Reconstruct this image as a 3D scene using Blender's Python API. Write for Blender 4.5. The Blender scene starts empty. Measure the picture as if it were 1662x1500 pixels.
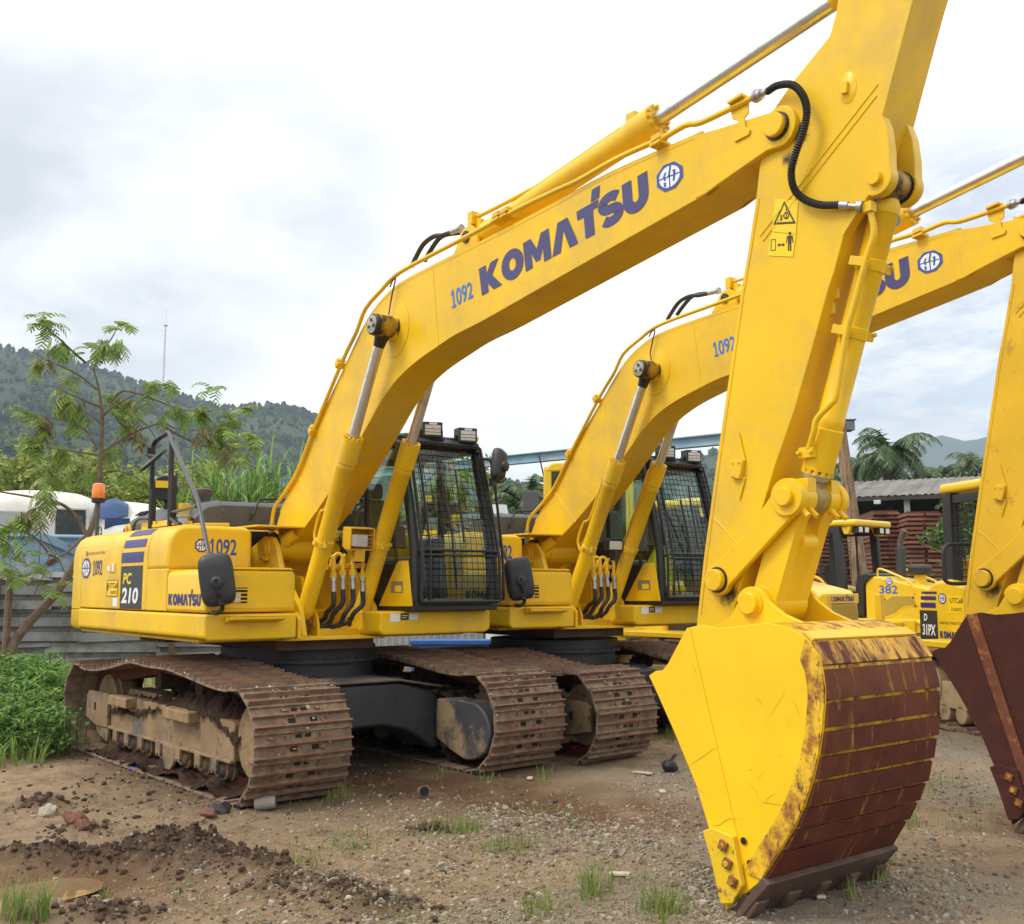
import bpy, bmesh, math, random
import numpy as np
from mathutils import Vector, Matrix, noise as mnoise
R = math.radians
rng = np.random.default_rng(7)
random.seed(7)
SC = bpy.context.scene
COL = SC.collection

# ------------------------------------------------------------------ camera
CAM_P = Vector((8.7653, -4.5325, 1.5042))
YAW, PITCH, FPX = 2.46609, 0.11972, 1695.23      # azimuth, tilt up, focal length for a 1662 px wide frame
cam_d = bpy.data.cameras.new('camera')
cam = bpy.data.objects.new('camera', cam_d); COL.objects.link(cam)
cam.location = CAM_P
cam.rotation_euler = (math.pi / 2 + PITCH, 0, YAW - math.pi / 2)
cam_d.sensor_width = 36; cam_d.lens = 36 * FPX / 1662
cam_d.clip_start = 0.05; cam_d.clip_end = 30000
SC.camera = cam
CF = Vector((math.cos(PITCH) * math.cos(YAW), math.cos(PITCH) * math.sin(YAW), math.sin(PITCH)))
CR = Vector((math.sin(YAW), -math.cos(YAW), 0)); CU = CR.cross(CF)

def at(u, v, ax, val):
    """where the line of sight through a photograph pixel meets the plane x, y or z = val"""
    w = CF * FPX + CR * (u - 831) - CU * (v - 750)
    return CAM_P + w * ((val - CAM_P[ax]) / w[ax])

def far(u, dist, z=0.0):
    """point at a horizontal distance along the bearing of image column u"""
    a = YAW - math.atan2(u - 831, FPX * math.cos(PITCH))
    return Vector((CAM_P.x + dist * math.cos(a), CAM_P.y + dist * math.sin(a), z))

def hgt(v, dist, u=831):
    """height of something seen at image row v (column u) at that horizontal distance"""
    f = FPX * math.cos(PITCH) - (750 - v) * math.sin(PITCH)
    return CAM_P.z + dist * (FPX * math.sin(PITCH) + (750 - v) * math.cos(PITCH)) / math.hypot(f, u - 831)

# ------------------------------------------------------------------ light
SUN_AZ, SUN_EL = R(250), R(52)       # direction towards the sun: behind the camera, to its left
world = bpy.data.worlds.new('World'); SC.world = world; world.use_nodes = True
def build_world():
    nt = world.node_tree; N = nt.nodes; L = nt.links; N.clear()
    out = N.new('ShaderNodeOutputWorld')
    sky = N.new('ShaderNodeTexSky'); sky.sky_type = 'NISHITA'; sky.sun_disc = False
    sky.sun_elevation = SUN_EL; sky.sun_rotation = math.pi / 2 - SUN_AZ
    b1 = N.new('ShaderNodeBackground'); b1.inputs[1].default_value = 0.13
    L.new(sky.outputs[0], b1.inputs[0])
    tc = N.new('ShaderNodeTexCoord')
    sep = N.new('ShaderNodeSeparateXYZ'); L.new(tc.outputs['Generated'], sep.inputs[0])
    def mth(op, a, b=None, clamp=False):
        n = N.new('ShaderNodeMath'); n.operation = op; n.use_clamp = clamp
        for i, q in enumerate((a, b)):
            if q is None: continue
            if hasattr(q, 'links'): L.new(q, n.inputs[i])
            else: n.inputs[i].default_value = q
        return n.outputs[0]
    zc = mth('ADD', mth('MAXIMUM', sep.outputs[2], 0.0), 0.16)
    cmb = N.new('ShaderNodeCombineXYZ')
    L.new(mth('DIVIDE', sep.outputs[0], zc), cmb.inputs[0]); L.new(mth('DIVIDE', sep.outputs[1], zc), cmb.inputs[1])
    def noise(scale, detail, rough, off):
        mp = N.new('ShaderNodeMapping'); mp.inputs['Location'].default_value = off
        L.new(cmb.outputs[0], mp.inputs[0])
        n = N.new('ShaderNodeTexNoise'); n.inputs['Scale'].default_value = scale
        n.inputs['Detail'].default_value = detail; n.inputs['Roughness'].default_value = rough
        L.new(mp.outputs[0], n.inputs[0]); return n.outputs[0]
    def mrange(x, a, b, c, d):
        n = N.new('ShaderNodeMapRange'); n.interpolation_type = 'SMOOTHSTEP'
        for i, q in enumerate((a, b, c, d)): n.inputs[i + 1].default_value = q
        L.new(x, n.inputs[0]); return n.outputs[0]
    def spot(u, v, ang, soft):          # a cloud bank lying in one direction
        d = (CF * FPX + CR * (u - 831) - CU * (v - 750)).normalized()
        vm = N.new('ShaderNodeVectorMath'); vm.operation = 'DOT_PRODUCT'
        L.new(tc.outputs['Generated'], vm.inputs[0]); vm.inputs[1].default_value = d
        return mrange(vm.outputs['Value'], math.cos(R(ang + soft)), math.cos(R(max(ang - soft, 0))), 0, 1)
    big = noise(0.55, 5, 0.5, (3.1, 1.7, 0)); mid = noise(1.5, 7, 0.55, (0.3, 5.2, 0)); fine = noise(3.4, 6, 0.6, (7.7, 2.2, 0))
    tone = mrange(mth('ADD', mth('MULTIPLY', big, 0.45), mth('ADD', mth('MULTIPLY', mid, 0.4), mth('MULTIPLY', fine, 0.15))), 0.40, 0.60, 0, 1)
    # grey undersides of two cloud banks
    bank = mth('MAXIMUM', mth('MULTIPLY', spot(150, 335, 7.5, 7), 1.0), mth('MULTIPLY', spot(430, 310, 5.5, 5.5), 0.75))
    bank = mth('MAXIMUM', bank, mth('MULTIPLY', spot(1560, 600, 7, 6), 0.75))
    grey = mth('MULTIPLY', bank, mth('ADD', mth('MULTIPLY', mrange(mid, 0.35, 0.62, 1.0, 0.2), 0.6), 0.45), clamp=True)
    ramp = N.new('ShaderNodeMix'); ramp.data_type = 'RGBA'
    ramp.inputs[6].default_value = (1.0, 1.005, 1.01, 1); ramp.inputs[7].default_value = (1.22, 1.22, 1.21, 1)
    L.new(tone, ramp.inputs[0])
    rg = N.new('ShaderNodeMix'); rg.data_type = 'RGBA'; rg.inputs[7].default_value = (0.50, 0.53, 0.57, 1)
    L.new(ramp.outputs[2], rg.inputs[6]); L.new(mth('MULTIPLY', grey, 0.95), rg.inputs[0])
    b2 = N.new('ShaderNodeBackground'); b2.inputs[1].default_value = CLOUD
    L.new(rg.outputs[2], b2.inputs[0])
    # gaps of blue low on the right
    gap = mth('MULTIPLY', spot(1600, 560, 9, 7), mrange(fine, 0.42, 0.60, 0.0, 0.5))
    mx = N.new('ShaderNodeMixShader'); L.new(mth('SUBTRACT', 1.0, gap), mx.inputs[0])
    L.new(b1.outputs[0], mx.inputs[1]); L.new(b2.outputs[0], mx.inputs[2])
    L.new(mx.outputs[0], out.inputs[0])
CLOUD = 1.12
build_world()
sun_d = bpy.data.lights.new('sun', 'SUN'); sun = bpy.data.objects.new('sun', sun_d); COL.objects.link(sun)
sun_d.energy = 1.9; sun_d.angle = R(20); sun_d.color = (1.0, 0.95, 0.86)
sdir = Vector((math.cos(SUN_EL) * math.cos(SUN_AZ), math.cos(SUN_EL) * math.sin(SUN_AZ), math.sin(SUN_EL)))
sun.rotation_euler = sdir.to_track_quat('Z', 'Y').to_euler(); sun.location = sdir * 50
SC.view_settings.view_transform = 'Standard'; SC.view_settings.look = 'None'
SC.view_settings.exposure = 0.36; SC.view_settings.gamma = 1.0; SC.view_settings.use_curve_mapping = False
SC.render.engine = 'CYCLES'
SC.cycles.max_bounces = 8; SC.cycles.transparent_max_bounces = 16; SC.cycles.volume_bounces = 0
SC.cycles.use_denoising = True

# ------------------------------------------------------------------ materials
MATS = {}
def mat(name, base, rough=0.5, metal=0.0, var=None, bump=None, dirt=None, dirt2=None, spec=0.5, coat=0.0, emit=None, rnd=0.0):
    """var=(scale, amount); bump=(scale, strength, distance); dirt=(colour, scale, low, high, roughness[, stretch xyz])"""
    if name in MATS: return MATS[name]
    m = bpy.data.materials.new(name); m.use_nodes = True; MATS[name] = m
    nt = m.node_tree; N = nt.nodes; L = nt.links; b = N['Principled BSDF']
    b.inputs['Roughness'].default_value = rough; b.inputs['Metallic'].default_value = metal
    b.inputs['Specular IOR Level'].default_value = spec; b.inputs['Coat Weight'].default_value = coat
    b.inputs['Coat Roughness'].default_value = 0.12
    b.inputs['Base Color'].default_value = (*base, 1)
    tc = N.new('ShaderNodeTexCoord'); src = tc.outputs['Object']
    def noise(scale, det=6, rgh=0.6, st=None, off=0):
        mp = N.new('ShaderNodeMapping'); mp.inputs['Location'].default_value = (off, off * .7, off * .3)
        if st: mp.inputs['Scale'].default_value = st
        L.new(src, mp.inputs[0])
        n = N.new('ShaderNodeTexNoise'); n.inputs['Scale'].default_value = scale
        n.inputs['Detail'].default_value = det; n.inputs['Roughness'].default_value = rgh
        L.new(mp.outputs[0], n.inputs[0]); return n.outputs[0]
    def mr(x, a, b_, c, d):
        n = N.new('ShaderNodeMapRange')
        for i, q in enumerate((a, b_, c, d)): n.inputs[i + 1].default_value = q
        L.new(x, n.inputs[0]); return n.outputs[0]
    col = None
    if var or rnd:
        hsv = N.new('ShaderNodeHueSaturation'); hsv.inputs['Color'].default_value = (*base, 1)
        val = None
        if var: val = mr(noise(var[0]), 0.3, 0.7, 1 - var[1], 1 + var[1])
        if rnd:
            oi = N.new('ShaderNodeObjectInfo'); rv = mr(oi.outputs['Random'], 0, 1, 1 - rnd, 1 + rnd)
            if val is None: val = rv
            else:
                mm = N.new('ShaderNodeMath'); mm.operation = 'MULTIPLY'; L.new(val, mm.inputs[0]); L.new(rv, mm.inputs[1]); val = mm.outputs[0]
        L.new(val, hsv.inputs['Value']); col = hsv.outputs[0]
    rsock = None
    for k, d in enumerate([q for q in (dirt, dirt2) if q]):
        f = mr(noise(d[1], 9, 0.68, d[5] if len(d) > 5 else None, 3.3 + 5 * k), d[2], d[3], 0, 1)
        mx = N.new('ShaderNodeMix'); mx.data_type = 'RGBA'; mx.inputs[7].default_value = (*d[0], 1)
        if col is not None: L.new(col, mx.inputs[6])
        else: mx.inputs[6].default_value = (*base, 1)
        L.new(f, mx.inputs[0]); col = mx.outputs[2]
        mr2 = N.new('ShaderNodeMix'); mr2.inputs[3].default_value = d[4]
        if rsock is None: mr2.inputs[2].default_value = rough
        else: L.new(rsock, mr2.inputs[2])
        L.new(f, mr2.inputs[0]); rsock = mr2.outputs[0]
    if col is not None: L.new(col, b.inputs['Base Color'])
    if rsock is not None: L.new(rsock, b.inputs['Roughness'])
    if bump:
        bp = N.new('ShaderNodeBump'); bp.inputs['Strength'].default_value = bump[1]; bp.inputs['Distance'].default_value = bump[2]
        L.new(noise(bump[0], 8), bp.inputs['Height']); L.new(bp.outputs[0], b.inputs['Normal'])
    if emit:
        b.inputs['Emission Color'].default_value = (*emit[0], 1); b.inputs['Emission Strength'].default_value = emit[1]
    return m

RUST = (0.092, 0.020, 0.011); RUSTY = (0.23, 0.085, 0.03); MUD = (0.19, 0.115, 0.065); DMUD = (0.055, 0.032, 0.021)
YEL = (0.82, 0.505, 0.007)
yellow = mat('yellow_paint', YEL, 0.34, var=(1.3, 0.08), dirt=((0.57, 0.375, 0.07), 1.6, 0.47, 0.76, 0.6), dirt2=((0.30, 0.15, 0.02), 30, 0.70, 0.76, 0.6), bump=(14, 0.05, 0.01), spec=0.38)
yellow2 = mat('weathered_yellow_paint', (0.74, 0.45, 0.012), 0.45, var=(2.6, 0.10), dirt=((0.40, 0.19, 0.02), 7, 0.58, 0.74, 0.6), dirt2=(RUST, 26, 0.66, 0.72, 0.8), bump=(14, 0.06, 0.01))
scratched = mat('scratched_yellow_paint', (0.84, 0.52, 0.006), 0.40, spec=0.38, var=(2.5, 0.06), dirt=((0.62, 0.34, 0.010), 4, 0.58, 0.80, 0.6), dirt2=((0.16, 0.04, 0.008), 42, 0.685, 0.71, 0.8, (1, 1, 0.7)), bump=(30, 0.06, 0.01))
worn = mat('worn_yellow_rust_edge', (0.74, 0.44, 0.012), 0.5, var=(5, 0.1), dirt=((0.30, 0.12, 0.012), 10, 0.46, 0.60, 0.7), dirt2=((0.13, 0.035, 0.012), 22, 0.55, 0.64, 0.8, (2.5, 1, 0.7)), bump=(30, 0.1, 0.01))
rust = mat('rusted_steel', RUST, 0.72, var=(6, 0.28), dirt=((0.15, 0.045, 0.015), 4.5, 0.52, 0.70, 0.75, (1, 0.35, 0.35)), dirt2=((0.40, 0.19, 0.02), 6, 0.585, 0.70, 0.6, (.6, 3.2, 0.5)), bump=(60, 0.15, 0.006), spec=0.3)
rust_scr = mat('rust_over_yellow_steel', (0.62, 0.33, 0.03), 0.6, var=(5, 0.2), dirt=(RUST, 4.0, 0.44, 0.56, 0.8, (1, 2.2, 0.5)), dirt2=(RUST, 20, 0.56, 0.62, 0.8, (1, 4, 0.6)), bump=(60, 0.12, 0.006))
rust_plain = mat('dull_brown_rust', (0.070, 0.020, 0.014), 0.75, var=(7, 0.22), dirt=((0.13, 0.040, 0.018), 6, 0.58, 0.74, 0.8), bump=(90, 0.15, 0.004), spec=0.3)
rust_ridge = mat('rust_worn_ridge', (0.16, 0.05, 0.022), 0.75, var=(10, 0.3), dirt=((0.40, 0.16, 0.03), 12, 0.52, 0.62, 0.7), bump=(60, 0.15, 0.006))
shoe_m = mat('track_shoe_steel', (0.165, 0.108, 0.075), 0.75, var=(5, 0.22), dirt=((0.29, 0.215, 0.145), 6, 0.44, 0.62, 0.9), dirt2=((0.40, 0.33, 0.25), 46, 0.64, 0.70, 0.9), bump=(70, 0.3, 0.008), spec=0.25, rnd=0.16)
grouser_m = mat('worn_grouser_edge', (0.20, 0.085, 0.048), 0.55, var=(9, 0.3), dirt=((0.26, 0.17, 0.10), 11, 0.50, 0.64, 0.8), bump=(70, 0.2, 0.006), rnd=0.2)
hole_m = mat('dark_recess', (0.012, 0.010, 0.009), 0.9)
dirtsteel = mat('muddy_frame_steel', (0.27, 0.185, 0.105), 0.85, var=(4, 0.2), dirt=((0.115, 0.105, 0.098), 3.0, 0.50, 0.63, 0.8, (1, 1, 0.7)), dirt2=((0.12, 0.066, 0.034), 9, 0.58, 0.66, 0.95), bump=(40, 0.3, 0.01), spec=0.2)
mudm = mat('dark_caked_mud', DMUD, 0.95, var=(9, 0.4), bump=(30, 0.8, 0.03), spec=0.15)
mudlight = mat('dry_caked_mud', (0.30, 0.205, 0.115), 0.95, var=(9, 0.25), dirt=((0.16, 0.09, 0.05), 8, 0.55, 0.7, 0.95), bump=(35, 0.6, 0.02), spec=0.15)
blackframe = mat('black_frame_steel', (0.032, 0.033, 0.038), 0.55, var=(5, 0.3), dirt=((0.13, 0.085, 0.055), 5, 0.60, 0.80, 0.85), bump=(40, 0.1, 0.006))
blackp = mat('black_paint', (0.016, 0.016, 0.018), 0.38, var=(4, 0.2), dirt=((0.07, 0.06, 0.055), 4, 0.6, 0.9, 0.6))
greyp = mat('dark_grey_plastic', (0.075, 0.077, 0.086), 0.48, var=(3, 0.12), dirt=((0.13, 0.12, 0.11), 5, 0.6, 0.9, 0.7), bump=(90, 0.04, 0.003))
rubber = mat('black_rubber', (0.018, 0.018, 0.020), 0.55, var=(9, 0.2), dirt=((0.09, 0.08, 0.07), 7, 0.6, 0.8, 0.8))
chrome = mat('chrome_rod', (0.72, 0.71, 0.70), 0.30, metal=1.0, dirt=((0.30, 0.27, 0.24), 5, 0.55, 0.8, 0.4))
steelg = mat('galvanised_fitting', (0.42, 0.42, 0.43), 0.38, metal=0.8, var=(9, 0.15))
grease = mat('dark_grease', (0.022, 0.016, 0.010), 0.35, var=(12, 0.4), bump=(50, 0.5, 0.01))
blue_l = mat('navy_letter_film', (0.052, 0.046, 0.155), 0.42)
blue_d = mat('deep_blue_stripe_film', (0.028, 0.022, 0.16), 0.36)
blue_n = mat('bright_blue_number_film', (0.012, 0.16, 0.60), 0.45)
blue_e = mat('emblem_blue_film', (0.028, 0.075, 0.33), 0.42)
white_e = mat('white_film', (0.78, 0.79, 0.80), 0.45)
black_l = mat('black_label_film', (0.030, 0.032, 0.034), 0.42)
label_y = mat('label_yellow_film', (0.86, 0.60, 0.004), 0.4)
brown_l = mat('brown_print', (0.13, 0.055, 0.012), 0.5)
lens_m = mat('lamp_lens', (0.62, 0.60, 0.55), 0.15, var=(60, 0.2), coat=0.6)
orange_m = mat('orange_beacon_plastic', (0.85, 0.22, 0.010), 0.22, coat=0.5)
seat_y = mat('yellow_seat_cover', (0.62, 0.56, 0.035), 0.55, var=(8, 0.15), bump=(20, 0.3, 0.02))
vest_y = mat('high_visibility_vest', (0.75, 0.72, 0.02), 0.7, bump=(20, 0.4, 0.02))

def glass_mat(name, tint, refl=0.10, haze=0.10):
    if name in MATS: return MATS[name]
    m = bpy.data.materials.new(name); m.use_nodes = True; MATS[name] = m
    nt = m.node_tree; N = nt.nodes; L = nt.links; N.clear()
    out = N.new('ShaderNodeOutputMaterial')
    tr = N.new('ShaderNodeBsdfTransparent'); tr.inputs[0].default_value = (*tint, 1)
    gl = N.new('ShaderNodeBsdfGlossy'); gl.inputs['Roughness'].default_value = 0.03
    df = N.new('ShaderNodeBsdfDiffuse'); df.inputs[0].default_value = (0.35, 0.33, 0.30, 1)
    lw_ = N.new('ShaderNodeLayerWeight'); pw = N.new('ShaderNodeMath'); pw.operation = 'POWER'; L.new(lw_.outputs['Facing'], pw.inputs[0]); pw.inputs[1].default_value = 4.0
    m1 = N.new('ShaderNodeMixShader'); m1.inputs[0].default_value = haze
    L.new(tr.outputs[0], m1.inputs[1]); L.new(df.outputs[0], m1.inputs[2])
    ad = N.new('ShaderNodeMath'); ad.operation = 'ADD'; ad.use_clamp = True; L.new(pw.outputs[0], ad.inputs[0]); ad.inputs[1].default_value = refl
    m2 = N.new('ShaderNodeMixShader'); L.new(ad.outputs[0], m2.inputs[0]); L.new(m1.outputs[0], m2.inputs[1]); L.new(gl.outputs[0], m2.inputs[2])
    L.new(m2.outputs[0], out.inputs[0]); return m
glass = glass_mat('green_tinted_cab_glass', (0.88, 0.96, 0.92), 0.05, 0.01)

# ------------------------------------------------------------------ mesh helpers
class MB:
    def __init__(s): s.v = []; s.f = []; s.m = []
    def add(s, vs, fs, mi=0):
        o = len(s.v); s.v += [tuple(p) for p in vs]
        for f in fs: s.f.append([i + o for i in f]); s.m.append(mi)
        return s
    def box(s, c, size, rot=None, mi=0):
        hx, hy, hz = (q / 2 for q in size); c = Vector(c)
        vs = [Vector((x, y, z)) for x in (-hx, hx) for y in (-hy, hy) for z in (-hz, hz)]
        if rot is not None: vs = [rot @ p for p in vs]
        return s.add([p + c for p in vs], [(0, 1, 3, 2), (4, 6, 7, 5), (0, 4, 5, 1), (2, 3, 7, 6), (0, 2, 6, 4), (1, 5, 7, 3)], mi)
    def bb(s, a, b, mi=0):
        return s.box([(a[i] + b[i]) / 2 for i in range(3)], [abs(b[i] - a[i]) for i in range(3)], None, mi)
    def prism(s, poly, a0, a1, axis='y', mi=0):
        """poly in the two other axes (x,z for y; x,y for z; y,z for x), extruded from a0 to a1; a0, a1 may be functions of the point"""
        def P(p, a):
            a = a(p) if callable(a) else a
            return {'y': (p[0], a, p[1]), 'z': (p[0], p[1], a), 'x': (a, p[0], p[1])}[axis]
        n = len(poly)
        return s.add([P(p, a0) for p in poly] + [P(p, a1) for p in poly],
                     [list(range(n)), list(range(2 * n - 1, n - 1, -1))] + [(i, i + n, (i + 1) % n + n, (i + 1) % n) for i in range(n)], mi)
    def tube(s, path, r, n=8, mi=0, caps=True, flat=None):
        path = [Vector(p) for p in path]; k = len(path); rings = []
        up = None
        for i, p in enumerate(path):
            t = (path[min(i + 1, k - 1)] - path[max(i - 1, 0)]).normalized()
            if up is None:
                up = Vector((0, 0, 1)) if abs(t.z) < 0.9 else Vector((1, 0, 0))
            a = t.cross(up).normalized(); b = a.cross(t).normalized(); up = b
            rr = r[i] if isinstance(r, (list, tuple)) else r
            fb = flat or 1.0
            rings.append([p + a * (math.cos(2 * math.pi * j / n) * rr) + b * (math.sin(2 * math.pi * j / n) * rr * fb) for j in range(n)])
        vs = [q for ring in rings for q in ring]
        fs = [(i * n + j, i * n + (j + 1) % n, (i + 1) * n + (j + 1) % n, (i + 1) * n + j) for i in range(k - 1) for j in range(n)]
        if caps: fs += [list(range(n))[::-1], [(k - 1) * n + j for j in range(n)]]
        return s.add(vs, fs, mi)
    def cyl(s, a, b, r, r2=None, n=16, mi=0, caps=True):
        return s.tube([a, b], [r, r if r2 is None else r2], n, mi, caps)
    def steps(s, a, b, prof, n=16, mi=0):
        """a turned part along a-b: prof = [(fraction, radius)...]"""
        a = Vector(a); b = Vector(b)
        return s.tube_on([(a.lerp(b, t), r) for t, r in prof], (b - a).normalized(), n, mi)
    def tube_on(s, pr, t, n, mi):
        up = Vector((0, 0, 1)) if abs(t.z) < 0.9 else Vector((1, 0, 0))
        a = t.cross(up).normalized(); b = a.cross(t).normalized(); k = len(pr)
        vs = [p + a * (math.cos(2 * math.pi * j / n) * r) + b * (math.sin(2 * math.pi * j / n) * r) for p, r in pr for j in range(n)]
        fs = [(i * n + j, i * n + (j + 1) % n, (i + 1) * n + (j + 1) % n, (i + 1) * n + j) for i in range(k - 1) for j in range(n)]
        fs += [list(range(n))[::-1], [(k - 1) * n + j for j in range(n)]]
        return s.add(vs, fs, mi)
    def ball(s, c, r, nu=10, nv=6, mi=0, sc=(1, 1, 1)):
        c = Vector(c); vs = []; fs = []
        for i in range(nv + 1):
            th = math.pi * i / nv
            for j in range(nu):
                ph = 2 * math.pi * j / nu
                vs.append(c + Vector((r * sc[0] * math.sin(th) * math.cos(ph), r * sc[1] * math.sin(th) * math.sin(ph), r * sc[2] * math.cos(th))))
        for i in range(nv):
            for j in range(nu):
                fs.append((i * nu + j, (i + 1) * nu + j, (i + 1) * nu + (j + 1) % nu, i * nu + (j + 1) % nu))
        return s.add(vs, fs, mi)
    def grid(s, rows, mi=0):
        n = len(rows[0]); vs = [p for r in rows for p in r]
        return s.add(vs, [(i * n + j, i * n + j + 1, (i + 1) * n + j + 1, (i + 1) * n + j) for i in range(len(rows) - 1) for j in range(n - 1)], mi)
    def xform(s, M):
        s.v = [tuple(M @ Vector(p)) for p in s.v]; return s
    def mesh(s, name, mats, smooth=38, recalc=True):
        me = bpy.data.meshes.new(name); me.from_pydata(s.v, [], s.f)
        mats = mats if isinstance(mats, (list, tuple)) else [mats]
        for m in mats: me.materials.append(m)
        if len(mats) > 1: me.polygons.foreach_set('material_index', s.m)
        if recalc:
            bm = bmesh.new(); bm.from_mesh(me)
            bmesh.ops.remove_doubles(bm, verts=bm.verts, dist=1e-6)
            bmesh.ops.recalc_face_normals(bm, faces=bm.faces); bm.to_mesh(me); bm.free()
        if smooth:
            me.polygons.foreach_set('use_smooth', [True] * len(me.polygons))
            me.set_sharp_from_angle(angle=R(smooth))
        me.update(); return me
    def build(s, name, mats, parent=None, bevel=0, seg=2, smooth=38, recalc=True, label=None):
        o = bpy.data.objects.new(name, s.mesh(name, mats, smooth, recalc)); COL.objects.link(o)
        if parent is not None: o.parent = parent
        if bevel:
            b = o.modifiers.new('bevel', 'BEVEL'); b.width = bevel; b.segments = seg; b.limit_method = 'ANGLE'; b.angle_limit = R(35)
            b.harden_normals = True
        if label: o['label'] = label
        return o

def tag(o, label=None, cat=None, group=None, kind=None):
    if label: o['label'] = label
    if cat: o['category'] = cat
    if group: o['group'] = group
    if kind: o['kind'] = kind
    return o
def empty(name, loc=(0, 0, 0), rz=0.0):
    o = bpy.data.objects.new(name, None); COL.objects.link(o); o.location = loc; o.rotation_euler = (0, 0, rz)
    o.empty_display_size = 0.3; return o
def inst(o, parent, M=None):
    c = o.copy(); COL.objects.link(c); c.parent = parent
    if M is not None: c.matrix_local = M
    return c
def copy_tree(o, parent=None):
    c = o.copy(); COL.objects.link(c)
    if parent is not None:
        c.parent = parent; c.matrix_parent_inverse = o.matrix_parent_inverse.copy(); c.matrix_local = o.matrix_local.copy()
    for ch in list(o.children): copy_tree(ch, c)
    return c
def catmull(pts, k=6, closed=False):
    pts = [Vector(p) for p in pts]; n = len(pts); out = []
    rngi = range(n if closed else n - 1)
    for i in rngi:
        p0 = pts[(i - 1) % n] if (closed or i > 0) else pts[i] * 2 - pts[i + 1]
        p1 = pts[i]; p2 = pts[(i + 1) % n]
        p3 = pts[(i + 2) % n] if (closed or i + 2 < n) else p2 * 2 - p1
        for j in range(k):
            t = j / k
            out.append(0.5 * ((2 * p1) + (p2 - p0) * t + (2 * p0 - 5 * p1 + 4 * p2 - p3) * t * t + (3 * p1 - p0 - 3 * p2 + p3) * t ** 3))
    if not closed: out.append(pts[-1])
    return out

# flat print: outlines in a unit box laid on four corners (bottom left, bottom right, top right, top left)
def arc(cx, cy, rx, ry, a0, a1, n=10):
    return [(cx + rx * math.cos(R(a0 + (a1 - a0) * i / n)), cy + ry * math.sin(R(a0 + (a1 - a0) * i / n))) for i in range(n + 1)]
def ring_shape(outer, inner):
    n = len(outer); return outer + inner, [(i, (i + 1) % n, n + (i + 1) % n, n + i) for i in range(n)]
def poly_shape(p): return p, [tuple(range(len(p)))]
def s_shape(w=0.90, t=0.28):
    rv = (1.04 - t) / 4; rx = w / 2 - t / 2
    pts = arc(w / 2, .5 + rv, rx, rv, 28, 270, 20) + arc(w / 2, .5 - rv, rx, rv, 90, -152, 20)[1:]
    L_, R_ = [], []
    for i, p in enumerate(pts):
        a = pts[max(i - 1, 0)]; b = pts[min(i + 1, len(pts) - 1)]
        d = Vector((b[0] - a[0], b[1] - a[1])).normalized(); nx, ny = -d.y, d.x; q = t / 2 * (1 + .22 * abs(nx))
        L_.append((p[0] + nx * q, p[1] + ny * q)); R_.append((p[0] - nx * q, p[1] - ny * q))
    n = len(pts); return L_ + R_, [(i, i + 1, n + i + 1, n + i) for i in range(n - 1)]
def big_word():
    c = [(poly_shape([(0, 0), (.36, 0), (.36, .33), (.62, 0), (1.06, 0), (.62, .53), (1.02, 1), (.62, 1), (.36, .68), (.36, 1), (0, 1)]), 1.06),
         (ring_shape(arc(.54, .5, .54, .53, 0, 360 - 15, 23), arc(.54, .5, .17, .22, 0, 360 - 15, 23)), 1.08),
         (poly_shape([(0, 0), (0, 1), (.36, 1), (.60, .56), (.84, 1), (1.20, 1), (1.20, 0), (.87, 0), (.87, .50), (.70, .14), (.50, .14), (.33, .50), (.33, 0)]), 1.20),
         (poly_shape([(0, 0), (.35, 1), (.79, 1), (1.14, 0), (.77, 0), (.57, .66), (.37, 0)]), 1.14)]
    t = [(0, 1), (0, .71), (.27, .71), (.27, 0), (.65, 0), (.65, .71), (.67, .71), (.67, 1)]
    tv, tf = poly_shape(t); q = [(.60, 1.04), (.94, 1.04), (1.01, 1.40), (.69, 1.40)]
    tf = tf + [tuple(i + len(tv) for i in range(4))]; q2 = [(.67, .78), (.84, .78), (.91, 1.0), (.67, 1.0)]
    tf = tf + [tuple(i + len(tv) + 4 for i in range(4))]
    c += [((tv + q + q2, tf), .84), (s_shape(.92, .28), .90),
          (poly_shape([(0, 1), (0, .40)] + arc(.48, .40, .48, .43, 180, 360, 12)[1:] + [(.96, 1), (.60, 1), (.60, .42)] + arc(.48, .42, .12, .14, 360, 180, 8)[1:] + [(.36, 1)]), .96)]
    x = 0; V = []; Fc = []
    for (vs, fs), w in c:
        o = len(V); V += [(p[0] + x, p[1]) for p in vs]; Fc += [tuple(i + o for i in f) for f in fs]; x += w + .045
    W = x - .045
    return [(p[0] / W, p[1]) for p in V], Fc
def text_shape(txt, bold=0.0, shear=0.0):
    cu = bpy.data.curves.new('t', 'FONT'); cu.body = txt; cu.offset = bold; cu.shear = shear; cu.resolution_u = 3; cu.fill_mode = 'BOTH'
    o = bpy.data.objects.new('t', cu); COL.objects.link(o)
    bpy.context.view_layer.update()
    me = bpy.data.meshes.new_from_object(o.evaluated_get(bpy.context.evaluated_depsgraph_get()))
    V = [(v.co.x, v.co.y) for v in me.vertices]; Fc = [tuple(p.vertices) for p in me.polygons]
    bpy.data.objects.remove(o); bpy.data.curves.remove(cu); bpy.data.meshes.remove(me)
    x0 = min(p[0] for p in V); x1 = max(p[0] for p in V); y0 = min(p[1] for p in V); y1 = max(p[1] for p in V)
    return [((p[0] - x0) / (x1 - x0), (p[1] - y0) / (y1 - y0)) for p in V], Fc
RECT = ([(0, 0), (1, 0), (1, 1), (0, 1)], [(0, 1, 2, 3)])
def quad_map(c):
    c = [Vector(q) for q in c]
    return lambda p: c[0] * (1 - p[0]) * (1 - p[1]) + c[1] * p[0] * (1 - p[1]) + c[2] * p[0] * p[1] + c[3] * (1 - p[0]) * p[1]
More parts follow.
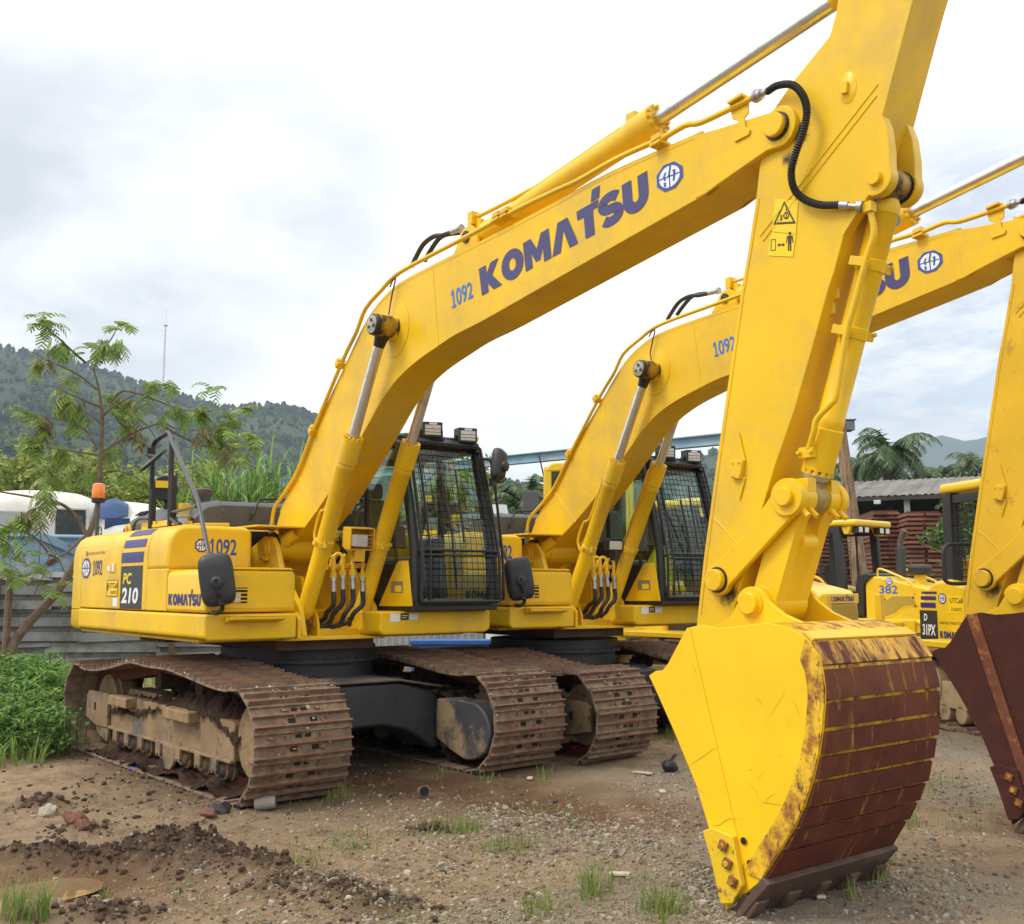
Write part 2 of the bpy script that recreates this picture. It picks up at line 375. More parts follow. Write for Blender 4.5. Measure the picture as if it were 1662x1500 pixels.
def film(mb, shape, corners, lift, mi=0, th=0.0):
    f = quad_map(corners); lift = Vector(lift)
    return mb.add([f(p) + lift for p in shape[0]], shape[1], mi)
def px4(c, ax, val): return [at(u, v, ax, val) for u, v in c]
def emblem(mb, corners, lift, ib=0, iw=1):
    """blue octagon with a white disc cut into letter-like quarters"""
    octo = [(.5 + .54 * math.cos(R(22.5 + 45 * i)), .5 + .54 * math.sin(R(22.5 + 45 * i))) for i in range(8)]
    film(mb, poly_shape(octo), corners, lift, ib)
    l2 = Vector(lift) * 1.6
    film(mb, poly_shape(arc(.5, .5, .40, .40, 0, 348, 29)), corners, l2, iw)
    l3 = Vector(lift) * 2.2
    for p in ([(.08, .475), (.92, .475), (.92, .53), (.08, .53)], [(.475, .08), (.525, .08), (.525, .50), (.475, .50)], [(.44, .50), (.52, .50), (.60, .92), (.52, .92)],
              [(.24, .52), (.32, .52), (.40, .70), (.32, .70)], [(.66, .52), (.74, .52), (.74, .70), (.62, .70)],
              [(.28, .48), (.36, .48), (.36, .40), (.28, .40)], [(.26, .34), (.36, .34), (.36, .16), (.28, .18)], [(.64, .48), (.73, .48), (.69, .27), (.62, .27)]):
        film(mb, poly_shape(p), corners, l3, ib)
def number_shape(txt, bold):
    """a number whose 1 has a flag and a foot"""
    one = [(.12, 0), (.92, 0), (.92, .12), (.64, .12), (.64, 1), (.42, 1), (.10, .80), (.10, .66), (.40, .80), (.40, .12), (.12, .12)]
    rest = text_shape(txt[1:], bold); n = len(txt); V = [(p[0] / n * .92, p[1]) for p in one]; k = len(V)
    return V + [(1 / n + p[0] * (1 - 1 / n), p[1]) for p in rest[0]], [tuple(range(k))] + [tuple(i + k for i in f) for f in rest[1]]
KOM = big_word()

def smear_mat():
    m = bpy.data.materials.new('grease_smear'); m.use_nodes = True; nt = m.node_tree; N = nt.nodes; L = nt.links; b = N['Principled BSDF']
    b.inputs['Base Color'].default_value = (.045, .028, .012, 1); b.inputs['Roughness'].default_value = .4
    tc = N.new('ShaderNodeTexCoord'); n = N.new('ShaderNodeTexNoise'); n.inputs['Scale'].default_value = 14; n.inputs['Detail'].default_value = 9; n.inputs['Roughness'].default_value = .7
    L.new(tc.outputs['Object'], n.inputs[0]); at_ = N.new('ShaderNodeAttribute'); at_.attribute_name = 'cover'
    ad = N.new('ShaderNodeMath'); ad.operation = 'ADD'; L.new(n.outputs[0], ad.inputs[0]); L.new(at_.outputs['Fac'], ad.inputs[1])
    mr = N.new('ShaderNodeMapRange'); mr.inputs[1].default_value = .95; mr.inputs[2].default_value = 1.22; L.new(ad.outputs[0], mr.inputs[0]); mr.inputs[4].default_value = .9
    L.new(mr.outputs[0], b.inputs['Alpha']); return m
SMEAR = smear_mat()
def smear(parent, cx, cz, y, rx, rz, ang=0.0):
    """grease worked out of a joint and smeared over the plate beside it, thinning to nothing"""
    rows = []; n = 20; rr = (0.02, .35, .7, 1.0); ca, sa = math.cos(ang), math.sin(ang)
    for r in rr: rows.append([(cx + (rx * r * math.cos(a)) * ca - (rz * r * math.sin(a)) * sa, y, cz + (rx * r * math.cos(a)) * sa + (rz * r * math.sin(a)) * ca) for a in np.linspace(0, 2 * math.pi, n)])
    m = MB(); m.grid(rows); me = m.mesh('grease_stain', SMEAR, 0, recalc=False)
    at_ = me.attributes.new('cover', 'FLOAT', 'POINT'); at_.data.foreach_set('value', np.repeat([.75, .58, .36, .0], n).astype(np.float32))
    o = bpy.data.objects.new('grease_stain', me); COL.objects.link(o); o.parent = parent; return o
HAZE = 0.00034
# ================================================================== EXCAVATOR
EX = empty('excavator')
tag(EX, 'yellow tracked excavator nearest the camera, whole, with a yellow-sided bucket set on the ground', 'excavator', 'yellow excavators parked side by side')
TH = 0.0237                         # the crawlers stand turned a little under the upper works
MT = Matrix.Rotation(TH, 4, 'Z')
UNDER = []
def under(o): UNDER.append(o); return o

# ---- crawlers
def track_path():
    pts = [(-1.0, .012), (0, .012), (1.0, .012), (1.62, .014)]
    pts += [(1.63 + .385 * math.cos(R(a)), .405 + .39 * math.sin(R(a))) for a in (-65, -40, -15, 10, 35, 60, 80)]
    pts += [(1.48, .775), (1.15, .795), (.85, .83), (.45, .862), (.05, .862), (-.32, .875), (-.62, .835), (-.95, .785), (-1.25, .755), (-1.50, .755)]
    pts += [(-1.63 + .385 * math.cos(R(a)), .405 + .39 * math.sin(R(a))) for a in (105, 125, 150, 175, 200, 225, 250)]
    pts += [(-1.62, .014)]
    c = catmull([(p[0], 0, p[1]) for p in pts], 12, True)
    c.append(c[0]); d = [0]
    for i in range(1, len(c)): d.append(d[-1] + (c[i] - c[i - 1]).length)
    return c, d
TP, TD = track_path(); NSH = 48
def tp(s):
    s %= TD[-1]; i = int(np.searchsorted(TD, s)); i = max(1, min(i, len(TD) - 1))
    t = (s - TD[i - 1]) / max(TD[i] - TD[i - 1], 1e-9); return TP[i - 1].lerp(TP[i], t)
PIT = TD[-1] / NSH; HW = .38
def shoe_mesh():
    m = MB(); h = PIT / 2
    pr = [(-h - .014, -.008), (-h - .014, .004), (-h + .002, .008), (-h + .008, .042), (-h + .018, .042), (-h + .024, .010), (-.010, .006), (-.003, .038), (.006, .038), (.013, .006),
          (h - .026, .006), (h - .020, .024), (h - .012, .024), (h - .006, .006), (h - .004, -.008)]
    m.prism(pr, -HW, HW, 'y')
    for y in (-.085, .085): m.bb((-.055, y - .026, .004), (-.022, y + .026, .0135), 1)
    for y in (-.03, .045): m.bb((.034, y - .022, .004), (.058, y + .022, .0105), 1)
    for x, y in ((-.05, -.15), (-.05, .15), (.045, -.13), (.045, .14)): m.cyl((x, y, .006), (x, y, .022), .013, n=6, mi=2)
    # worn edges of the three bars
    for x, z in ((-h + .0075, .0415), (-.0035, .0375)): m.bb((x, -HW + .001, z - .012), (x + .011, HW - .001, z + .002), 2)
    return m.mesh('track_shoe', [shoe_m, hole_m, grouser_m], 30)
SHOE = shoe_mesh()
for side in (-1, 1):
    yc = side * 1.045
    ch = MB()
    ring = [tp(i * PIT) for i in range(NSH)]
    for off in (-.075, .075):
        inner = []; outer = []
        for i in range(NSH):
            t = (tp(i * PIT + .05) - tp(i * PIT - .05)).normalized(); n = Vector((t.z, 0, -t.x))
            outer.append(ring[i] - n * .008); inner.append(ring[i] - n * .10)
        k = NSH; y0, y1 = yc + off - .02, yc + off + .02
        vs = [(p.x, y0, p.z) for p in outer] + [(p.x, y0, p.z) for p in inner] + [(p.x, y1, p.z) for p in outer] + [(p.x, y1, p.z) for p in inner]
        fs = []
        for i in range(k):
            j = (i + 1) % k
            fs += [(i, j, k + j, k + i), (2 * k + i, 3 * k + i, 3 * k + j, 2 * k + j), (i, 2 * k + i, 2 * k + j, j), (k + i, k + j, 3 * k + j, 3 * k + i)]
        ch.add(vs, fs)
    chain = under(ch.xform(MT).build('crawler_chain', rust, EX))
    for i in range(NSH):
        s = (i + .5) * PIT; p = tp(s); t = (tp(s + .06) - tp(s - .06)).normalized(); n = Vector((-t.z, 0, t.x))
        if (p - Vector((0, 0, .42))).dot(n) < 0: n = -n
        o = bpy.data.objects.new('track_shoe', SHOE); COL.objects.link(o); o.parent = chain
        yax = n.cross(t); wob = random.uniform(-.012, .012)
        M = Matrix((t, yax, n)).transposed().to_4x4(); M.translation = Vector((p.x, yc + random.uniform(-.006, .006), p.z))
        o.matrix_local = MT @ M @ Matrix.Rotation(wob, 4, 'Y')
    # frame beside the rollers
    def ys(a): return yc + side * a
    f = MB()
    pr = [(-1.22, .24), (-1.22, .50), (-1.12, .535), (1.30, .525), (1.34, .50), (1.34, .235)]
    f.prism(pr, ys(.205), ys(-.205), 'y')
    f.bb((-1.22, ys(.175), .222), (1.34, ys(.235), .25))                         # lower flange
    f.prism([(-1.20, .50), (-1.1, .585), (1.0, .575), (1.30, .50)], ys(.08), ys(-.12), 'y')
    frame = under(f.xform(MT).build('track_frame', dirtsteel, EX, bevel=.012))
    g = MB()                                                                    # idler cheek with the square hole
    prp = [(-1.80, .28), (-1.80, .49), (-1.75, .53), (-1.24, .535), (-1.23, .23), (-1.52, .225)]
    for k in (1, -1):
        g = MB(); g.prism(prp, ys(k * .235), ys(k * .205), 'y'); g.box((-1.56, ys(k * .236), .40), (.045, .008, .07), mi=1)
        under(g.xform(MT).build('idler_cheek', [dirtsteel, hole_m], EX, bevel=.008))
    g = MB(); g.prism([(-1.56, .225), (-1.22, .225), (-1.25, .10), (-1.50, .15)], ys(.225), ys(.19), 'y')
    under(g.xform(MT).build('idler_guard', dirtsteel, EX, bevel=.008))
    w = MB(); w.steps((-1.62, ys(-.10), .41), (-1.62, ys(.10), .41), [(0, .27), (.2, .27), (.21, .30), (.79, .30), (.8, .27), (1, .27)], 28)
    under(w.xform(MT).build('idler_wheel', dirtsteel, EX))
    for x in (-.98, -.70, -.38, .02, .42, .80, 1.10):
        r = MB(); z = .155
        r.steps((x, ys(-.22), z), (x, ys(.22), z), [(0, .05), (.05, .062), (.10, .062), (.11, .085), (.22, .085), (.23, .10), (.28, .10), (.29, .078), (.71, .078), (.72, .10), (.77, .10), (.78, .085), (.89, .085), (.9, .062), (.95, .062), (1, .05)], 14)
        r.bb((x - .05, ys(.225), .15), (x + .05, ys(.25), .235)); r.cyl((x - .03, ys(.24), .21), (x - .03, ys(.24), .13), .014, n=6); r.cyl((x + .03, ys(.24), .21), (x + .03, ys(.24), .13), .014, n=6)
        ro = r.xform(MT).build('track_roller', dirtsteel, EX, bevel=.004); under(ro)
    gd = MB(); gd.prism([(.10, .235), (.36, .235), (.34, .10), (.27, .045), (.17, .045), (.12, .10)], ys(.245), ys(.215), 'y')
    under(gd.xform(MT).build('track_guard', dirtsteel, EX, bevel=.01))
    for x in (-.32, .52):
        c = MB(); c.cyl((x, ys(-.09), .705), (x, ys(.13), .705), .075, n=14); c.bb((x - .05, ys(-.14), .50), (x + .05, ys(-.09), .73))
        under(c.xform(MT).build('carrier_roller', mudm, EX))
    for x0, x1 in ((-1.06, -.60), (.20, .72)):
        st = MB(); st.bb((x0, ys(.20), .455), (x1, ys(.30), .545))
        under(st.xform(MT).build('frame_step', mudlight, EX, bevel=.014))
    # sprocket and final drive
    sp = MB(); nt_ = 21; prof = []
    for i in range(nt_):
        a = 2 * math.pi * i / nt_
        for da, rr in ((-.10, .315), (-.045, .365), (.045, .365), (.10, .315)): prof.append((1.635 + rr * math.cos(a + da), .41 + rr * math.sin(a + da)))
    sp.prism(prof, ys(-.03), ys(.03), 'y')
    spo = under(sp.xform(MT).build('sprocket', dirtsteel, EX))
    fd = MB(); fd.steps((1.635, ys(.0), .41), (1.635, ys(.21), .41), [(0, .30), (.45, .30), (.5, .285), (.9, .27), (.93, .16), (1, .15)], 26)
    under(fd.xform(MT).build('final_drive', mudlight, EX, bevel=.008))
    mg = MB()                                                                   # motor guard on the inner face
    prm = [(1.20, .225), (1.20, .555), (1.42, .575)] + arc(1.62, .335, .325, .245, 68, -95, 14) + [(1.42, .14)]
    mg.prism(prm, ys(-.375), ys(-.20), 'y')
    under(mg.xform(MT).build('motor_guard', mat('scraped_guard_plate', (0.055, 0.054, 0.060), .6, var=(4, .2), dirt=((.29, .205, .115), 2.6, .46, .57, .85, (1, 1, .8)), bump=(40, .2, .006)), EX, bevel=.02))
    md = MB()                                                                    # earth packed on the frame and below it
    def heap(x0, x1, ya, yb, nx, ny, zf):
        rows = []
        for i in range(nx + 1):
            x = x0 + (x1 - x0) * i / nx; row = []
            for j in range(ny + 1):
                q = j / ny; yy = ya + (yb - ya) * q
                p = Vector((x, yc + side * yy, 0)); z = zf(x, q, p)
                d = mnoise.noise_vector(p * 9 + Vector((0, 0, side * 7 + z * 6))) * .028
                row.append((x + d.x, yc + side * yy + d.y, z + d.z))
            rows.append(row)
        md.grid(rows)
    def ztop(x, q, p):
        e = min(1, max(0, (x + 1.18) / .3)) * min(1, max(0, (1.40 - x) / .35))
        base = .46 + e * (.10 + .06 * math.sin(x * 2.1 + 1 + side)) + .035 * mnoise.noise(p * 6) + .045 * mnoise.noise(p * 17) + .025 * mnoise.noise(p * 40)
        return base - .09 * max(0, (q - .62) / .38) ** 2 + .05 * math.sin(q * math.pi)
    heap(-1.20, 1.44, -.26, .235, 150, 26, ztop)
    heap(-1.35, 1.55, -.30, .375, 150, 26, lambda x, q, p: .035 + .075 * max(0, mnoise.noise(p * 4) + .25) + .05 * abs(mnoise.noise(p * 14)) + .03 * abs(mnoise.noise(p * 35)) - .03 * q)
    mo = under(md.xform(MT).build('packed_mud', mudm, EX, smooth=50)); mo['kind'] = 'stuff'

    cg = MB(); rgc = random.Random(40 + side)
    for i in range(1500):
        s_ = rgc.uniform(0, TD[-1]); p = tp(s_)
        if p.z < .30: continue
        t = (tp(s_ + .06) - tp(s_ - .06)).normalized(); n = Vector((-t.z, 0, t.x))
        if (p - Vector((0, 0, .42))).dot(n) < 0: n = -n
        if n.z < .2 and rgc.random() < .55: continue
        q = p + n * rgc.uniform(.008, .020); yy = yc + max(-.37, min(.37, rgc.gauss(0, .19))); r = rgc.uniform(.004, .012)
        cg.box((q.x, yy, q.z), (r * rgc.uniform(1, 3), r * rgc.uniform(1, 3), r), Matrix.Rotation(rgc.uniform(0, 3), 3, 'Z') @ Matrix.Rotation(rgc.uniform(-.5, .5), 3, 'X'), rgc.choices((0, 1, 2), (3, 3, 2))[0])
    co_ = under(cg.xform(MT).build('track_gravel', [mat('chip_tan', (.34, .25, .16), .9), mat('chip_brown', (.20, .13, .085), .9), mat('chip_pale', (.52, .46, .38), .9)], EX, smooth=0, recalc=False)); co_['kind'] = 'stuff'

# ---- car body
cb = MB()
cb.prism([(-.72, .57), (-.66, .62), (-.30, .71), (.30, .71), (.66, .62), (.72, .57), (.72, .13), (.64, .15), (.52, .235), (.36, .315), (.15, .36), (-.15, .36), (-.36, .315), (-.52, .235), (-.64, .15), (-.72, .13)], .72, 1.17, 'x')
cb.prism([(-.72, .57), (-.66, .62), (-.30, .71), (.30, .71), (.66, .62), (.72, .57), (.72, .13), (.64, .15), (.52, .235), (.36, .315), (.15, .36), (-.15, .36), (-.36, .315), (-.52, .235), (-.64, .15), (-.72, .13)], -1.17, -.72, 'x')
cb.bb((-.8, -.62, .44), (.8, .62, .72))
under(cb.xform(MT).build('car_body', blackframe, EX, bevel=.03))
tpz = MB(); tpz.prism([(-.75, .645), (-.30, .722), (.30, .722), (.75, .645), (.75, .662), (.30, .742), (-.30, .742), (-.75, .662)], .66, 1.20, 'x')
under(tpz.xform(MT).build('car_body_top_plate', mat('dusty_black_plate', (0.10, .085, .07), .75, var=(4, .25), bump=(40, .15, .006)), EX, bevel=.006))
sr = MB(); sr.steps((0, 0, .70), (0, 0, .99), [(0, .66), (.55, .66), (.56, .72), (.66, .72), (.67, .69), (1, .69)], 48)
for i in range(40):
    a = 2 * math.pi * i / 40; sr.cyl((.69 * math.cos(a), .69 * math.sin(a), .86), (.69 * math.cos(a), .69 * math.sin(a), .915), .016, n=6)
under(sr.xform(MT).build('slewing_ring', blackframe, EX))

# ---- revolving frame
rf = MB(); rf.bb((-2.2, -1.28, 1.075), (.80, 1.28, 1.10)); rf.bb((-.9, -.62, .985), (.80, .30, 1.072), 1)
rf.bb((-1.6, -.9, 1.0), (-.9, .9, 1.074), 1)
rf.build('revolving_frame', [yellow, mat('brown_primer_steel', (.085, .045, .03), .8, var=(6, .3), bump=(40, .2, .006))], EX, bevel=.006)
fp = MB(); fp.bb((.60, -.62, 1.072), (.92, .34, 1.094)); fp.build('front_plate', yellow2, EX, bevel=.004)
for s in (-1, 1):
    w = MB()
    pr = [(-.9, 1.10), (-.9, 1.55), (-.45, 1.80), (-.16, 1.90), (.02, 1.965), (.18, 1.95), (.27, 1.86), (.36, 1.66), (.55, 1.50), (.72, 1.34), (.80, 1.10)]
    w.prism(pr, s * .385, s * .335, 'y')
    wo = w.build('boom_bracket', yellow, EX, bevel=.012)
    b = MB(); b.steps((.06, s * .38, 1.85), (.06, s * .415, 1.85), [(0, .085), (.6, .085), (.62, .055), (1, .05)], 20)
    b.box((.08, s * .40, 1.76), (.13, .012, .035)); b.cyl((.03, s * .39, 1.765), (.03, s * .425, 1.765), .016, n=6, mi=1)
    b.build('pin_keeper', [yellow, steelg], wo, bevel=.004)
    h = MB(); h.prism([(.20, 1.55), (.36, 1.55), (.42, 1.50), (.30, 1.28), (.24, 1.34)], s * .387, s * .3855, 'y'); h.build('frame_opening', hole_m, wo)
for i, yc in enumerate((-.278, .278)):
    for d in (-.088, .066):
        b = MB(); b.prism([(.44, 1.094), (.44, 1.20), (.50, 1.29), (.56, 1.325), (.64, 1.325), (.70, 1.28), (.735, 1.20), (.735, 1.094)], yc + d, yc + d + .022, 'y')
        b.build('cylinder_bracket', yellow, EX, bevel=.006)
    p = MB(); p.cyl((.58, yc - .10, 1.205), (.58, yc + .10, 1.205), .042, n=18); p.build('cylinder_foot_pin', grease, EX)
cp = MB(); cp.bb((.30, -.19, 1.094), (.72, .19, 1.16)); cp.build('swivel_cover', yellow2, EX, bevel=.01)
ip = MB(); ip.bb((-.88, -.33, 1.10), (.28, -.30, 1.72)); ip.bb((-.88, .30, 1.10), (.28, .33, 1.72)); ip.prism([(-.3, 1.10), (-.3, 1.66), (.34, 1.60), (.42, 1.10)], -.17, -.14, 'y'); ip.bb((-.60, -.30, 1.10), (-.56, .30, 1.80)); ip.build('centre_frame_web', yellow, EX, bevel=.006)

# ---- right skirt, tool box, tank, doors, counterweight
sk = MB(); sk.prism([(-1.357, 1.13), (-1.357, 1.303), (-.585, 1.303), (-.585, 1.10), (-1.325, 1.10)], -2.055, 1.085, 'x')
sk.build('right_skirt', yellow, EX, bevel=.022, seg=3)
stp = MB(); stp.prism([(1.087, 1.285), (1.205, 1.285), (1.205, 1.262), (1.087, 1.235)], -1.20, -.74, 'y'); stp.bb((1.087, -1.20, 1.2852), (1.21, -.74, 1.292))
stp.build('foot_step', yellow, EX, bevel=.004)
hb = MB(); hb.prism([(.90, 1.095), (.90, 1.31), (1.02, 1.31), (1.09, 1.25), (1.09, 1.095)], -.577, -.545, 'y'); hb.box((1.0, -.579, 1.20), (.03, .012, .11), mi=1)
hb.build('skirt_end_plate', [yellow, hole_m], EX, bevel=.006)
tb = MB(); tb.prism([(-1.357, 1.312), (-1.357, 1.60), (-1.345, 1.632), (-1.31, 1.645), (-.64, 1.645), (-.605, 1.63), (-.595, 1.60), (-.595, 1.312)], .285, 1.072, 'x')
tbo = tb.build('tool_box', yellow, EX, bevel=.028, seg=3)
dp = MB(); dp.prism([(-1.27, 1.345), (-1.27, 1.605), (-.66, 1.605), (-.635, 1.58), (-.635, 1.345)], 1.0735, 1.0795, 'x'); dp.build('tool_box_door', yellow, tbo, bevel=.0035)
vt = MB(); vt.bb((1.080, -1.165, 1.385), (1.0815, -1.015, 1.505)); vt.build('lamp_recess', hole_m, tbo)
for z in (1.405, 1.435, 1.465, 1.493):
    q = MB(); q.bb((1.081, -1.165, z - .006), (1.086, -1.015, z + .004)); q.build('grille_bar', yellow, tbo)
q = MB(); q.bb((1.0818, -1.16, 1.39), (1.0835, -1.07, 1.47)); q.build('lamp_glass', lens_m, tbo, bevel=.002)
td = MB(); td.bb((.30, -1.20, 1.6455), (1.075, -.62, 1.652))
for i in range(26):
    for j in range(2): td.box((1.06 - j * .05, -1.18 + i * .0215, 1.657), (.012, .011, .012))
td.build('tread_plate', yellow, tbo)

PROF = [(-1.357, 1.312), (-1.357, 1.78), (-1.352, 1.85), (-1.340, 1.91), (-1.315, 1.965), (-1.275, 2.002), (-1.215, 2.024), (-1.10, 2.045), (-.90, 2.075), (-.62, 2.085)]
def shell(x0, x1, prof, name, bev=.012, par=EX, m=yellow):
    s = MB(); s.prism(prof + [(prof[-1][0], 1.312)], x0, x1, 'x'); return s.build(name, m, par, bevel=bev, seg=3)
door = shell(-2.015, -.862, PROF, 'engine_door')
TPROF = [(-1.357, 1.65), (-1.357, 1.78), (-1.352, 1.85), (-1.340, 1.91), (-1.315, 1.965), (-1.275, 2.002), (-1.215, 2.020), (-1.10, 2.024), (-.70, 2.024), (-.635, 2.01), (-.612, 1.97), (-.612, 1.65)]
tank = MB(); tank.prism(TPROF, -.20, .282, 'x'); tank = tank.build('fuel_tank', yellow, EX, bevel=.042, seg=4)
pdoor = shell(-.852, -.19, PROF, 'pump_door')
lowp = MB(); lowp.bb((-.19, -1.3565, 1.312), (.278, -.62, 1.66)); lowp.build('tank_lower_panel', yellow, EX, bevel=.012)
hd = MB(); hd.box((-1.08, -1.359, 1.685), (.17, .012, .085)); hd.box((-1.05, -1.366, 1.685), (.035, .006, .07), mi=1); hd.build('door_handle', [yellow, white_e], door, bevel=.004)
cw = MB()
def cwplan(ins):
    p = [(-2.03, -1.352 + ins), (-2.30 + ins * .3, -1.352 + ins), (-2.385 + ins, -1.30 + ins), (-2.45 + ins, -1.20)]
    p += [(-math.sqrt(2.70 ** 2 - y * y) + ins, y) for y in np.linspace(-1.05, 1.05, 13)]
    p += [(-2.45 + ins, 1.20), (-2.385 + ins, 1.30 - ins), (-2.30 + ins * .3, 1.352 - ins), (-2.03, 1.352 - ins)]
    return p
lv = [(1.30, 0), (1.80, 0), (1.90, .015), (1.97, .05), (2.01, .10), (2.03, .17)]
rows = [[(p[0], p[1], z) for p in cwplan(i)] for z, i in lv]
n = len(rows[0]); cw.grid(rows); cw.add(rows[-1], [list(range(n))]); cw.add(rows[0], [list(range(n))[::-1]])
cw.add([q for r in rows for q in (r[0], r[-1])], [(2 * i, 2 * i + 1, 2 * i + 3, 2 * i + 2) for i in range(len(rows) - 1)])
rows = [[(p[0], p[1], z) for p in cwplan(i)] for z, i in ((1.10, .03), (1.14, 0), (1.287, 0), (1.293, .008))]
cw.grid(rows); cw.add(rows[0], [list(range(n))[::-1]]); cw.add(rows[-1], [list(range(n))])
cw.build('counterweight', yellow, EX, smooth=50)
bx = MB(); bx.bb((-2.0, -.60, 1.312), (-.3, 1.33, 2.05)); bx.bb((-.3, .40, 1.312), (-.12, 1.33, 2.05)); bx.build('engine_housing', yellow, EX, bevel=.03)
ls = MB(); ls.prism([(1.357, 1.13), (1.357, 1.303), (.185, 1.303), (.185, 1.13), (.22, 1.10), (1.30, 1.10)], -2.05, 1.10, 'x'); ls.build('left_skirt', yellow, EX, bevel=.05, seg=4)
ed = MB(); ed.bb((-.15, -.615, 2.028), (.36, -.17, 2.045)); ed.build('deck_edge', yellow, EX, bevel=.004)
dk = MB(); dk.bb((-.34, -.88, 2.0), (-.31, .9, 2.06)); dk.bb((-.30, -.60, 1.66), (-.27, -.20, 2.02)); dk.build('bulkhead', blackp, EX)

# ---- hood and things on it
hp = [(-.90, 2.02), (-.90, 2.14), (-.85, 2.21), (-.77, 2.27), (-.64, 2.30), (.70, 2.31), (.90, 2.29), (.96, 2.22), (.97, 2.05)]
h = MB(); xs = [(-2.36, .16), (-2.28, .08), (-2.16, .03), (-2.0, 0), (-.48, 0), (-.40, .015), (-.355, .05)]
rows = [[(x, y * (1 - ins * .3), 2.02 + (z - 2.02) * (1 - ins * 3.2)) for y, z in hp] for x, ins in xs]
h.grid(rows); h.add(rows[0], [list(range(len(hp)))]); h.add(rows[-1], [list(range(len(hp)))[::-1]])
hood = h.build('engine_hood', greyp, EX, smooth=30)
for y in (-.62, -.34, -.06, .3, .6):
    c = MB(); c.tube([(-2.0, y, 2.302), (-.50, y, 2.304), (-.42, y, 2.285), (-.375, y, 2.24), (-.352, y, 2.19)], .012, 6); c.build('hood_crease', greyp, hood)
for i in range(4):
    c = MB(); c.box((-2.06 + i * .07, -.80, 2.262), (.04, .07, .012), Matrix.Rotation(R(35), 3, 'X')); c.build('hood_slot', hole_m, hood)
gb = MB(); gb.tube(catmull([(-.35, -.36, 2.13), (-.335, -.33, 2.19), (-.36, -.27, 2.31), (-.37, -.20, 2.335), (-.37, .06, 2.34), (-.36, .12, 2.30), (-.34, .15, 2.22)], 5), .011, 8); gb.build('hood_grab_rail', blackp, hood)
ey = MB()
for x in (-1.83, -1.14): ey.tube([(x + .055 * math.cos(a), -.98, 2.068 + .06 * math.sin(a)) for a in np.linspace(0, math.pi, 9)], .014, 8)
ey.build('lifting_eye', yellow, EX)
ex = MB(); ex.bb((-1.52, -.96, 2.065), (-.42, -.88, 2.13)); ex.bb((-.72, -.95, 2.12), (-.52, -.86, 2.27)); ex.bb((-1.20, -1.0, 2.07), (-.36, -.9, 2.10)); ex.build('hood_bracket', yellow, EX, bevel=.006)
fc = MB(); fc.cyl((-.40, -.97, 2.05), (-.40, -.97, 2.13), .05, n=16); fc.cyl((-.40, -.97, 2.13), (-.40, -.97, 2.16), .062, n=16); fc.build('filler_cap', steelg, EX, bevel=.004)
pp = MB(); pp.steps((-1.62, -.30, 2.27), (-1.62, -.30, 2.52), [(0, .075), (.6, .075), (.75, .095), (.95, .09), (1, .07)], 18); pp.build('exhaust_stack', mat('brown_exhaust', (.10, .075, .06), .7, var=(6, .2)), EX)
hr = MB()
hr.tube([(-1.145, -1.0, 2.06), (-1.16, -1.0, 2.60), (-1.16, -1.0, 2.86), (-1.10, -1.0, 2.905), (-.80, -1.0, 2.945), (-.74, -1.0, 2.93)], .024, 10)
hr.tube([(-.645, -1.0, 2.06), (-.66, -1.0, 2.4), (-.68, -1.0, 2.88)], .026, 10)
hr.tube(catmull([(-1.62, -1.0, 2.05), (-1.58, -1.0, 2.13), (-1.46, -1.0, 2.165), (-1.2, -1.0, 2.155)], 4), .014, 8)
hr.tube([(-.62, -1.0, 2.13), (-.35, -1.02, 2.06)], .022, 8)
hr.box((-1.145, -.99, 2.25), (.06, .05, .36)); hr.box((-.645, -.99, 2.30), (.07, .05, .45))
hr.build('handrail', blackp, EX)
stay = MB()
stay.tube([(-.78, -1.0, 2.945), (-.735, -1.005, 2.93), (-.66, -1.02, 2.87), (.38, -1.19, 2.29), (.50, -1.205, 2.21), (.92, -1.262, 1.72)], .019, 10)
stay.tube([(-.60, -1.0, 2.19), (.44, -1.195, 2.165)], .014, 8)
stay.build('mirror_stay', mat('grey_tube_paint', (.06, .06, .064), .4), EX)
def mirror(name, c, face, w, hgt_, parent, rz):
    """rounded mirror head: shell, with its glass on the hidden face"""
    m = MB(); n = 24; pts = []
    for i in range(n):
        a = 2 * math.pi * i / n; ca, sa = math.cos(a), math.sin(a)
        pts.append((w / 2 * math.copysign(abs(ca) ** .45, ca), hgt_ / 2 * math.copysign(abs(sa) ** .45, sa)))
    rows = [[(d, p[0] * s, p[1] * s) for p in pts] for d, s in ((-.035, .93), (-.03, .985), (0, 1), (.03, .95), (.05, .82), (.06, .55))]
    for i in range(len(rows) - 1):
        for j in range(n): m.add([rows[i][j], rows[i][(j + 1) % n], rows[i + 1][(j + 1) % n], rows[i + 1][j]], [(0, 1, 2, 3)])
    m.add(rows[0], [list(range(n))]); m.add(rows[-1], [list(range(n))[::-1]])
    m.steps((.055, -.0, -.02), (.10, 0, -.02), [(0, .055), (.7, .05), (.75, .04), (1, .03)], 14)
    m.xform(Matrix.Translation(c) @ rz)
    return m.build(name, mat('mirror_shell_black', (.030, .030, .033), .5, var=(4, .15), dirt=((.09, .085, .08), 5, .62, .9, .7)), parent, smooth=45)
mr_c = at(352, 941, 0, 1.16)
mirror('right_mirror', mr_c, None, .26, .40, EX, Matrix.Rotation(R(-26), 4, 'Z') @ Matrix.Rotation(R(9), 4, 'X'))
ma = MB(); ma.tube(catmull([at(350, 940, 0, 1.24), at(353, 962, 0, 1.23), at(358, 972, 0, 1.20), at(361, 988, 0, 1.17), at(352, 995, 0, 1.15), at(344, 994, 0, 1.10)], 5), .017, 8)
ma.box(at(358, 974, 0, 1.19), (.06, .06, .07)); ma.build('mirror_arm', blackp, EX)
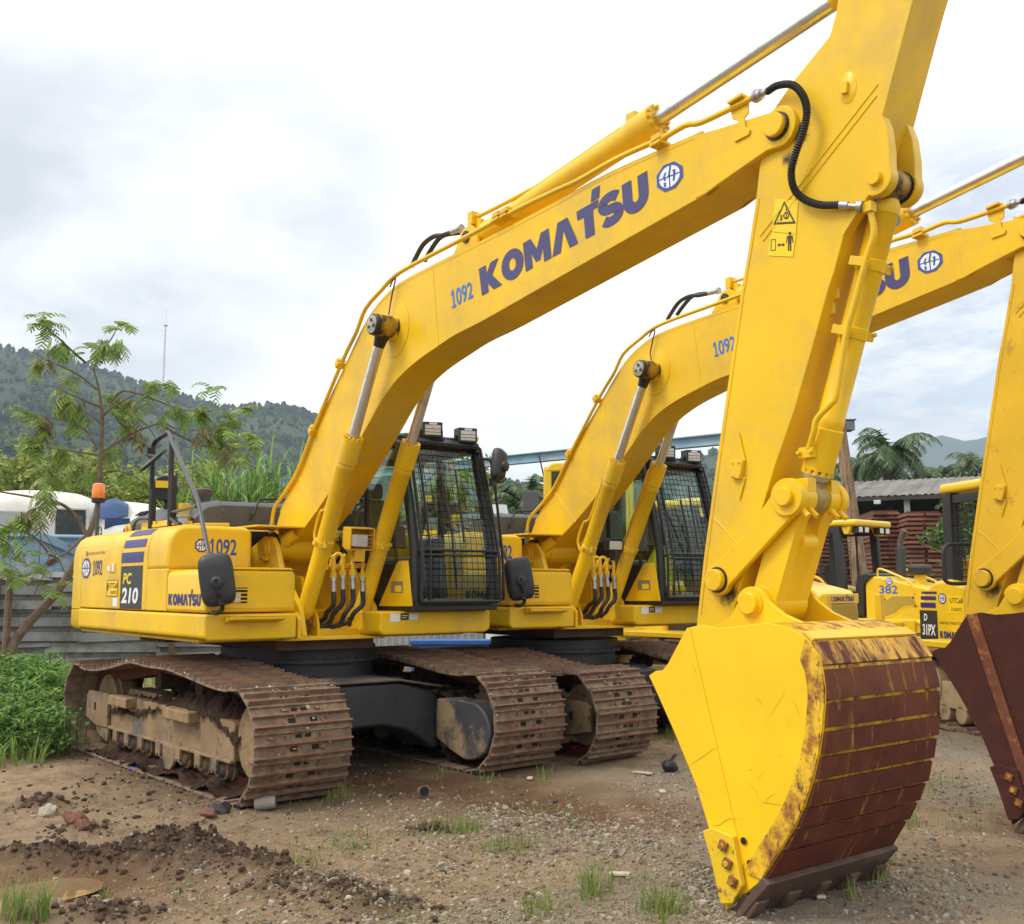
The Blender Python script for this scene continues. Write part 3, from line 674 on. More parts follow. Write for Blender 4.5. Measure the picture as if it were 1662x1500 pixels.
sm = MB(); d0 = at(249, 746, 1, -1.07); sm.xform(Matrix.Identity(4)); sm.steps((0, 0, -.018), (0, 0, .018), [(0, .15), (.3, .165), (.8, .165), (.85, .15), (1, .12)], 26)
sm.xform(Matrix.Translation(d0) @ (CR * -.62 + CU * .74 - CF * .26).normalized().to_track_quat('Z', 'Y').to_matrix().to_4x4())
smo = sm.build('convex_mirror', blackp, EX, smooth=40)
sa = MB(); sa.tube([(-1.16, -1.0, 2.74), (-1.20, -1.05, 2.78), d0 + Vector((-.02, .03, .03))], .016, 8); sa.box((-1.18, -1.03, 2.80), (.09, .07, .07)); sa.build('convex_mirror_arm', blackp, smo)
rl = MB(); c0 = at(270, 793, 1, -.72); rl.steps(c0 + Vector((-.06, .0, 0)), c0 + Vector((.05, -.03, 0)), [(0, .06), (.3, .13), (.7, .135), (1, .12)], 20)
rl.box(c0 + Vector((.056, -.045, .035)), (.012, .16, .07), Matrix.Rotation(R(-16), 3, 'Z'), 1); rl.tube([c0, c0 + Vector((-.02, .02, -.32))], .025, 8)
rl.build('rear_work_lamp', [blackp, label_y], EX)
bc = MB(); b0 = at(160, 801, 1, -1.16); pz = b0.z
bc.steps(b0 + Vector((0, 0, -.05)), b0 + Vector((0, 0, .105)), [(0, .062), (.1, .066), (.85, .060), (.95, .052), (1, .035)], 22, 0)
bc.steps(b0 + Vector((0, 0, -.10)), b0 + Vector((0, 0, -.05)), [(0, .045), (.2, .066), (1, .066)], 22, 1)
bco = bc.build('beacon', [orange_m, blackp], EX)
bp_ = MB(); bp_.tube([b0 + Vector((0, 0, -.10)), Vector((b0.x, b0.y, 2.03))], .020, 10); bp_.tube([(b0.x + .10 + .05 * math.cos(a), b0.y, 2.07 + .05 * math.sin(a)) for a in np.linspace(0, 6.1, 12)], .008, 6)
bp_.build('beacon_post', greyp, bco)

# ---- cab
CX0, CX1, CY0, CY1 = -.46, 1.235, .415, 1.32
def cabx(z): return 1.25 - .27 * max(0, (z - 1.75) / 1.05) ** 1.15       # front face leans back
CAB = MB(); CAB.bb((CX0, CY0, 1.305), (1.25, CY1, 1.36)); CAB = CAB.build('cab', blackp, EX, bevel=.01)
fr = MB()
def pill(y, r=.040): return [(cabx(z) - .03, y, z) for z in (1.34, 1.6, 1.85, 2.1, 2.3, 2.5, 2.65, 2.76)]
fr.tube(pill(CY0 + .04) + [(.86, CY0 + .05, 2.80)], .045, 10); fr.tube(pill(CY1 - .04) + [(.86, CY1 - .05, 2.80)], .055, 10)
for y in (CY0 + .04, CY1 - .04):
    fr.tube([(CX0 + .05, y, 1.34), (CX0 + .03, y, 2.2), (CX0 + .10, y, 2.80)], .05, 10)
    fr.tube([(.42, y, 1.34), (.40, y, 2.2), (.36, y, 2.80)], .032, 8)
    fr.tube([(CX0 + .1, y, 2.79), (.9, y, 2.79)], .05, 10)
for x in (CX0 + .08, .93): fr.tube([(x, CY0 + .05, 2.79), (x, CY1 - .05, 2.79)], .045, 10)
fr.tube([(1.22, CY0, 1.37), (1.22, CY1, 1.37)], .04, 10); fr.tube([(CX0 + .03, CY0, 1.98), (CX0 + .03, CY1, 1.98)], .04, 8)
fr.build('cab_frame', blackp, CAB)
sidep = MB(); sidep.prism([(CX0 + .03, 1.34), (1.22, 1.34), (1.20, 1.60), (.95, 1.72), (.42, 1.72), (.42, 1.98), (CX0 + .03, 1.98)], CY0 + .004, CY0 + .03, 'y')
sidep.prism([(CX0 + .03, 1.34), (.42, 1.34), (.42, 1.98), (CX0 + .03, 1.98)], CY1 - .03, CY1 - .004, 'y'); sidep.bb((CX0, CY0 + .03, 1.34), (CX0 + .03, CY1 - .03, 1.98)); sidep.build('cab_side_panel', blackp, CAB, bevel=.006)
pn = MB(); pn.prism([(.70, 1.34), (.985, 1.705), (1.02, 1.735), (1.17, 1.735), (1.245, 1.345)], CY0 - .012, CY0 + .002, 'y'); pno = pn.build('cab_corner_panel', yellow, CAB, bevel=.012, seg=3)
pl = MB(); pl.bb((.915, CY0 - .0165, 1.46), (1.105, CY0 - .0122, 1.56), 0); pl.bb((.985, CY0 - .020, 1.468), (1.085, CY0 - .0166, 1.52), 1); pl.build('side_marker', [steelg, label_y], pno, bevel=.002)
sg = MB(); sg.prism([(CX0 + .08, 2.0), (.40, 2.0), (.42, 1.74), (.98, 1.74), (1.19, 1.62), (1.19, 1.9), (1.03, 2.55), (.90, 2.74), (CX0 + .15, 2.74)], CY0 + .028, CY0 + .034, 'y'); sg.build('side_window', glass, CAB)
sg = MB(); sg.prism([(CX0 + .08, 1.98), (.40, 1.98), (.42, 1.38), (1.18, 1.38), (1.19, 1.9), (1.03, 2.55), (.90, 2.74), (CX0 + .15, 2.74)], CY1 - .034, CY1 - .028, 'y'); sg.build('door_window', glass, CAB)
sg = MB(); sg.bb((CX0 + .045, CY0 + .07, 2.02), (CX0 + .05, CY1 - .07, 2.74)); sg.build('rear_window', glass, CAB)
wz = np.linspace(1.40, 2.74, 14); sg = MB(); sg.grid([[(cabx(z) - .004, y, z) for y in (CY0 + .06, CY1 - .07)] for z in wz]); sg.build('windscreen', glass, CAB)
rfm = MB(); rp = [(CX0 + .02, CY0 + .02), (.86, CY0 + .02), (.97, CY0 + .10), (.97, CY1 - .10), (.86, CY1 - .02), (CX0 + .02, CY1 - .02)]
rfm.prism(rp, 2.80, 2.885, 'z'); rfo = rfm.build('cab_roof', blackp, CAB, bevel=.035, seg=3)
vis = MB(); vis.prism([(.90, 2.78), (.90, 2.86), (1.02, 2.845), (1.06, 2.805), (1.04, 2.78)], CY0 + .08, CY1 - .06, 'y'); vis.build('roof_visor', blackp, CAB, bevel=.008)
yb = MB(); yb.box((.98, CY1 - .11, 2.885), (.12, .12, .055)); yb.build('roof_corner_cap', label_y, CAB, bevel=.02)
for c0, yaw_ in (((.985, .76, 2.935), -20), ((1.0, 1.135, 2.915), -14)):
    lm = MB(); rot = Matrix.Rotation(R(yaw_), 3, 'Z')
    lm.box((0, 0, 0), (.15, .21, .155)); lm.bb((.0755, -.085, -.058), (.078, .085, .045), 1); lm.bb((.0755, -.04, .050), (.0775, .045, .070), 2)
    for k in (-.03, 0.005): lm.bb((.078, -.085, k - .003), (.080, .085, k + .003), 0)
    lm.bb((-.03, -.14, -.10), (.03, .14, -.080)); lm.bb((-.02, -.125, -.10), (.02, -.11, .0)); lm.bb((-.02, .11, -.10), (.02, .125, .0))
    lm.xform(Matrix.Translation(Vector(c0) + Vector((0, 0, -.012))) @ rot.to_4x4() @ Matrix.Scale(.86, 4)); lm.build('roof_lamp', [blackp, lens_m, white_e], CAB, bevel=.004)
# front guard of welded mesh
def gpt(s, t):                          # s across, t up
    z = 1.385 + t * (2.79 - 1.385); x = cabx(z) + .055
    y0 = CY0 + .045 + .03 * t; y1 = CY1 - .012 - .03 * t
    return Vector((x, y0 + s * (y1 - y0), z))
tv = np.linspace(0, 1, 12)
gd = MB()
for s in (0, 1): gd.tube([gpt(s, t) for t in tv], .014, 8)
gd.tube([gpt(0, 0) , gpt(1, 0)], .014, 8); gd.tube([gpt(0, 1), gpt(1, 1)], .014, 8); gd.tube([gpt(0, .315), gpt(1, .315)], .012, 8); gd.tube([gpt(.0, .285), gpt(1, .285)], .010, 8)
gd.tube([gpt(.10, t) + Vector((.004, 0, 0)) for t in tv], .011, 8)
for t in (.02, .3, .97):
    for s in (.02, .98): gd.tube([gpt(s, t), gpt(s, t) + Vector((-.09, 0, 0))], .014, 6)
gdo = gd.build('cab_guard', blackp, CAB)
gw = MB()
for i in range(1, 14): gw.tube([gpt(i / 14, t) for t in tv[::2]] + [gpt(i / 14, 1)], .0028, 4)
for i in range(1, 25): gw.tube([gpt(0, i / 25), gpt(1, i / 25)], .0028, 4)
gw.build('guard_wire', mat('dull_black_wire', (.008, .008, .009), .85, spec=.1), gdo); 
wp = MB(); wp.tube([(1.30, .83, 1.50), (1.27, .80, 1.95), (1.22, .74, 2.40)], .010, 6); wp.tube([(1.285, .92, 1.9), (1.20, .88, 2.55)], .009, 6); wp.build('wiper', blackp, CAB)
st = MB(); st.box((.10, .85, 1.72), (.52, .52, .14)); st.box((-.16, .85, 2.06), (.16, .50, .62), Matrix.Rotation(R(-10), 3, 'Y')); st.box((-.22, .85, 2.46), (.10, .28, .16)); st.bb((-.1, .65, 1.36), (.3, 1.05, 1.66))
sto = st.build('operator_seat', blackp, CAB, bevel=.04, seg=3)
cs = MB(); cs.box((.20, .55, 1.70), (.50, .12, .18)); cs.tube([(.38, .55, 1.78), (.40, .55, 1.94)], .016, 8); cs.ball((.40, .55, 1.97), .035, 10, 7); cs.build('armrest_console', greyp, CAB, bevel=.03)
mo = MB(); mo.box((.86, .50, 1.95), (.05, .14, .20), Matrix.Rotation(R(-15), 3, 'Y')); mo.tube([(.95, .48, 1.40), (.86, .48, 1.86)], .02, 8); mo.build('monitor', blackp, CAB, bevel=.01)
tl = MB()
for y in (.75, .98): tl.tube([(.95, y, 1.36), (.90, y, 1.72)], .012, 6); tl.box((.98, y, 1.39), (.16, .10, .03))
tl.build('travel_lever', blackp, CAB)
# left mirror and its pole
lp = MB(); lp.tube(catmull([at(784, 745, 0, 1.16), at(795, 747, 0, 1.20), at(799, 760, 0, 1.22), at(802, 780, 0, 1.22), at(808, 830, 0, 1.22), at(815, 900, 0, 1.22), at(817, 955, 0, 1.22), at(813, 965, 0, 1.20), at(800, 967, 0, 1.16)], 4), .013, 8)
lp.tube([at(800, 781, 0, 1.22), at(812, 783, 0, 1.22), at(820, 778, 0, 1.20)], .013, 8); lp.box(at(800, 783, 0, 1.22), (.05, .05, .07)); lp.box(at(806, 970, 0, 1.18), (.05, .04, .06))
lpo = lp.build('left_mirror_pole', blackp, CAB)
mirror('left_mirror', at(809, 754, 0, 1.25), None, .17, .30, lpo, Matrix.Rotation(R(24), 4, 'Z') @ Matrix.Rotation(R(-13), 4, 'X'))
# ---- boom
BW = .168
BT = [(-.20, 1.93), (-.22, 2.0), (-.11, 2.20), (.05, 2.37), (.53, 2.89), (1.06, 3.40), (1.20, 3.54), (1.32, 3.65), (1.44, 3.74), (1.63, 3.835), (1.89, 3.905), (2.37, 3.94), (3.15, 3.975), (3.77, 4.015), (4.30, 4.055), (5.04, 4.055)]
BTIP = [(5.50, 4.005)] + arc(5.55, 3.905, .115, .115, 80, -75, 9)
BB = [(5.48, 3.80), (5.13, 3.715), (5.05, 3.69), (4.85, 3.66), (3.77, 3.50), (3.03, 3.39), (2.82, 3.365), (2.61, 3.34), (2.38, 3.29), (2.20, 3.25), (2.01, 3.195), (1.81, 3.11), (1.60, 2.97), (1.39, 2.79), (.80, 2.31), (.26, 1.965), (.16, 1.90), (.05, 1.855), (-.10, 1.86)]
def sm(pts): return [(p.x, p.z) for p in catmull([(q[0], 0, q[1]) for q in pts], 3)]
def inset(poly, d):
    n = len(poly); out = []
    ar = sum(poly[i][0] * poly[(i + 1) % n][1] - poly[(i + 1) % n][0] * poly[i][1] for i in range(n))
    sg = 1 if ar > 0 else -1
    for i in range(n):
        a = Vector(poly[i - 1]); b = Vector(poly[i]); c = Vector(poly[(i + 1) % n])
        t = ((b - a).normalized() + (c - b).normalized()).normalized(); nn = Vector((-t.y, t.x)) * sg
        out.append((b.x + nn.x * d, b.y + nn.y * d))
    return out
bpoly = sm(BT) + BTIP + sm(BB)
m = MB()
main = sm(BT) + [(5.33, 4.02), (5.33, 3.77), (5.13, 3.715)] + sm(BB[2:])
m.prism(main, -BW, BW, 'y')
BOOM = m.build('boom', yellow, EX, bevel=.006)
fl = MB()                                           # side plates stand a little proud of the top plate
for s in (-1, 1):
    fl.prism(sm(BT[2:]) + [(p[0], p[1] - .026) for p in sm(BT[2:])[::-1]], s * (BW + .002), s * (BW - .012), 'y')
fl.xform(Matrix.Translation((0, 0, .011))); fl.build('top_flange', yellow, BOOM)
tip = MB()
tpoly = [(4.98, 4.058)] + BTIP + BB[:3] + [(4.98, 3.685)]
tip.prism(tpoly, -BW - .004, -.128, 'y'); tip.prism(tpoly, .128, BW + .004, 'y'); tip.build('boom_fork', yellow, BOOM, bevel=.008)
for s in (-1, 1):
    b = MB(); b.steps((5.55, s * .16, 3.91), (5.55, s * .215, 3.91), [(0, .105), (.12, .105), (.14, .064), (.93, .064), (1, .059)], 24); b.steps((5.55, s * .17, 3.91), (5.55, s * .186, 3.91), [(0, .078), (1, .074)], 24, 1)
    b.build('boom_pin', [yellow, grease], BOOM, smooth=30)
    # bosses for the lift cylinders
    r = MB(); cx, cz = 1.82, 3.555
    rows = [[(cx + rr * math.cos(a), s * (BW + d), cz + rr * 1.1 * math.sin(a)) for a in np.linspace(0, 2 * math.pi, 33)] for rr, d in ((.215, .000), (.213, .006), (.207, .006), (.16, .012), (.10, .020), (.09, .05))]
    r.grid(rows); r.build('boss_plate', yellow, BOOM)
    for p0, p1, rr in (((.21, 2.54), (.60, 2.16), .006), ((5.0, 4.05), (5.06, 3.70), .004), ((2.35, 3.94), (2.44, 3.31), .0025)):
        seam = MB(); seam.tube([(p0[0], s * (BW + .001), p0[1]), (p1[0], s * (BW + .001), p1[1])], rr, 6); seam.build('weld_seam', yellow, BOOM)
fb = MB(); fb.steps((.06, -.335, 1.865), (.06, .335, 1.865), [(0, .10), (.02, .115), (.06, .12), (.24, .12), (.25, .13), (.75, .13), (.76, .12), (.94, .12), (.98, .115), (1, .10)], 28)
fb.build('boom_foot', yellow, BOOM)
for s in (-1, 1):
    fg = MB(); fg.steps((.06, s * .300, 1.865), (.06, s * .334, 1.865), [(0, .124), (.3, .135), (1, .13)], 20); fg.build('foot_seal', grease, BOOM)
for s in (-1, 1):
    ft = MB(); ft.tube([(.24, s * .185, 1.99), (.13, s * .25, 1.895)], [.055, .065], 14); ft.build('foot_gusset', yellow, BOOM, bevel=.004)
# pipes along the back of the boom
PN = [(1230, 155.6), (1218, 160.6), (1181, 179), (1137, 199.5), (1113, 203.5), (1076, 224.7), (1057, 232.7), (999, 259), (938, 293.6), (900, 310.8), (827, 346.5), (760, 383), (670, 430), (639.6, 449.4), (620, 470), (593.4, 501), (578, 540), (555.6, 586.6), (510.8, 694), (483, 765), (460, 803), (446, 824), (441.5, 848)]
for s in (-1, 1):
    pts = [at(u, v, 1, -.19) for u, v in PN]
    pts = [Vector((p.x, p.y if s < 0 else -p.y, p.z)) for p in pts]
    p = MB(); p.tube(catmull(pts, 3), .0175, 9)
    po = p.build('boom_pipe', yellow, BOOM)
    e = MB(); a = pts[-1]; e.steps(a, a + Vector((-.015, 0, -.17)), [(0, .03), (.25, .032), (.26, .038), (.42, .038), (.43, .024), (1, .022)], 12); e.build('pipe_coupling', steelg, po)
    for u, v, big in ((553.5, 592, 0), (510, 700, 0), (1071, 232, 1), (810, 356, 1), (824, 349, 0)):
        c = at(u, v, 1, -.178); c.y *= -s if s > 0 else 1; cl = MB()
        d = Vector((.55, 0, .45)).normalized() if u < 600 else Vector((1, 0, .12))
        rot = Matrix.Rotation(-math.atan2(d.z, d.x), 3, 'Y')
        cl.box(c + rot @ Vector((0, 0, .028)), (.075, .075, .035), rot, 0); cl.box(c + rot @ Vector((0, 0, -.014)), (.085 if big else .06, .10, .022), rot, 0)
        cl.box(c + rot @ Vector((.0, -.005, .007)), (.05, .06, .03), rot, 1)
        cl.build('pipe_clamp', [yellow2, grease], BOOM, bevel=.004)
    pb = MB(); c = at(1200, 195, 1, -.178)
    prof = [at(u, v, 1, -.178) for u, v in ((1184, 163), (1216, 168), (1216, 184), (1209, 192), (1211, 206), (1218, 211), (1216, 219), (1193, 231), (1190, 224), (1197, 213), (1199, 197), (1189, 194))]
    pb.prism([(q.x, q.z) for q in prof], s * (BW + .006), s * (BW + .016), 'y'); q = at(1199, 163, 1, -.185)
    pb.box((q.x, s * .19, q.z), (.10, .07, .018), Matrix.Rotation(R(-8), 3, 'Y')); pb.build('pipe_bracket', yellow, BOOM, bevel=.003)
    f = MB(); a, b = at(1224, 158, 1, -.19), at(1246, 148, 1, -.19); a.y *= -s; b.y *= -s
    a.y = b.y = s * .19
    f.steps(a, b, [(0, .034), (.25, .036), (.26, .030), (.55, .030), (.56, .016), (1, .018)], 12); f.build('hose_fitting', steelg, BOOM)
# flexible hose down to the arm, ribbed
hp_ = [(1245, 149), (1262, 139), (1286, 138), (1303, 155), (1309.5, 180), (1304, 213), (1292, 247), (1284.5, 277), (1288, 304), (1303, 322), (1330, 332.5), (1364, 333)]
for s in (-1, 1):
    ys_ = [-.19, -.195, -.205, -.215, -.22, -.22, -.215, -.205, -.195, -.185, -.175, -.165]
    pts = catmull([Vector((at(u, v, 1, y).x, y if s < 0 else -y, at(u, v, 1, y).z)) for (u, v), y in zip(hp_, ys_)], 16)
    h = MB(); h.tube(pts, [.0165 if i % 2 else .0215 for i in range(len(pts))], 8); h.build('hydraulic_hose', rubber, BOOM, smooth=60)
    e = MB(); a, b = pts[-1], Vector((at(1400, 336, 1, -.15).x, s * .15, at(1400, 336, 1, -.15).z)); e.steps(a, b, [(0, .022), (.35, .022), (.4, .014), (.75, .014), (.8, .03), (1, .03)], 10); e.build('hose_end', steelg, BOOM)
# arm-cylinder hoses on the boom back
for pts in ([(736, 376), (718, 382), (704, 384), (687, 397), (674, 420), (668, 433)], [(745, 378), (725, 381), (712, 388), (698, 408), (689, 424)]):
    for y in ((-.08,) if pts[0][0] < 740 else (.03,)):
        h = MB(); h.tube(catmull([at(u, v, 1, y) for u, v in pts], 5), .019, 8); h.build('arm_cylinder_hose', rubber, BOOM)
e = MB(); e.steps(at(733, 377, 1, -.08), at(750, 370, 1, -.08), [(0, .022), (.7, .022), (.72, .03), (1, .03)], 10); e.build('hose_end', steelg, BOOM)
ga = MB(); pts = [at(u, v, 1, y) for u, v, y in ((642, 452, -.19), (641, 458, -.20), (637, 475, -.205), (633, 497, -.21), (631, 510, -.26))]; ga.tube(catmull(pts, 4), .0065, 6)
ga.tube(catmull([at(u, v, 1, -.19) for u, v in ((633, 466), (637, 456), (642, 451))], 4), .0065, 6); ga.build('grease_line', mat('brown_grease_line', (.10, .04, .02), .6), BOOM)

# ---- cylinders
def cylinder(name, a, b, split, R_, r_, collar=.22, mats=None, bolts=True):
    """barrel from a to split (0..1), rod from there to b"""
    a = Vector(a); b = Vector(b); L_ = (b - a).length; d = (b - a).normalized(); mid = a.lerp(b, split)
    o = MB(); o.steps(a + d * .06, mid, [(0, R_ * .75), (.03, R_ * 1.06), (.055, R_ * 1.08), (.06, R_), (1 - (collar + .06) / (L_ * split), R_), (1 - (collar + .055) / (L_ * split), R_ * 1.05), (1 - (collar + .02) / (L_ * split), R_ * 1.05), (1 - collar / (L_ * split), R_ * 1.02), (1 - collar * .97 / (L_ * split), R_ * 1.16), (.999, R_ * 1.16), (1, R_ * .9)], 26)
    if bolts:
        up = Vector((0, 1, 0)); q = d.cross(up).normalized(); w = q.cross(d)
        for i in range(12):
            an = 2 * math.pi * i / 12; c = mid + (q * math.cos(an) + w * math.sin(an)) * R_ * .98
            o.cyl(c - d * .02, c + d * .022, .014, n=6)
    barrel = o.build(name, yellow, EX)
    r = MB(); r.cyl(mid - d * .05, b, r_, n=20); ro = r.build('cylinder_rod', chrome, barrel)
    return barrel, ro, d, mid
for s in (-1, 1):
    y = s * .278
    A = (.58, y, 1.205); B = (1.845, y, 3.553)
    bo, ro, d, mid = cylinder('boom_cylinder', A, B, .640, .0725, .043)
    e = MB(); e.steps((1.845, y - s * .085, 3.553), (1.845, y + s * .075, 3.553), [(0, .075), (.2, .088), (.95, .088), (1, .08)], 22, 0)
    e.steps((1.845, y + s * .076, 3.553), (1.845, y + s * .118, 3.553), [(0, .086), (.2, .088), (.85, .084), (1, .077)], 24, 1)
    e.steps((1.845, y + s * .1185, 3.553), (1.845, y + s * .121, 3.553), [(0, .072), (1, .068)], 24, 2)
    for k in range(3):
        a_ = R(90 + 120 * k); e.cyl((1.845 + .035 * math.cos(a_), y + s * .121, 3.553 + .035 * math.sin(a_)), (1.845 + .035 * math.cos(a_), y + s * .128, 3.553 + .035 * math.sin(a_)), .013, n=6, mi=1)
    e.steps((1.845, y - s * .115, 3.553), (1.845, y - s * .085, 3.553), [(0, .10), (1, .085)], 22, 1)
    e.cyl(Vector(B) - d * .17, Vector(B) - d * .06, .045, .062, 16, 1)
    e.build('rod_eye', [mat('greasy_eye_yellow', (.40, .24, .02), .5, dirt=((.03, .02, .012), 7, .42, .58, .5)), grease, mat('pale_pin_cap', (.40, .38, .31), .5, dirt=((.10, .08, .05), 30, .52, .62, .6))], ro)
    ec = MB(); ec.steps((.58, y - .062, 1.205), (.58, y + .062, 1.205), [(0, .07), (.1, .078), (.9, .078), (1, .07)], 20); ec.tube([(.58, y, 1.205), Vector((.58, y, 1.205)) + d * .10], .05, 12)
    ec.build('cylinder_foot', mat('greasy_yellow', (.42, .24, .02), .5, dirt=((.03, .02, .012), 9, .40, .58, .5)), bo)
    cb_ = MB(); c = Vector(A).lerp(Vector(B), .285); cb_.steps(c - d * .025, c + d * .025, [(0, .078), (.02, .080), (.98, .080), (1, .078)], 22); cb_.box(c + Vector((.0, s * .075 if s > 0 else -.075, 0)), (.05, .05, .03)); cb_.box(c + Vector((.07, -.03, 0)), (.03, .02, .09)); cb_.box(c + Vector((.07, .0, 0)), (.03, .07, .02)); cb_.build('cylinder_band', yellow, bo, bevel=.003)
    # rigid pipe from the head down beside the barrel
    off = Vector((-.105, .0, .045)); pp_ = [mid - d * .08 + off * .75, mid - d * .12 + off, mid - d * .55 + off, mid - d * .62 + off * 1.05]
    if s < 0: pp_ = [mid - d * .08 + off * .75, mid - d * .12 + off, mid - d * .42 + off * 1.05, mid - d * .66 + off * 1.1, mid - d * .74 + off * 1.7, mid - d * .93 + off * 1.7, mid - d * 1.02 + off * 1.0]
    else: pp_ = [mid - d * .08 + off * .75, mid - d * .12 + off, mid - d * .5 + off, mid - d * 1.0 + off]
    p = MB(); p.tube(catmull(pp_, 5), .0135, 8); p.build('cylinder_pipe', yellow, bo)
# arm cylinder on top of the boom
A0 = at(778, 378, 1, 0) + Vector((-.02, 0, -.05)); B0 = at(1346, 8, 1, 0)
d_ = (B0 - A0).normalized(); spl = (at(1066, 189, 1, 0) - A0).length / ((B0 - A0).length)
ab, ar, ad, amid = cylinder('arm_cylinder', A0, B0 + d_ * .32, spl * (B0 - A0).length / (B0 + d_ * .32 - A0).length, .086, .047, .20)
re = MB(); re.steps(B0 + d_ * .02, B0 + d_ * .30, [(0, .05), (.15, .075), (1, .08)], 18); re.steps(B0 + d_ * .32 + Vector((0, -.09, 0)), B0 + d_ * .32 + Vector((0, .09, 0)), [(0, .10), (1, .10)], 20); re.build('rod_eye', yellow2, ar)
fbk = MB()
for s in (-1, 1): fbk.prism([(A0.x - .22, 3.93), (A0.x - .05, A0.z + .07), (A0.x + .04, A0.z + .09), (A0.x + .11, A0.z + .03), (A0.x + .16, 3.93)], s * .075, s * .105, 'y')
fbk.build('arm_cylinder_bracket', yellow, BOOM, bevel=.006)
fe = MB(); fe.steps(A0 + Vector((0, -.07, 0)), A0 + Vector((0, .07, 0)), [(0, .075), (.05, .085), (.95, .085), (1, .075)], 20); fe.steps(A0 + Vector((0, -.12, 0)), A0 + Vector((0, .12, 0)), [(0, .045), (1, .045)], 16, 1); fe.build('cylinder_foot', [yellow2, grease], ab)
ap = MB(); pts = [at(u, v, 1, -.05) for u, v in ((772, 352), (790, 345), (859, 309), (880, 297), (1000, 215), (1026, 198))]; ap.tube(catmull(pts, 4), .0165, 8); ap.box(at(1030, 194, 1, -.03), (.08, .08, .07)); ap.box(at(770, 356, 1, -.05), (.06, .09, .10)); ap.box(at(778, 368, 1, -.03), (.09, .06, .12), Matrix.Rotation(R(25), 3, 'Y'))
ap.build('arm_cylinder_pipe', yellow, ab, bevel=.003)

# ---- arm
AW = .136
AL = [(6.02, 4.735), (5.94, 4.60), (5.905, 4.40), (5.86, 4.29), (5.62, 4.13), (5.49, 4.02), (5.43, 3.88), (5.40, 3.74), (5.37, 3.57), (5.30, 3.27), (5.25, 3.08), (5.15, 2.61), (5.06, 2.20), (4.95, 1.66), (4.90, 1.36), (4.88, 1.24)]
AR = [(4.95, 1.17), (5.05, 1.17), (5.12, 1.28), (5.16, 1.41), (5.33, 1.85), (5.44, 2.12), (5.57, 2.39), (5.70, 2.72), (5.80, 2.985), (5.835, 3.06), (5.94, 3.345), (6.03, 3.50), (6.11, 3.69), (6.21, 3.97), (6.32, 4.27), (6.40, 4.47), (6.37, 4.53)]
m = MB(); m.prism(AL + AR, -AW, AW, 'y'); ARM = m.build('arm', yellow, EX, bevel=.006)
for s in (-1, 1):
    e = MB(); pl = [(5.885, 3.22), (5.945, 3.36), (6.03, 3.52), (6.10, 3.70), (6.125, 3.80), (6.155, 3.70), (6.165, 3.58)] + arc(6.085, 3.465, .085, .085, 25, -120, 9)
    e.prism([(p[0] + (.01 if s > 0 else 0), p[1]) for p in pl], s * AW * (1.02), s * .072, 'y'); e.build('cylinder_ear', yellow, ARM, bevel=.005)
    e2 = MB(); e2.steps((6.085, s * AW, 3.465), (6.085, s * (AW + .028), 3.465), [(0, .036), (.9, .036), (1, .033)], 18); e2.steps((6.085, s * .06, 3.465), (6.085, s * .075, 3.465), [(0, .082), (1, .082)], 18, 1); e2.build('ear_pin', [yellow, grease], ARM)
    bd = MB(); c = [(5.83, 4.02), (5.87, 4.06), (5.88, 4.10), (5.86, 4.14)]
    rows = [[(5.955 + rr * math.cos(a) * .6, s * (AW + dd), 3.975 + rr * math.sin(a)) for a in np.linspace(0, 2 * math.pi, 21)] for rr, dd in ((.085, 0), (.078, .004), (0.001, .005))]
    bd.grid(rows); bd.box((5.945, s * (AW + .012), 3.975), (.032, .02, .055), Matrix.Rotation(R(8), 3, 'Y')); bd.build('greasing_boss', yellow, ARM)
    for a, b in (((5.39, 3.36), (6.12, 3.93)), ((5.41, 3.33), (6.11, 3.875)), ((5.03, 1.88), (5.10, 1.82)), ((5.10, 1.82), (5.20, 1.72))):
        sm_ = MB(); sm_.tube([(a[0], s * (AW + .0005), a[1]), (b[0], s * (AW + .0005), b[1])], .0045, 6); sm_.build('weld_seam', yellow, ARM)
    sm_ = MB(); sm_.tube([(q[0] + .025, s * (AW + .0005), q[1]) for q in AL[8:-1]], .004, 6); sm_.build('weld_seam', yellow, ARM)
    st = MB(); c = at(1198, 762, 1, -AW - .01); c.y = s * (AW + .014)
    st.box(c, (.068, .03, .095), Matrix.Rotation(R(14), 3, 'Y')); st.prism([(c.x + .01, c.z + .20), (c.x - .03, c.z + .05), (c.x + .05, c.z + .04)], s * AW, s * (AW + .012), 'y'); st.prism([(c.x + .02, c.z - .04), (c.x + .045, c.z - .05), (c.x + .0, c.z - .17)], s * AW, s * (AW + .010), 'y')
    for k in (-1, 1):
        for l in (-1, 1): st.cyl((c.x + k * .022, s * (AW + .02), c.z + l * .034), (c.x + k * .022, s * (AW + .036), c.z + l * .034), .007, n=6)
    st.build('link_stop', yellow, ARM, bevel=.005)
lg = MB()
for u, v in ((1350, 478), (1343, 503)):
    c = at(u, v, 1, -.06); lg.prism([(c.x - .06, c.z + .03), (c.x + .04, c.z + .035), (c.x + .045, c.z - .03), (c.x - .06, c.z - .05)], -.075, -.05, 'y')
lg.build('lifting_lug', yellow, ARM, bevel=.004)
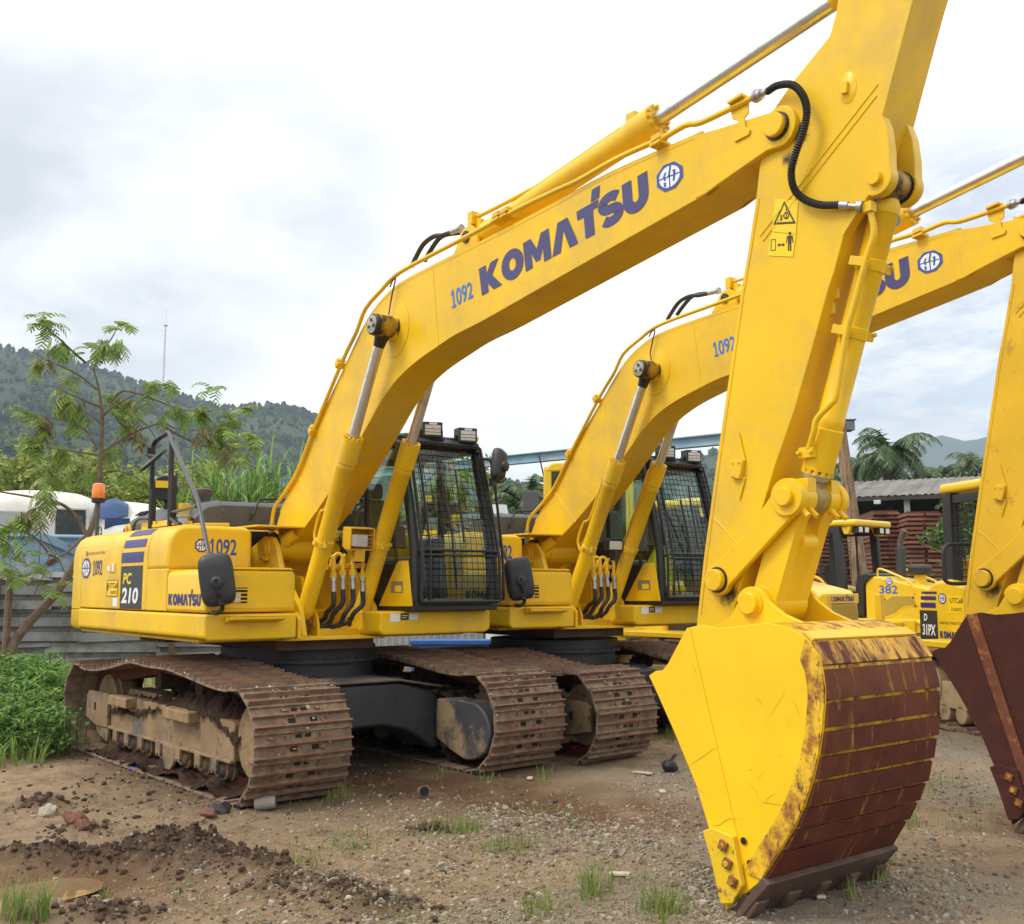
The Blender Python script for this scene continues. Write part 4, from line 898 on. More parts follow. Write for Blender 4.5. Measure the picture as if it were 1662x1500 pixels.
# bucket cylinder
K = (6.085, 0, 3.465); HP = (5.555, 0, 1.955)
bb_, br_, bd_, bm_ = cylinder('bucket_cylinder', K, HP, .905, .068, .040, .23)
for u, v in ((1410, 428), (1385, 540)):
    c = at(u, v, 1, -.07); p0 = Vector(K); t = (c - p0).dot(bd_); cc = p0 + bd_ * t
    cl = MB(); cl.steps(cc - bd_ * .028, cc + bd_ * .028, [(0, .074), (1, .074)], 22); rot = bd_.to_track_quat('Z', 'Y').to_matrix()
    for k in (-1, 1):
        cl.box(cc + Vector((0, k * .105, 0)), (.05, .075, .045), rot); cl.cyl(cc + Vector((.03, k * .12, 0)), cc + Vector((.055, k * .12, 0)), .012, n=6)
    cl.build('cylinder_band', yellow, bb_, bevel=.003)
kp = MB(); kp.steps((K[0], -.066, K[2]), (K[0], .066, K[2]), [(0, .07), (.1, .078), (.9, .078), (1, .07)], 20); kp.tube([K, Vector(K) + bd_ * .10], .055, 14); kp.build('cylinder_foot', mat('greasy_yellow', (.42, .24, .02), .5), bb_)
bpz = [(1411, 337, -.13), (1414.5, 352, -.125), (1418, 380, -.12), (1405, 424, -.12), (1385, 500, -.12), (1372.6, 546, -.12), (1357.6, 639, -.12), (1349, 655, -.12), (1326, 680, -.12), (1321, 700, -.115), (1313, 729, -.10)]
bp2 = MB(); bp2.tube(catmull([at(u, v, 1, y) for u, v, y in bpz], 4), .0165, 9)
bp2.box(at(1411, 337, 1, -.13), (.05, .05, .05)); c = at(1312, 735, 1, -.085); bp2.box(c, (.085, .05, .055)); 
for k in (-1, 1): bp2.cyl(c + Vector((k * .035, -.02, 0)), c + Vector((k * .035, -.045, 0)), .012, n=6)
bp2.build('bucket_cylinder_pipe', yellow, bb_, bevel=.003)
# ---- linkage
LP = (5.085, 1.545); KP = (5.335, 1.425)
def lever(p, q, rp, rq, wmid, bend=0.0):
    p = Vector(p); q = Vector(q); d = (q - p).normalized(); n = Vector((-d.y, d.x)); a0 = math.degrees(math.atan2(d.y, d.x))
    L1 = arc(p.x, p.y, rp, rp, a0 + 60, a0 + 300, 12); L2 = arc(q.x, q.y, rq, rq, a0 - 120, a0 + 120, 12)
    m1 = p.lerp(q, .5) - n * (wmid + bend); m2 = p.lerp(q, .5) + n * (wmid - bend)
    return L1 + [(m1.x, m1.y)] + L2 + [(m2.x, m2.y)]
for s in (-1, 1):
    l = MB(); l.prism(lever(LP, (HP[0], HP[2]), .085, .098, .066, .012), s * .185, s * .148, 'y'); LK = l.build('tilt_lever', yellow, EX, bevel=.008)
    p = MB(); p.steps((LP[0], s * .18, LP[1]), (LP[0], s * .225, LP[1]), [(0, .058), (.90, .058), (1, .053)], 22, 0); p.steps((LP[0], s * .183, LP[1]), (LP[0], s * .192, LP[1]), [(0, .070), (1, .068)], 22, 1); p.build('link_pin', [yellow, grease], LK, smooth=30)
    p = MB(); p.steps((HP[0], s * .06, HP[2]), (HP[0], s * .205, HP[2]), [(0, .088), (.55, .088), (.56, .082), (.68, .082), (.69, .098), (1, .094)], 24)
    p.steps((HP[0], s * .205, HP[2]), (HP[0], s * .235, HP[2]), [(0, .048), (.85, .048), (1, .043)], 20); p.box((HP[0] + .02, s * .10, HP[2] + .06), (.13, .07, .07))
    for k in (.09, .16): p.cyl((HP[0] + .06, s * k, HP[2] - .06), (HP[0] + .10, s * k, HP[2] - .10), .016, n=8)
    p.build('lever_boss', yellow, LK, bevel=.004)
re = MB(); re.steps((HP[0], -.058, HP[2]), (HP[0], .058, HP[2]), [(0, .075), (.1, .085), (.9, .085), (1, .075)], 22); re.tube([Vector(HP) - bd_ * .14, Vector(HP)], [.045, .06], 16); re.build('rod_eye', mat('dirty_rod_eye', (.36, .25, .05), .5, var=(6, .3), dirt=((.12, .09, .05), 6, .5, .65, .7)), br_)
rs = MB(); rs.steps(Vector(HP) - bd_ * .15, Vector(HP) - bd_ * .10, [(0, .05), (.4, .075), (1, .055)], 14); rs.build('torn_rod_seal', mat('grey_rag', (.45, .43, .38), .9), br_)
bl = MB()
def lw(z): return .135
d2 = Vector((HP[0] - KP[0], HP[2] - KP[1])); 
lp_ = lever(KP, (HP[0] - .012, HP[2] - .06), .088, .06, .078, -.012)
bl.prism(lp_, -.135, -.055, 'y'); bl.prism(lp_, .055, .135, 'y')
lp2 = lever(KP, (HP[0] - .05, HP[2] - .22), .086, .05, .066, -.010); bl.prism(lp2, -.06, .06, 'y')
bl.steps((KP[0], -.138, KP[1]), (KP[0], .138, KP[1]), [(0, .085), (.02, .09), (.98, .09), (1, .085)], 26)
bl.build('bucket_link', yellow, EX, bevel=.010)

# ---- bucket
def bw(z): return .450 + (1.31 - z) * .062
BKC = [(5.30, 1.305), (5.42, 1.315), (5.52, 1.33), (5.61, 1.338), (5.70, 1.328), (5.77, 1.305), (5.83, 1.272), (5.88, 1.222), (5.905, 1.175), (5.922, 1.12), (5.932, 1.06), (5.932, 1.0), (5.922, .885), (5.903, .775), (5.872, .66), (5.832, .55), (5.78, .445), (5.71, .34), (5.595, .175)]
FRONT = [(5.385, -.005), (5.335, .26), (5.275, .355), (5.19, .54), (5.05, .76), (4.92, .95), (4.852, 1.045), (4.90, 1.072), (4.945, 1.075), (4.985, 1.115), (5.085, 1.265), (5.11, 1.30), (5.20, 1.318)]
t = .022
sidep_ = BKC + FRONT
sh = MB(); inn = inset(BKC, .0)
outer = BKC; inner_ = []
for i, p in enumerate(BKC):
    a = Vector(BKC[max(i - 1, 0)]); b = Vector(BKC[min(i + 1, len(BKC) - 1)]); tt = (b - a).normalized(); nn = Vector((tt.y, -tt.x)); inner_.append((p[0] + nn.x * t, p[1] + nn.y * t))
rows = [[(p[0], y, p[1]) for p in outer] for y in (0, 1)]
vs = []
for s in (-1, 1):
    vs += [(p[0], s * (bw(p[1]) - .004), p[1]) for p in outer] + [(p[0], s * (bw(p[1]) - .004), p[1]) for p in inner_]
k = len(BKC); fs = []
for i in range(k - 1): fs += [(i, i + 1, 2 * k + i + 1, 2 * k + i), (k + i, 3 * k + i, 3 * k + i + 1, k + i + 1), (i, k + i, k + i + 1, i + 1), (2 * k + i, 2 * k + i + 1, 3 * k + i + 1, 3 * k + i)]
fs += [(0, 2 * k, 3 * k, k), (k - 1, 2 * k - 1, 4 * k - 1, 3 * k - 1)]
sh.add(vs, fs); BUCK = sh.build('bucket', worn, EX)
for s in (-1, 1):
    q = MB(); q.prism(sidep_, lambda p, s=s: s * bw(p[1]), lambda p, s=s: s * (bw(p[1]) - t), 'y'); q.build('side_plate', scratched, BUCK, bevel=.004)
# rusted wear plates with painted gaps
cutz = [px for px in (210, 325, 460, 575, 680, 785, 890, 980, 1072, 1205)]
cu_ = [755, 800, 817, 812, 800, 780, 750, 712, 668, 592]
WP = [at(1020 + u / 2.589, 960 + v / 2.589, 1, -bw(1.0) + .0) for u, v in zip(cu_, cutz)]
WP = [(p.x, p.z) for p in WP]
def near_curve(p):
    best = None
    for i in range(len(BKC) - 1):
        a = Vector(BKC[i]); b = Vector(BKC[i + 1]); q = Vector(p); tt = max(0, min(1, (q - a).dot(b - a) / (b - a).length_squared)); c = a.lerp(b, tt); dd = (c - q).length
        if best is None or dd < best[0]: best = (dd, c, i + tt)
    return best[2]
def cpt(s):
    i = min(int(s), len(BKC) - 2); return Vector(BKC[i]).lerp(Vector(BKC[i + 1]), s - i)
PS = [near_curve(p) for p in WP]
for i in range(len(PS) - 1):
    s0, s1 = PS[i] + .048, PS[i + 1] - .048
    a = cpt(s0); b = cpt(s1); tt = (b - a).normalized(); nn = Vector((-tt.y, tt.x)); g = .004
    a = a + tt * g; b = b - tt * g; w = MB()
    q = [a + nn * .004, b + nn * .004, b + nn * (.019 + .004 * (i % 2)), a + nn * (.016)]
    w.prism([(p.x, p.y) for p in q], lambda p: -bw(p[1]) + .002, lambda p: bw(p[1]) - .002, 'y')
    if i == 0:
        q2 = [cpt(PS[0] - 1.9) + Vector((.002, .004)), cpt(PS[0] - .05) + nn * .004, cpt(PS[0] - .05) + nn * .012, cpt(PS[0] - 1.9) + Vector((.002, .012))]
    w.build('wear_plate', rust_scr if i == 0 else rust, BUCK, bevel=.002, label='wear plate with most of its yellow paint left' if i == 0 else None)
tpz = MB(); a = cpt(PS[0] - 1.0); b = cpt(PS[0] - .08); tt = (b - a).normalized(); nn = Vector((-tt.y, tt.x)); q = [a + nn * .002, b + nn * .002, b + nn * .014, a + nn * .014]
tpz.prism([(p.x, p.y) for p in q], lambda p: -bw(p[1]) + .03, lambda p: bw(p[1]) - .01, 'y'); tpz.build('top_plate', mat('sunworn_yellow', (.78, .50, .05), .5, dirt=((.25, .07, .02), 15, .62, .70, .8, (1, 4, 1)), bump=(40, .1, .005)), BUCK, bevel=.002)
for s in (-1, 1):
    band = MB(); ins = inset(sidep_, .105)[:len(BKC)]
    o = BKC[6:]; i_ = ins[6:]
    i_ = [(5.80, 1.175), (5.825, 1.13), (5.84, 1.06), (5.842, 1.0), (5.832, .89), (5.808, .77), (5.77, .65), (5.72, .54), (5.655, .43), (5.58, .325), (5.50, .205), (5.52, .185)]
    band.prism([(p[0] - .003, p[1]) for p in o] + i_[::-1], lambda p, s=s: s * (bw(p[1]) + .011), lambda p, s=s: s * (bw(p[1]) - .002), 'y'); band.build('side_wear_plate', worn, BUCK, bevel=.003)
    edge = MB(); edge.prism([(5.125, 1.302), (5.49, .225), (5.44, .08), (5.395, .01)] + FRONT[1:12], lambda p, s=s: s * (bw(p[1]) + .008), lambda p, s=s: s * (bw(p[1]) - .002), 'y'); edge.build('side_edge_plate', scratched, BUCK, bevel=.003)
    for u, v in ((477, 1050), (507, 1145)):
        c = at(1020 + u / 2.589, 960 + v / 2.589, 1, -.53); h = MB(); h.cyl((c.x, s * (bw(c.z) + .0082), c.z), (c.x, s * (bw(c.z) + .0098), c.z), .017, n=14); h.build('bolt_hole', hole_m, BUCK)
    sc_ = MB(); pp_ = [at(1020 + u / 2.589, 960 + v / 2.589, 1, -.56) for u, v in ((305, 1008), (345, 995), (432, 1032), (478, 1238), (440, 1312), (392, 1312), (345, 1130))]
    sc_.prism([(p.x, p.z) for p in pp_], lambda p, s=s: s * (bw(p[1]) + .042), lambda p, s=s: s * (bw(p[1]) + .009), 'y')
    sco = sc_.build('side_cutter', mat('scraped_cutter_paint', (.74, .47, .012), .45, dirt=(RUST, 14, .60, .68, .8), dirt2=((.20, .11, .07), 2.2, .58, .62, .9), bump=(40, .1, .005)), BUCK, bevel=.006)
    for u, v in ((385, 1072), (405, 1147), (430, 1222)):
        c = at(1020 + u / 2.589, 960 + v / 2.589, 1, -.585); b = MB(); y0 = s * (bw(c.z) + .042); b.box((c.x, y0 + s * .009, c.z), (.046, .018, .044), Matrix.Rotation(R(20), 3, 'Y')); b.steps((c.x, y0 + s * .018, c.z), (c.x, y0 + s * .026, c.z), [(0, .017), (1, .013)], 12, 1); b.build('cutter_bolt', [rusty := mat('rusty_bolt', RUSTY, .7, var=(20, .4)), worn], sco, bevel=.003)
    ear = MB(); ep = [(5.10, 1.305), (5.20, 1.355), (5.25, 1.43)] + arc(KP[0], KP[1], .095, .085, 175, 15, 10) + [(5.46, 1.42), (5.53, 1.375), (5.64, 1.335), (5.5, 1.25), (5.2, 1.25)]
    ear.prism(ep, s * .222, s * .190, 'y'); eo = ear.build('bucket_ear', scratched, BUCK, bevel=.006)
    pn_ = MB(); pn_.steps((KP[0], s * .215, KP[1]), (KP[0], s * .262, KP[1]), [(0, .073), (.35, .073), (.36, .056), (.92, .056), (1, .051)], 24); pn_.build('bucket_pin', yellow, eo, smooth=30)
lip = MB(); a = Vector((5.61, .185)); b = Vector((5.425, -.035)); tt = (b - a).normalized(); nn = Vector((-tt.y, tt.x))
q = [a - nn * .012, b - nn * .0, b + nn * .028, a + nn * .04, a + nn * .04 - tt * .01]
lip.prism([(p.x, p.y) for p in q], lambda p: -bw(p[1]) - .014, lambda p: bw(p[1]) + .014, 'y'); lip.build('cutting_edge', mat('dark_scraped_steel', (.085, .048, .034), .7, var=(5, .3), dirt=((.16, .11, .075), 5, .52, .68, .9), bump=(50, .2, .006)), BUCK, bevel=.008)
for i, y in enumerate((-.49, -.245, 0, .245, .49)):
    tt_ = MB(); c = b; n2 = nn
    p0 = Vector((5.50, .06)); pr_ = [p0 + nn * .055 - tt * .06, p0 - nn * .03 - tt * .02, p0 - nn * .02 + tt * .13, p0 + nn * .01 + tt * .20, p0 + nn * .045 + tt * .13, p0 + nn * .065 + tt * .02]
    tt_.prism([(p.x, p.y) for p in pr_], y - .045, y + .045, 'y'); tt_.build('bucket_tooth', mat('worn_tooth_steel', (.10, .06, .045), .65, var=(8, .3), dirt=((.2, .13, .085), 6, .5, .65, .9), bump=(50, .2, .005)), BUCK, bevel=.008)

SCR = [[(1190, 690), (1100, 830), (1010, 970)], [(1050, 900), (900, 1010), (720, 1110)], [(640, 1150), (530, 1230), (400, 1315)], [(1145, 465), (1215, 590), (1260, 690), (1285, 800)], [(1230, 770), (1270, 860), (1300, 940)], [(1195, 1175), (1230, 1220), (1285, 1255)], [(432, 490), (462, 570)], [(392, 545), (383, 640)], [(370, 690), (378, 715)], [(1150, 1130), (1240, 1080)], [(1110, 1250), (1150, 1230)], [(1085, 1150), (1010, 1320), (940, 1430)], [(800, 940), (850, 985)], [(1090, 280), (1110, 350)], [(940, 760), (995, 825)], [(1060, 480), (1100, 540), (1120, 590)]]
SCR = [[(1040 + a / 5, 980 + b / 5) for a, b in l] for l in SCR] + [[(1120 + a / 4.617, 1250 + b / 4.617) for a, b in l] for l in ([(410, 55), (490, 150), (530, 240)], [(760, 80), (600, 190)], [(505, 75), (560, 10)], [(450, 360), (590, 270)], [(165, 410), (230, 410), (300, 365), (390, 370)], [(340, 510), (380, 590), (440, 660), (490, 670)], [(550, 260), (600, 200), (640, 180)], [(490, 390), (560, 330)], [(530, 240), (700, 265)], [(450, 440), (484, 440)], [(55, 110), (90, 150), (125, 175)])]
rs_ = random.Random(3); d = MB()
for l in SCR[::2]:
    pts = catmull([at(u, v, 1, -bw(1.31 - (v - 1010) / 380)) for u, v in l], 5); w0 = rs_.uniform(.0006, .0015); rows = []
    for i, p in enumerate(pts):
        t_ = pts[min(i + 1, len(pts) - 1)] - pts[max(i - 1, 0)]; n_ = Vector((-t_.z, 0, t_.x)).normalized() * w0 * math.sin(math.pi * (i + .6) / (len(pts) + .2)); y_ = -bw(p.z) - (.0095 if p.x < 5.13 + (1.30 - p.z) * .34 else .0012)
        rows.append([Vector((p.x + n_.x, y_, p.z + n_.z)), Vector((p.x - n_.x, y_, p.z - n_.z))])
    d.grid(rows)
tag(d.build('scratch_marks', mat('scratch_rust', (.38, .17, .012), .7), BUCK, smooth=0), kind='stuff')

# ---- hose bundle and lamp at the boom foot
ms = MB(); 
for i, (u, v, x, y) in enumerate(((541, 936, .84, -.155), (556, 932, .82, -.075), (572, 932, .80, .005), (588, 936, .78, .085))):
    c = at(u, v, 0, x)
    uu = MB(); top = catmull([c + Vector((-.04, -.085, .03)), c + Vector((-.045, -.08, .12)), c + Vector((-.03, -.035, .175)), c + Vector((0, .0, .14)), c + Vector((0, 0, .02))], 5)
    uu.tube(top, .0165, 8); uu.steps(c + Vector((0, 0, .035)), c + Vector((0, 0, -.01)), [(0, .03), (1, .03)], 6); uo = uu.build('hose_bend', yellow, EX)
    f = MB(); f.steps(c + Vector((0, 0, -.01)), c + Vector((.01, 0, -.13)), [(0, .028), (.25, .028), (.26, .019), (.5, .019), (.51, .024), (1, .024)], 10); f.build('hose_ferrule', steelg, uo)
    e = at(*((514, 1008), (522, 1014), (541, 1014), (556, 1010))[i], 0, (.66, .72, .74, .74)[i])
    h = MB(); h.tube(catmull([c + Vector((.01, 0, -.12)), c + Vector((.02, -.005, -.24)), c.lerp(e, .72) + Vector((.05, .03, -.03)), e + Vector((.01, .06, .01)), e + Vector((-.06, -.04, -.04))], 6), .0215, 10); h.build('boom_hose', rubber, uo, smooth=60)
mf = MB(); a = at(530, 921, 0, .78); b = at(592, 918, 0, .72); mf.tube([a, b], .022, 8); mf.build('pipe_bridge', yellow, EX)
LM = MB(); lc = Vector((.86, .10, 1.925)); rz = Matrix.Rotation(R(-9), 3, 'Z') @ Matrix.Rotation(R(6), 3, 'Y')
w_, hh, dd_ = .215, .185, .19
for c, sz in (((-.01, 0, hh / 2), (dd_, w_, .012)), ((0, -w_ / 2, 0), (dd_, .012, hh)), ((0, w_ / 2, 0), (dd_, .012, hh)), ((-.02, 0, -hh / 2), (dd_ - .03, w_, .012)), ((-dd_ / 2, 0, 0), (.012, w_, hh))): LM.box(lc + rz @ Vector(c), sz, rz)
LM.box(lc + rz @ Vector((.03, .0, -.145)), (.05, .09, .10), rz)
LAMP = LM.build('work_lamp', yellow2, EX, bevel=.005)
q = MB(); q.box(lc + rz @ Vector((.055, -.018, -.012)), (.04, .155, .105), rz); q.build('lamp_glass', lens_m, LAMP, bevel=.012)
q = MB()
for k in range(4): q.box(lc + rz @ Vector((.088, .03, -.06 + k * .032)), (.006, .13, .004), rz)
q.build('lamp_guard', steelg, LAMP)
q = MB(); q.tube([lc + Vector((-.10, -.16, -.02)), lc + Vector((-.08, -.07, -.13))], .012, 6); q.build('lamp_cable', rubber, LAMP)
# m2 carries a black lamp instead
LM = MB(); LM.box(lc + rz @ Vector((0, .02, -.0)), (.09, .20, .13), rz); LM.box(lc + rz @ Vector((-.02, .02, -.11)), (.04, .05, .12), rz); LAMP2 = LM.build('work_lamp', blackp, EX, bevel=.025)
q = MB(); q.box(lc + rz @ Vector((.046, .02, -.005)), (.008, .15, .085), rz); q.build('lamp_glass', lens_m, LAMP2, bevel=.012)

# ---- print on the machine
d = MB(); film(d, KOM, px4([(782, 480), (1054, 331.5), (1050, 277), (777, 437)], 1, -BW - .003), (0, -.0005, 0)); d.build('boom_lettering', blue_l, BOOM, smooth=0)
N92 = number_shape('1092', .012)
d = MB(); film(d, N92, px4([(733, 501), (768, 483), (765.5, 456), (730.5, 472)], 1, -BW - .003), (0, -.0005, 0)); d.build('boom_number', blue_n, BOOM, smooth=0)
d = MB(); emblem(d, px4([(1067, 317), (1109, 299), (1107, 257), (1065, 273)], 1, -BW - .003), (0, -.0008, 0)); d.build('boom_emblem', [blue_e, white_e], BOOM, smooth=0)
def pz(x0, z0, x1, z1, y): return [Vector((x0, y, z0)), Vector((x1, y, z0)), Vector((x1, y, z1)), Vector((x0, y, z1))]
YS = -1.3595
d = MB(); film(d, KOM, [Vector((.335, YS, 1.365)), Vector((1.005, YS, 1.365)), Vector((1.005, YS, 1.455)), Vector((.335, YS, 1.455))], (0, 0, 0)); d.build('side_lettering', blue_d, tbo, smooth=0)
lb = MB(); film(lb, RECT, pz(-.835, 1.318, -.285, 1.695, YS), (0, 0, 0)); lbo = lb.build('model_label', black_l, pdoor, smooth=0)
d = MB(); film(d, text_shape('PC', .03, .15), pz(-.775, 1.535, -.55, 1.635, YS), (0, -.0012, 0)); film(d, text_shape('210', .035, .12), pz(-.80, 1.365, -.37, 1.505, YS), (0, -.0012, 0), 1); d.build('model_text', [label_y, white_e], lbo, smooth=0)
st_ = MB()
def prof_pt(z):
    for i in range(len(PROF) - 1):
        if PROF[i][1] <= z <= PROF[i + 1][1]:
            t_ = (z - PROF[i][1]) / max(PROF[i + 1][1] - PROF[i][1], 1e-9); return PROF[i][0] + (PROF[i + 1][0] - PROF[i][0]) * t_
    return PROF[-1][0]
for z0, z1, sh_ in ((1.725, 1.815, 0), (1.855, 1.925, .012), (1.96, 2.012, .03)):
    zs = np.linspace(z0, z1, 7); rows = []
    for z in zs:
        y = prof_pt(z); y2 = prof_pt(z + .004); nn = Vector((0, -.004, (y2 - y) if abs(y2 - y) < .05 else .004)).normalized()
        rows.append([Vector((x + sh_ + (z - 1.725) * .10, y, z)) + nn * .0045 for x in (-.835, -.285)])
    st_.grid(rows)
st_.build('hood_stripe', blue_d, pdoor, smooth=0)
YD = -1.3600
d = MB(); film(d, number_shape('1092', .015), pz(-1.66, 1.62, -1.375, 1.765, YD), (0, 0, 0)); emblem(d, pz(-2.0, 1.595, -1.73, 1.79, YD), (0, -.0008, 0), 0, 1)
d.build('side_number', [blue_d, white_e], door, smooth=0)
d = MB(); film(d, text_shape('UNITED TRACTORS', .012), pz(-1.80, 1.822, -1.32, 1.846, YD), (0, 0, 0)); film(d, ring_shape(arc(.5, .5, .5, .5, 0, 345, 23), arc(.5, .5, .34, .34, 0, 345, 23)), pz(-1.90, 1.81, -1.825, 1.858, YD), (0, 0, 0)); film(d, text_shape('U', .02), pz(-1.880, 1.820, -1.845, 1.845, YD), (0, 0, 0))
d.build('owner_lettering', brown_l, door, smooth=0)
d = MB(); film(d, RECT, pz(-1.215, 1.425, -.905, 1.575, YD), (0, 0, 0), 1)
for q_ in ((-1.215, 1.425, -.905, 1.431), (-1.215, 1.569, -.905, 1.575), (-1.215, 1.431, -1.205, 1.569), (-.915, 1.431, -.905, 1.569)): film(d, RECT, pz(*q_, YD), (0, -.001, 0))
film(d, text_shape('UTCall', .02), pz(-1.15, 1.50, -.92, 1.548, YD), (0, -.001, 0)); film(d, text_shape('1500072', .01), pz(-1.11, 1.447, -.93, 1.475, YD), (0, -.001, 0)); film(d, poly_shape(arc(.5, .5, .5, .5, 0, 330, 11)), pz(-1.205, 1.47, -1.16, 1.55, YD), (0, -.001, 0))
d.build('service_sticker', [brown_l, label_y], door, smooth=0)
d = MB(); film(d, RECT, pz(-1.03, 1.335, -.90, 1.412, YD), (0, 0, 0)); film(d, RECT, pz(-1.20, 1.66, -1.12, 1.705, YD), (0, -.008, 0)); d.build('white_sticker', white_e, door, smooth=0)
XT = .2855
def xz(y0, z0, y1, z1, x): return [Vector((x, y0, z0)), Vector((x, y1, z0)), Vector((x, y1, z1)), Vector((x, y0, z1))]
d = MB(); film(d, number_shape('1092', .015), xz(-1.005, 1.775, -.762, 1.915, XT), (0, 0, 0)); d.build('tank_number', mat('dark_blue_number_film', (.01, .075, .32), .4), tank, smooth=0)
d = MB(); emblem(d, xz(-1.13, 1.80, -1.02, 1.91, XT), (.0008, 0, 0)); d.build('tank_emblem', [blue_d, white_e], tank, smooth=0)
XL = 1.1012
d = MB(); film(d, RECT, xz(.28, 1.215, .375, 1.285, XL), (0, 0, 0), 0); film(d, RECT, xz(.385, 1.228, .465, 1.285, XL), (0, 0, 0), 1); film(d, RECT, xz(.475, 1.228, .565, 1.285, XL), (0, 0, 0), 0)
film(d, RECT, xz(.395, 1.262, .455, 1.268, XL), (.0008, 0, 0), 0); film(d, RECT, xz(.395, 1.246, .445, 1.250, XL), (.0008, 0, 0), 0)
d.build('deck_sticker', [white_e, black_l], EX, smooth=0)
# warning plates on the arm
ya = -AW - .0025
d = MB(); film(d, RECT, px4([(1253, 376), (1292, 380), (1295.5, 326), (1258, 322)], 1, ya), (0, -.0006, 0), 0); film(d, RECT, px4([(1246, 415), (1287, 417), (1292, 381), (1252, 377)], 1, ya), (0, -.0007, 0), 0)
tri = px4([(1255, 365), (1292, 363), (1292, 325), (1255, 327)], 1, ya)
film(d, ring_shape([(0, 0), (1, 0), (.5, 1)], [(.12, .09), (.88, .09), (.5, .84)]), tri, (0, -.0016, 0), 1)
film(d, poly_shape([(.33, .14), (.39, .14), (.41, .3), (.37, .42), (.32, .38)]), tri, (0, -.0016, 0), 1); film(d, ring_shape(arc(.58, .36, .13, .16, 0, 330, 11), arc(.58, .36, .08, .10, 0, 330, 11)), tri, (0, -.0016, 0), 1); film(d, poly_shape([(.56, .2), (.60, .2), (.60, .66), (.56, .66)]), tri, (0, -.0016, 0), 1)
man = px4([(1251, 409), (1289, 407), (1289, 374), (1252, 378)], 1, ya)
film(d, ring_shape([(0, .05), (.22, .05), (.22, .65), (0, .65)], [(.03, .09), (.19, .09), (.19, .61), (.03, .61)]), man, (0, -.0016, 0), 1)
film(d, poly_shape([(.28, .33), (.38, .44), (.38, .37), (.52, .37), (.52, .44), (.62, .33), (.52, .22), (.52, .29), (.38, .29), (.38, .22)]), man, (0, -.0016, 0), 1)
film(d, poly_shape([(.70, .76), (.94, .76), (.98, .40), (.94, .38), (.90, .62), (.89, .62), (.89, .0), (.83, .0), (.825, .36), (.81, .36), (.80, 0), (.74, 0), (.745, .62), (.73, .62), (.70, .38), (.66, .40)]), man, (0, -.0016, 0), 1); film(d, poly_shape(arc(.82, .87, .06, .09, 0, 330, 11)), man, (0, -.0016, 0), 1)
d.build('warning_sticker', [label_y, mat('dark_print', (.05, .03, .01), .5)], ARM, smooth=0)

smear(BOOM, 1.93, 3.50, -BW - .0022, .13, .18, -.3); smear(ARM, 5.66, 3.84, -AW - .0022, .13, .13, .5); smear(ARM, 5.60, 3.72, -AW - .0022, .10, .10, 0)
smear(ARM, 6.10, 3.36, -AW * 1.02 - .001, .06, .06, 0); smear(ARM, 5.12, 1.46, -AW - .0022, .13, .09, .7); smear(BOOM, -.08, 1.98, -BW - .0022, .10, .12, 0)
# ---- the second machine
T2 = (0.0747, 3.016, 0.023)
under_names = set(o.name for o in UNDER)
EX2 = copy_tree(EX); EX2.name = 'excavator.001'
EX2.location = T2; EX2.rotation_euler = (0, 0, -.0564)
EX2['label'] = 'yellow tracked excavator standing behind the first, its bucket wholly brown with rust'
for o in list(EX2.children):
    base = o.name.rsplit('.', 1)[0] if o.name[-3:].isdigit() else o.name
    if o.data and any(u.data == o.data for u in UNDER): o.matrix_local = Matrix.Translation((0, 0, -.045)) @ Matrix.Rotation(math.pi + .0564 + .045 - TH, 4, 'Z')
    if o.data == LAMP.data:
        for c in list(o.children): bpy.data.objects.remove(c)
        bpy.data.objects.remove(o)
for c in list(LAMP2.children): bpy.data.objects.remove(c)
bpy.data.objects.remove(LAMP2)
def remat(o, f):
    for i, s in enumerate(o.material_slots):
        nm = f(o, s.material)
        if nm: s.link = 'OBJECT'; s.material = nm
    for c in o.children: remat(c, f)
def swap2(o, mm):
    n = o.name.split('.')[0]
    if n in ('bucket', 'side_wear_plate', 'side_plate', 'wear_plate', 'top_plate', 'side_cutter'): return rust_plain
    if n == 'side_edge_plate': return rust_plain
    return None
for o in EX2.children:
    n = o.name.split('.')[0]
    if n == 'bucket': remat(o, swap2)
    if n in ('arm', 'tilt_lever', 'bucket_link'): remat(o, lambda o, mm: yellow2 if mm == yellow else None)
for o in EX2.children:
    if o.name.split('.')[0] == 'bucket':
        for c in list(o.children):
            if c.name.startswith('scratch_marks'): bpy.data.objects.remove(c)
BK2 = [o for o in EX2.children if o.name.split('.')[0] == 'bucket'][0]
for s in (-1, 1):
    rd = MB(); rd.prism([(5.105, 1.305), (5.185, 1.305), (5.53, .28), (5.47, .25)], lambda p, s=s: s * (bw(p[1]) + .0135), lambda p, s=s: s * (bw(p[1]) + .004), 'y'); rd.build('side_ridge', rust_ridge, BK2, bevel=.004)
for o in EX2.children:
    if o.name.split('.')[0] == 'cab':
        for c in list(o.children):
            n = c.name.split('.')[0]
            if n == 'left_mirror_pole':
                for g in list(c.children): bpy.data.objects.remove(g)
                bpy.data.objects.remove(c)
        cabo2 = o
v = MB(); rowsv = []
for t_ in np.linspace(0, 1, 8):
    w_ = .05 + .14 * min(1, t_ * 1.6) - .02 * t_; z = 1.92 - .42 * t_
    rowsv.append([(1.02 + .04 * math.sin(i * 1.3 + t_ * 4) + .03 * math.cos(i / 12 * 6.28), .62 + w_ * math.cos(i / 12 * 6.28), z) for i in range(13)])
v.grid(rowsv); v.build('hanging_vest', vest_y, cabo2, smooth=60)
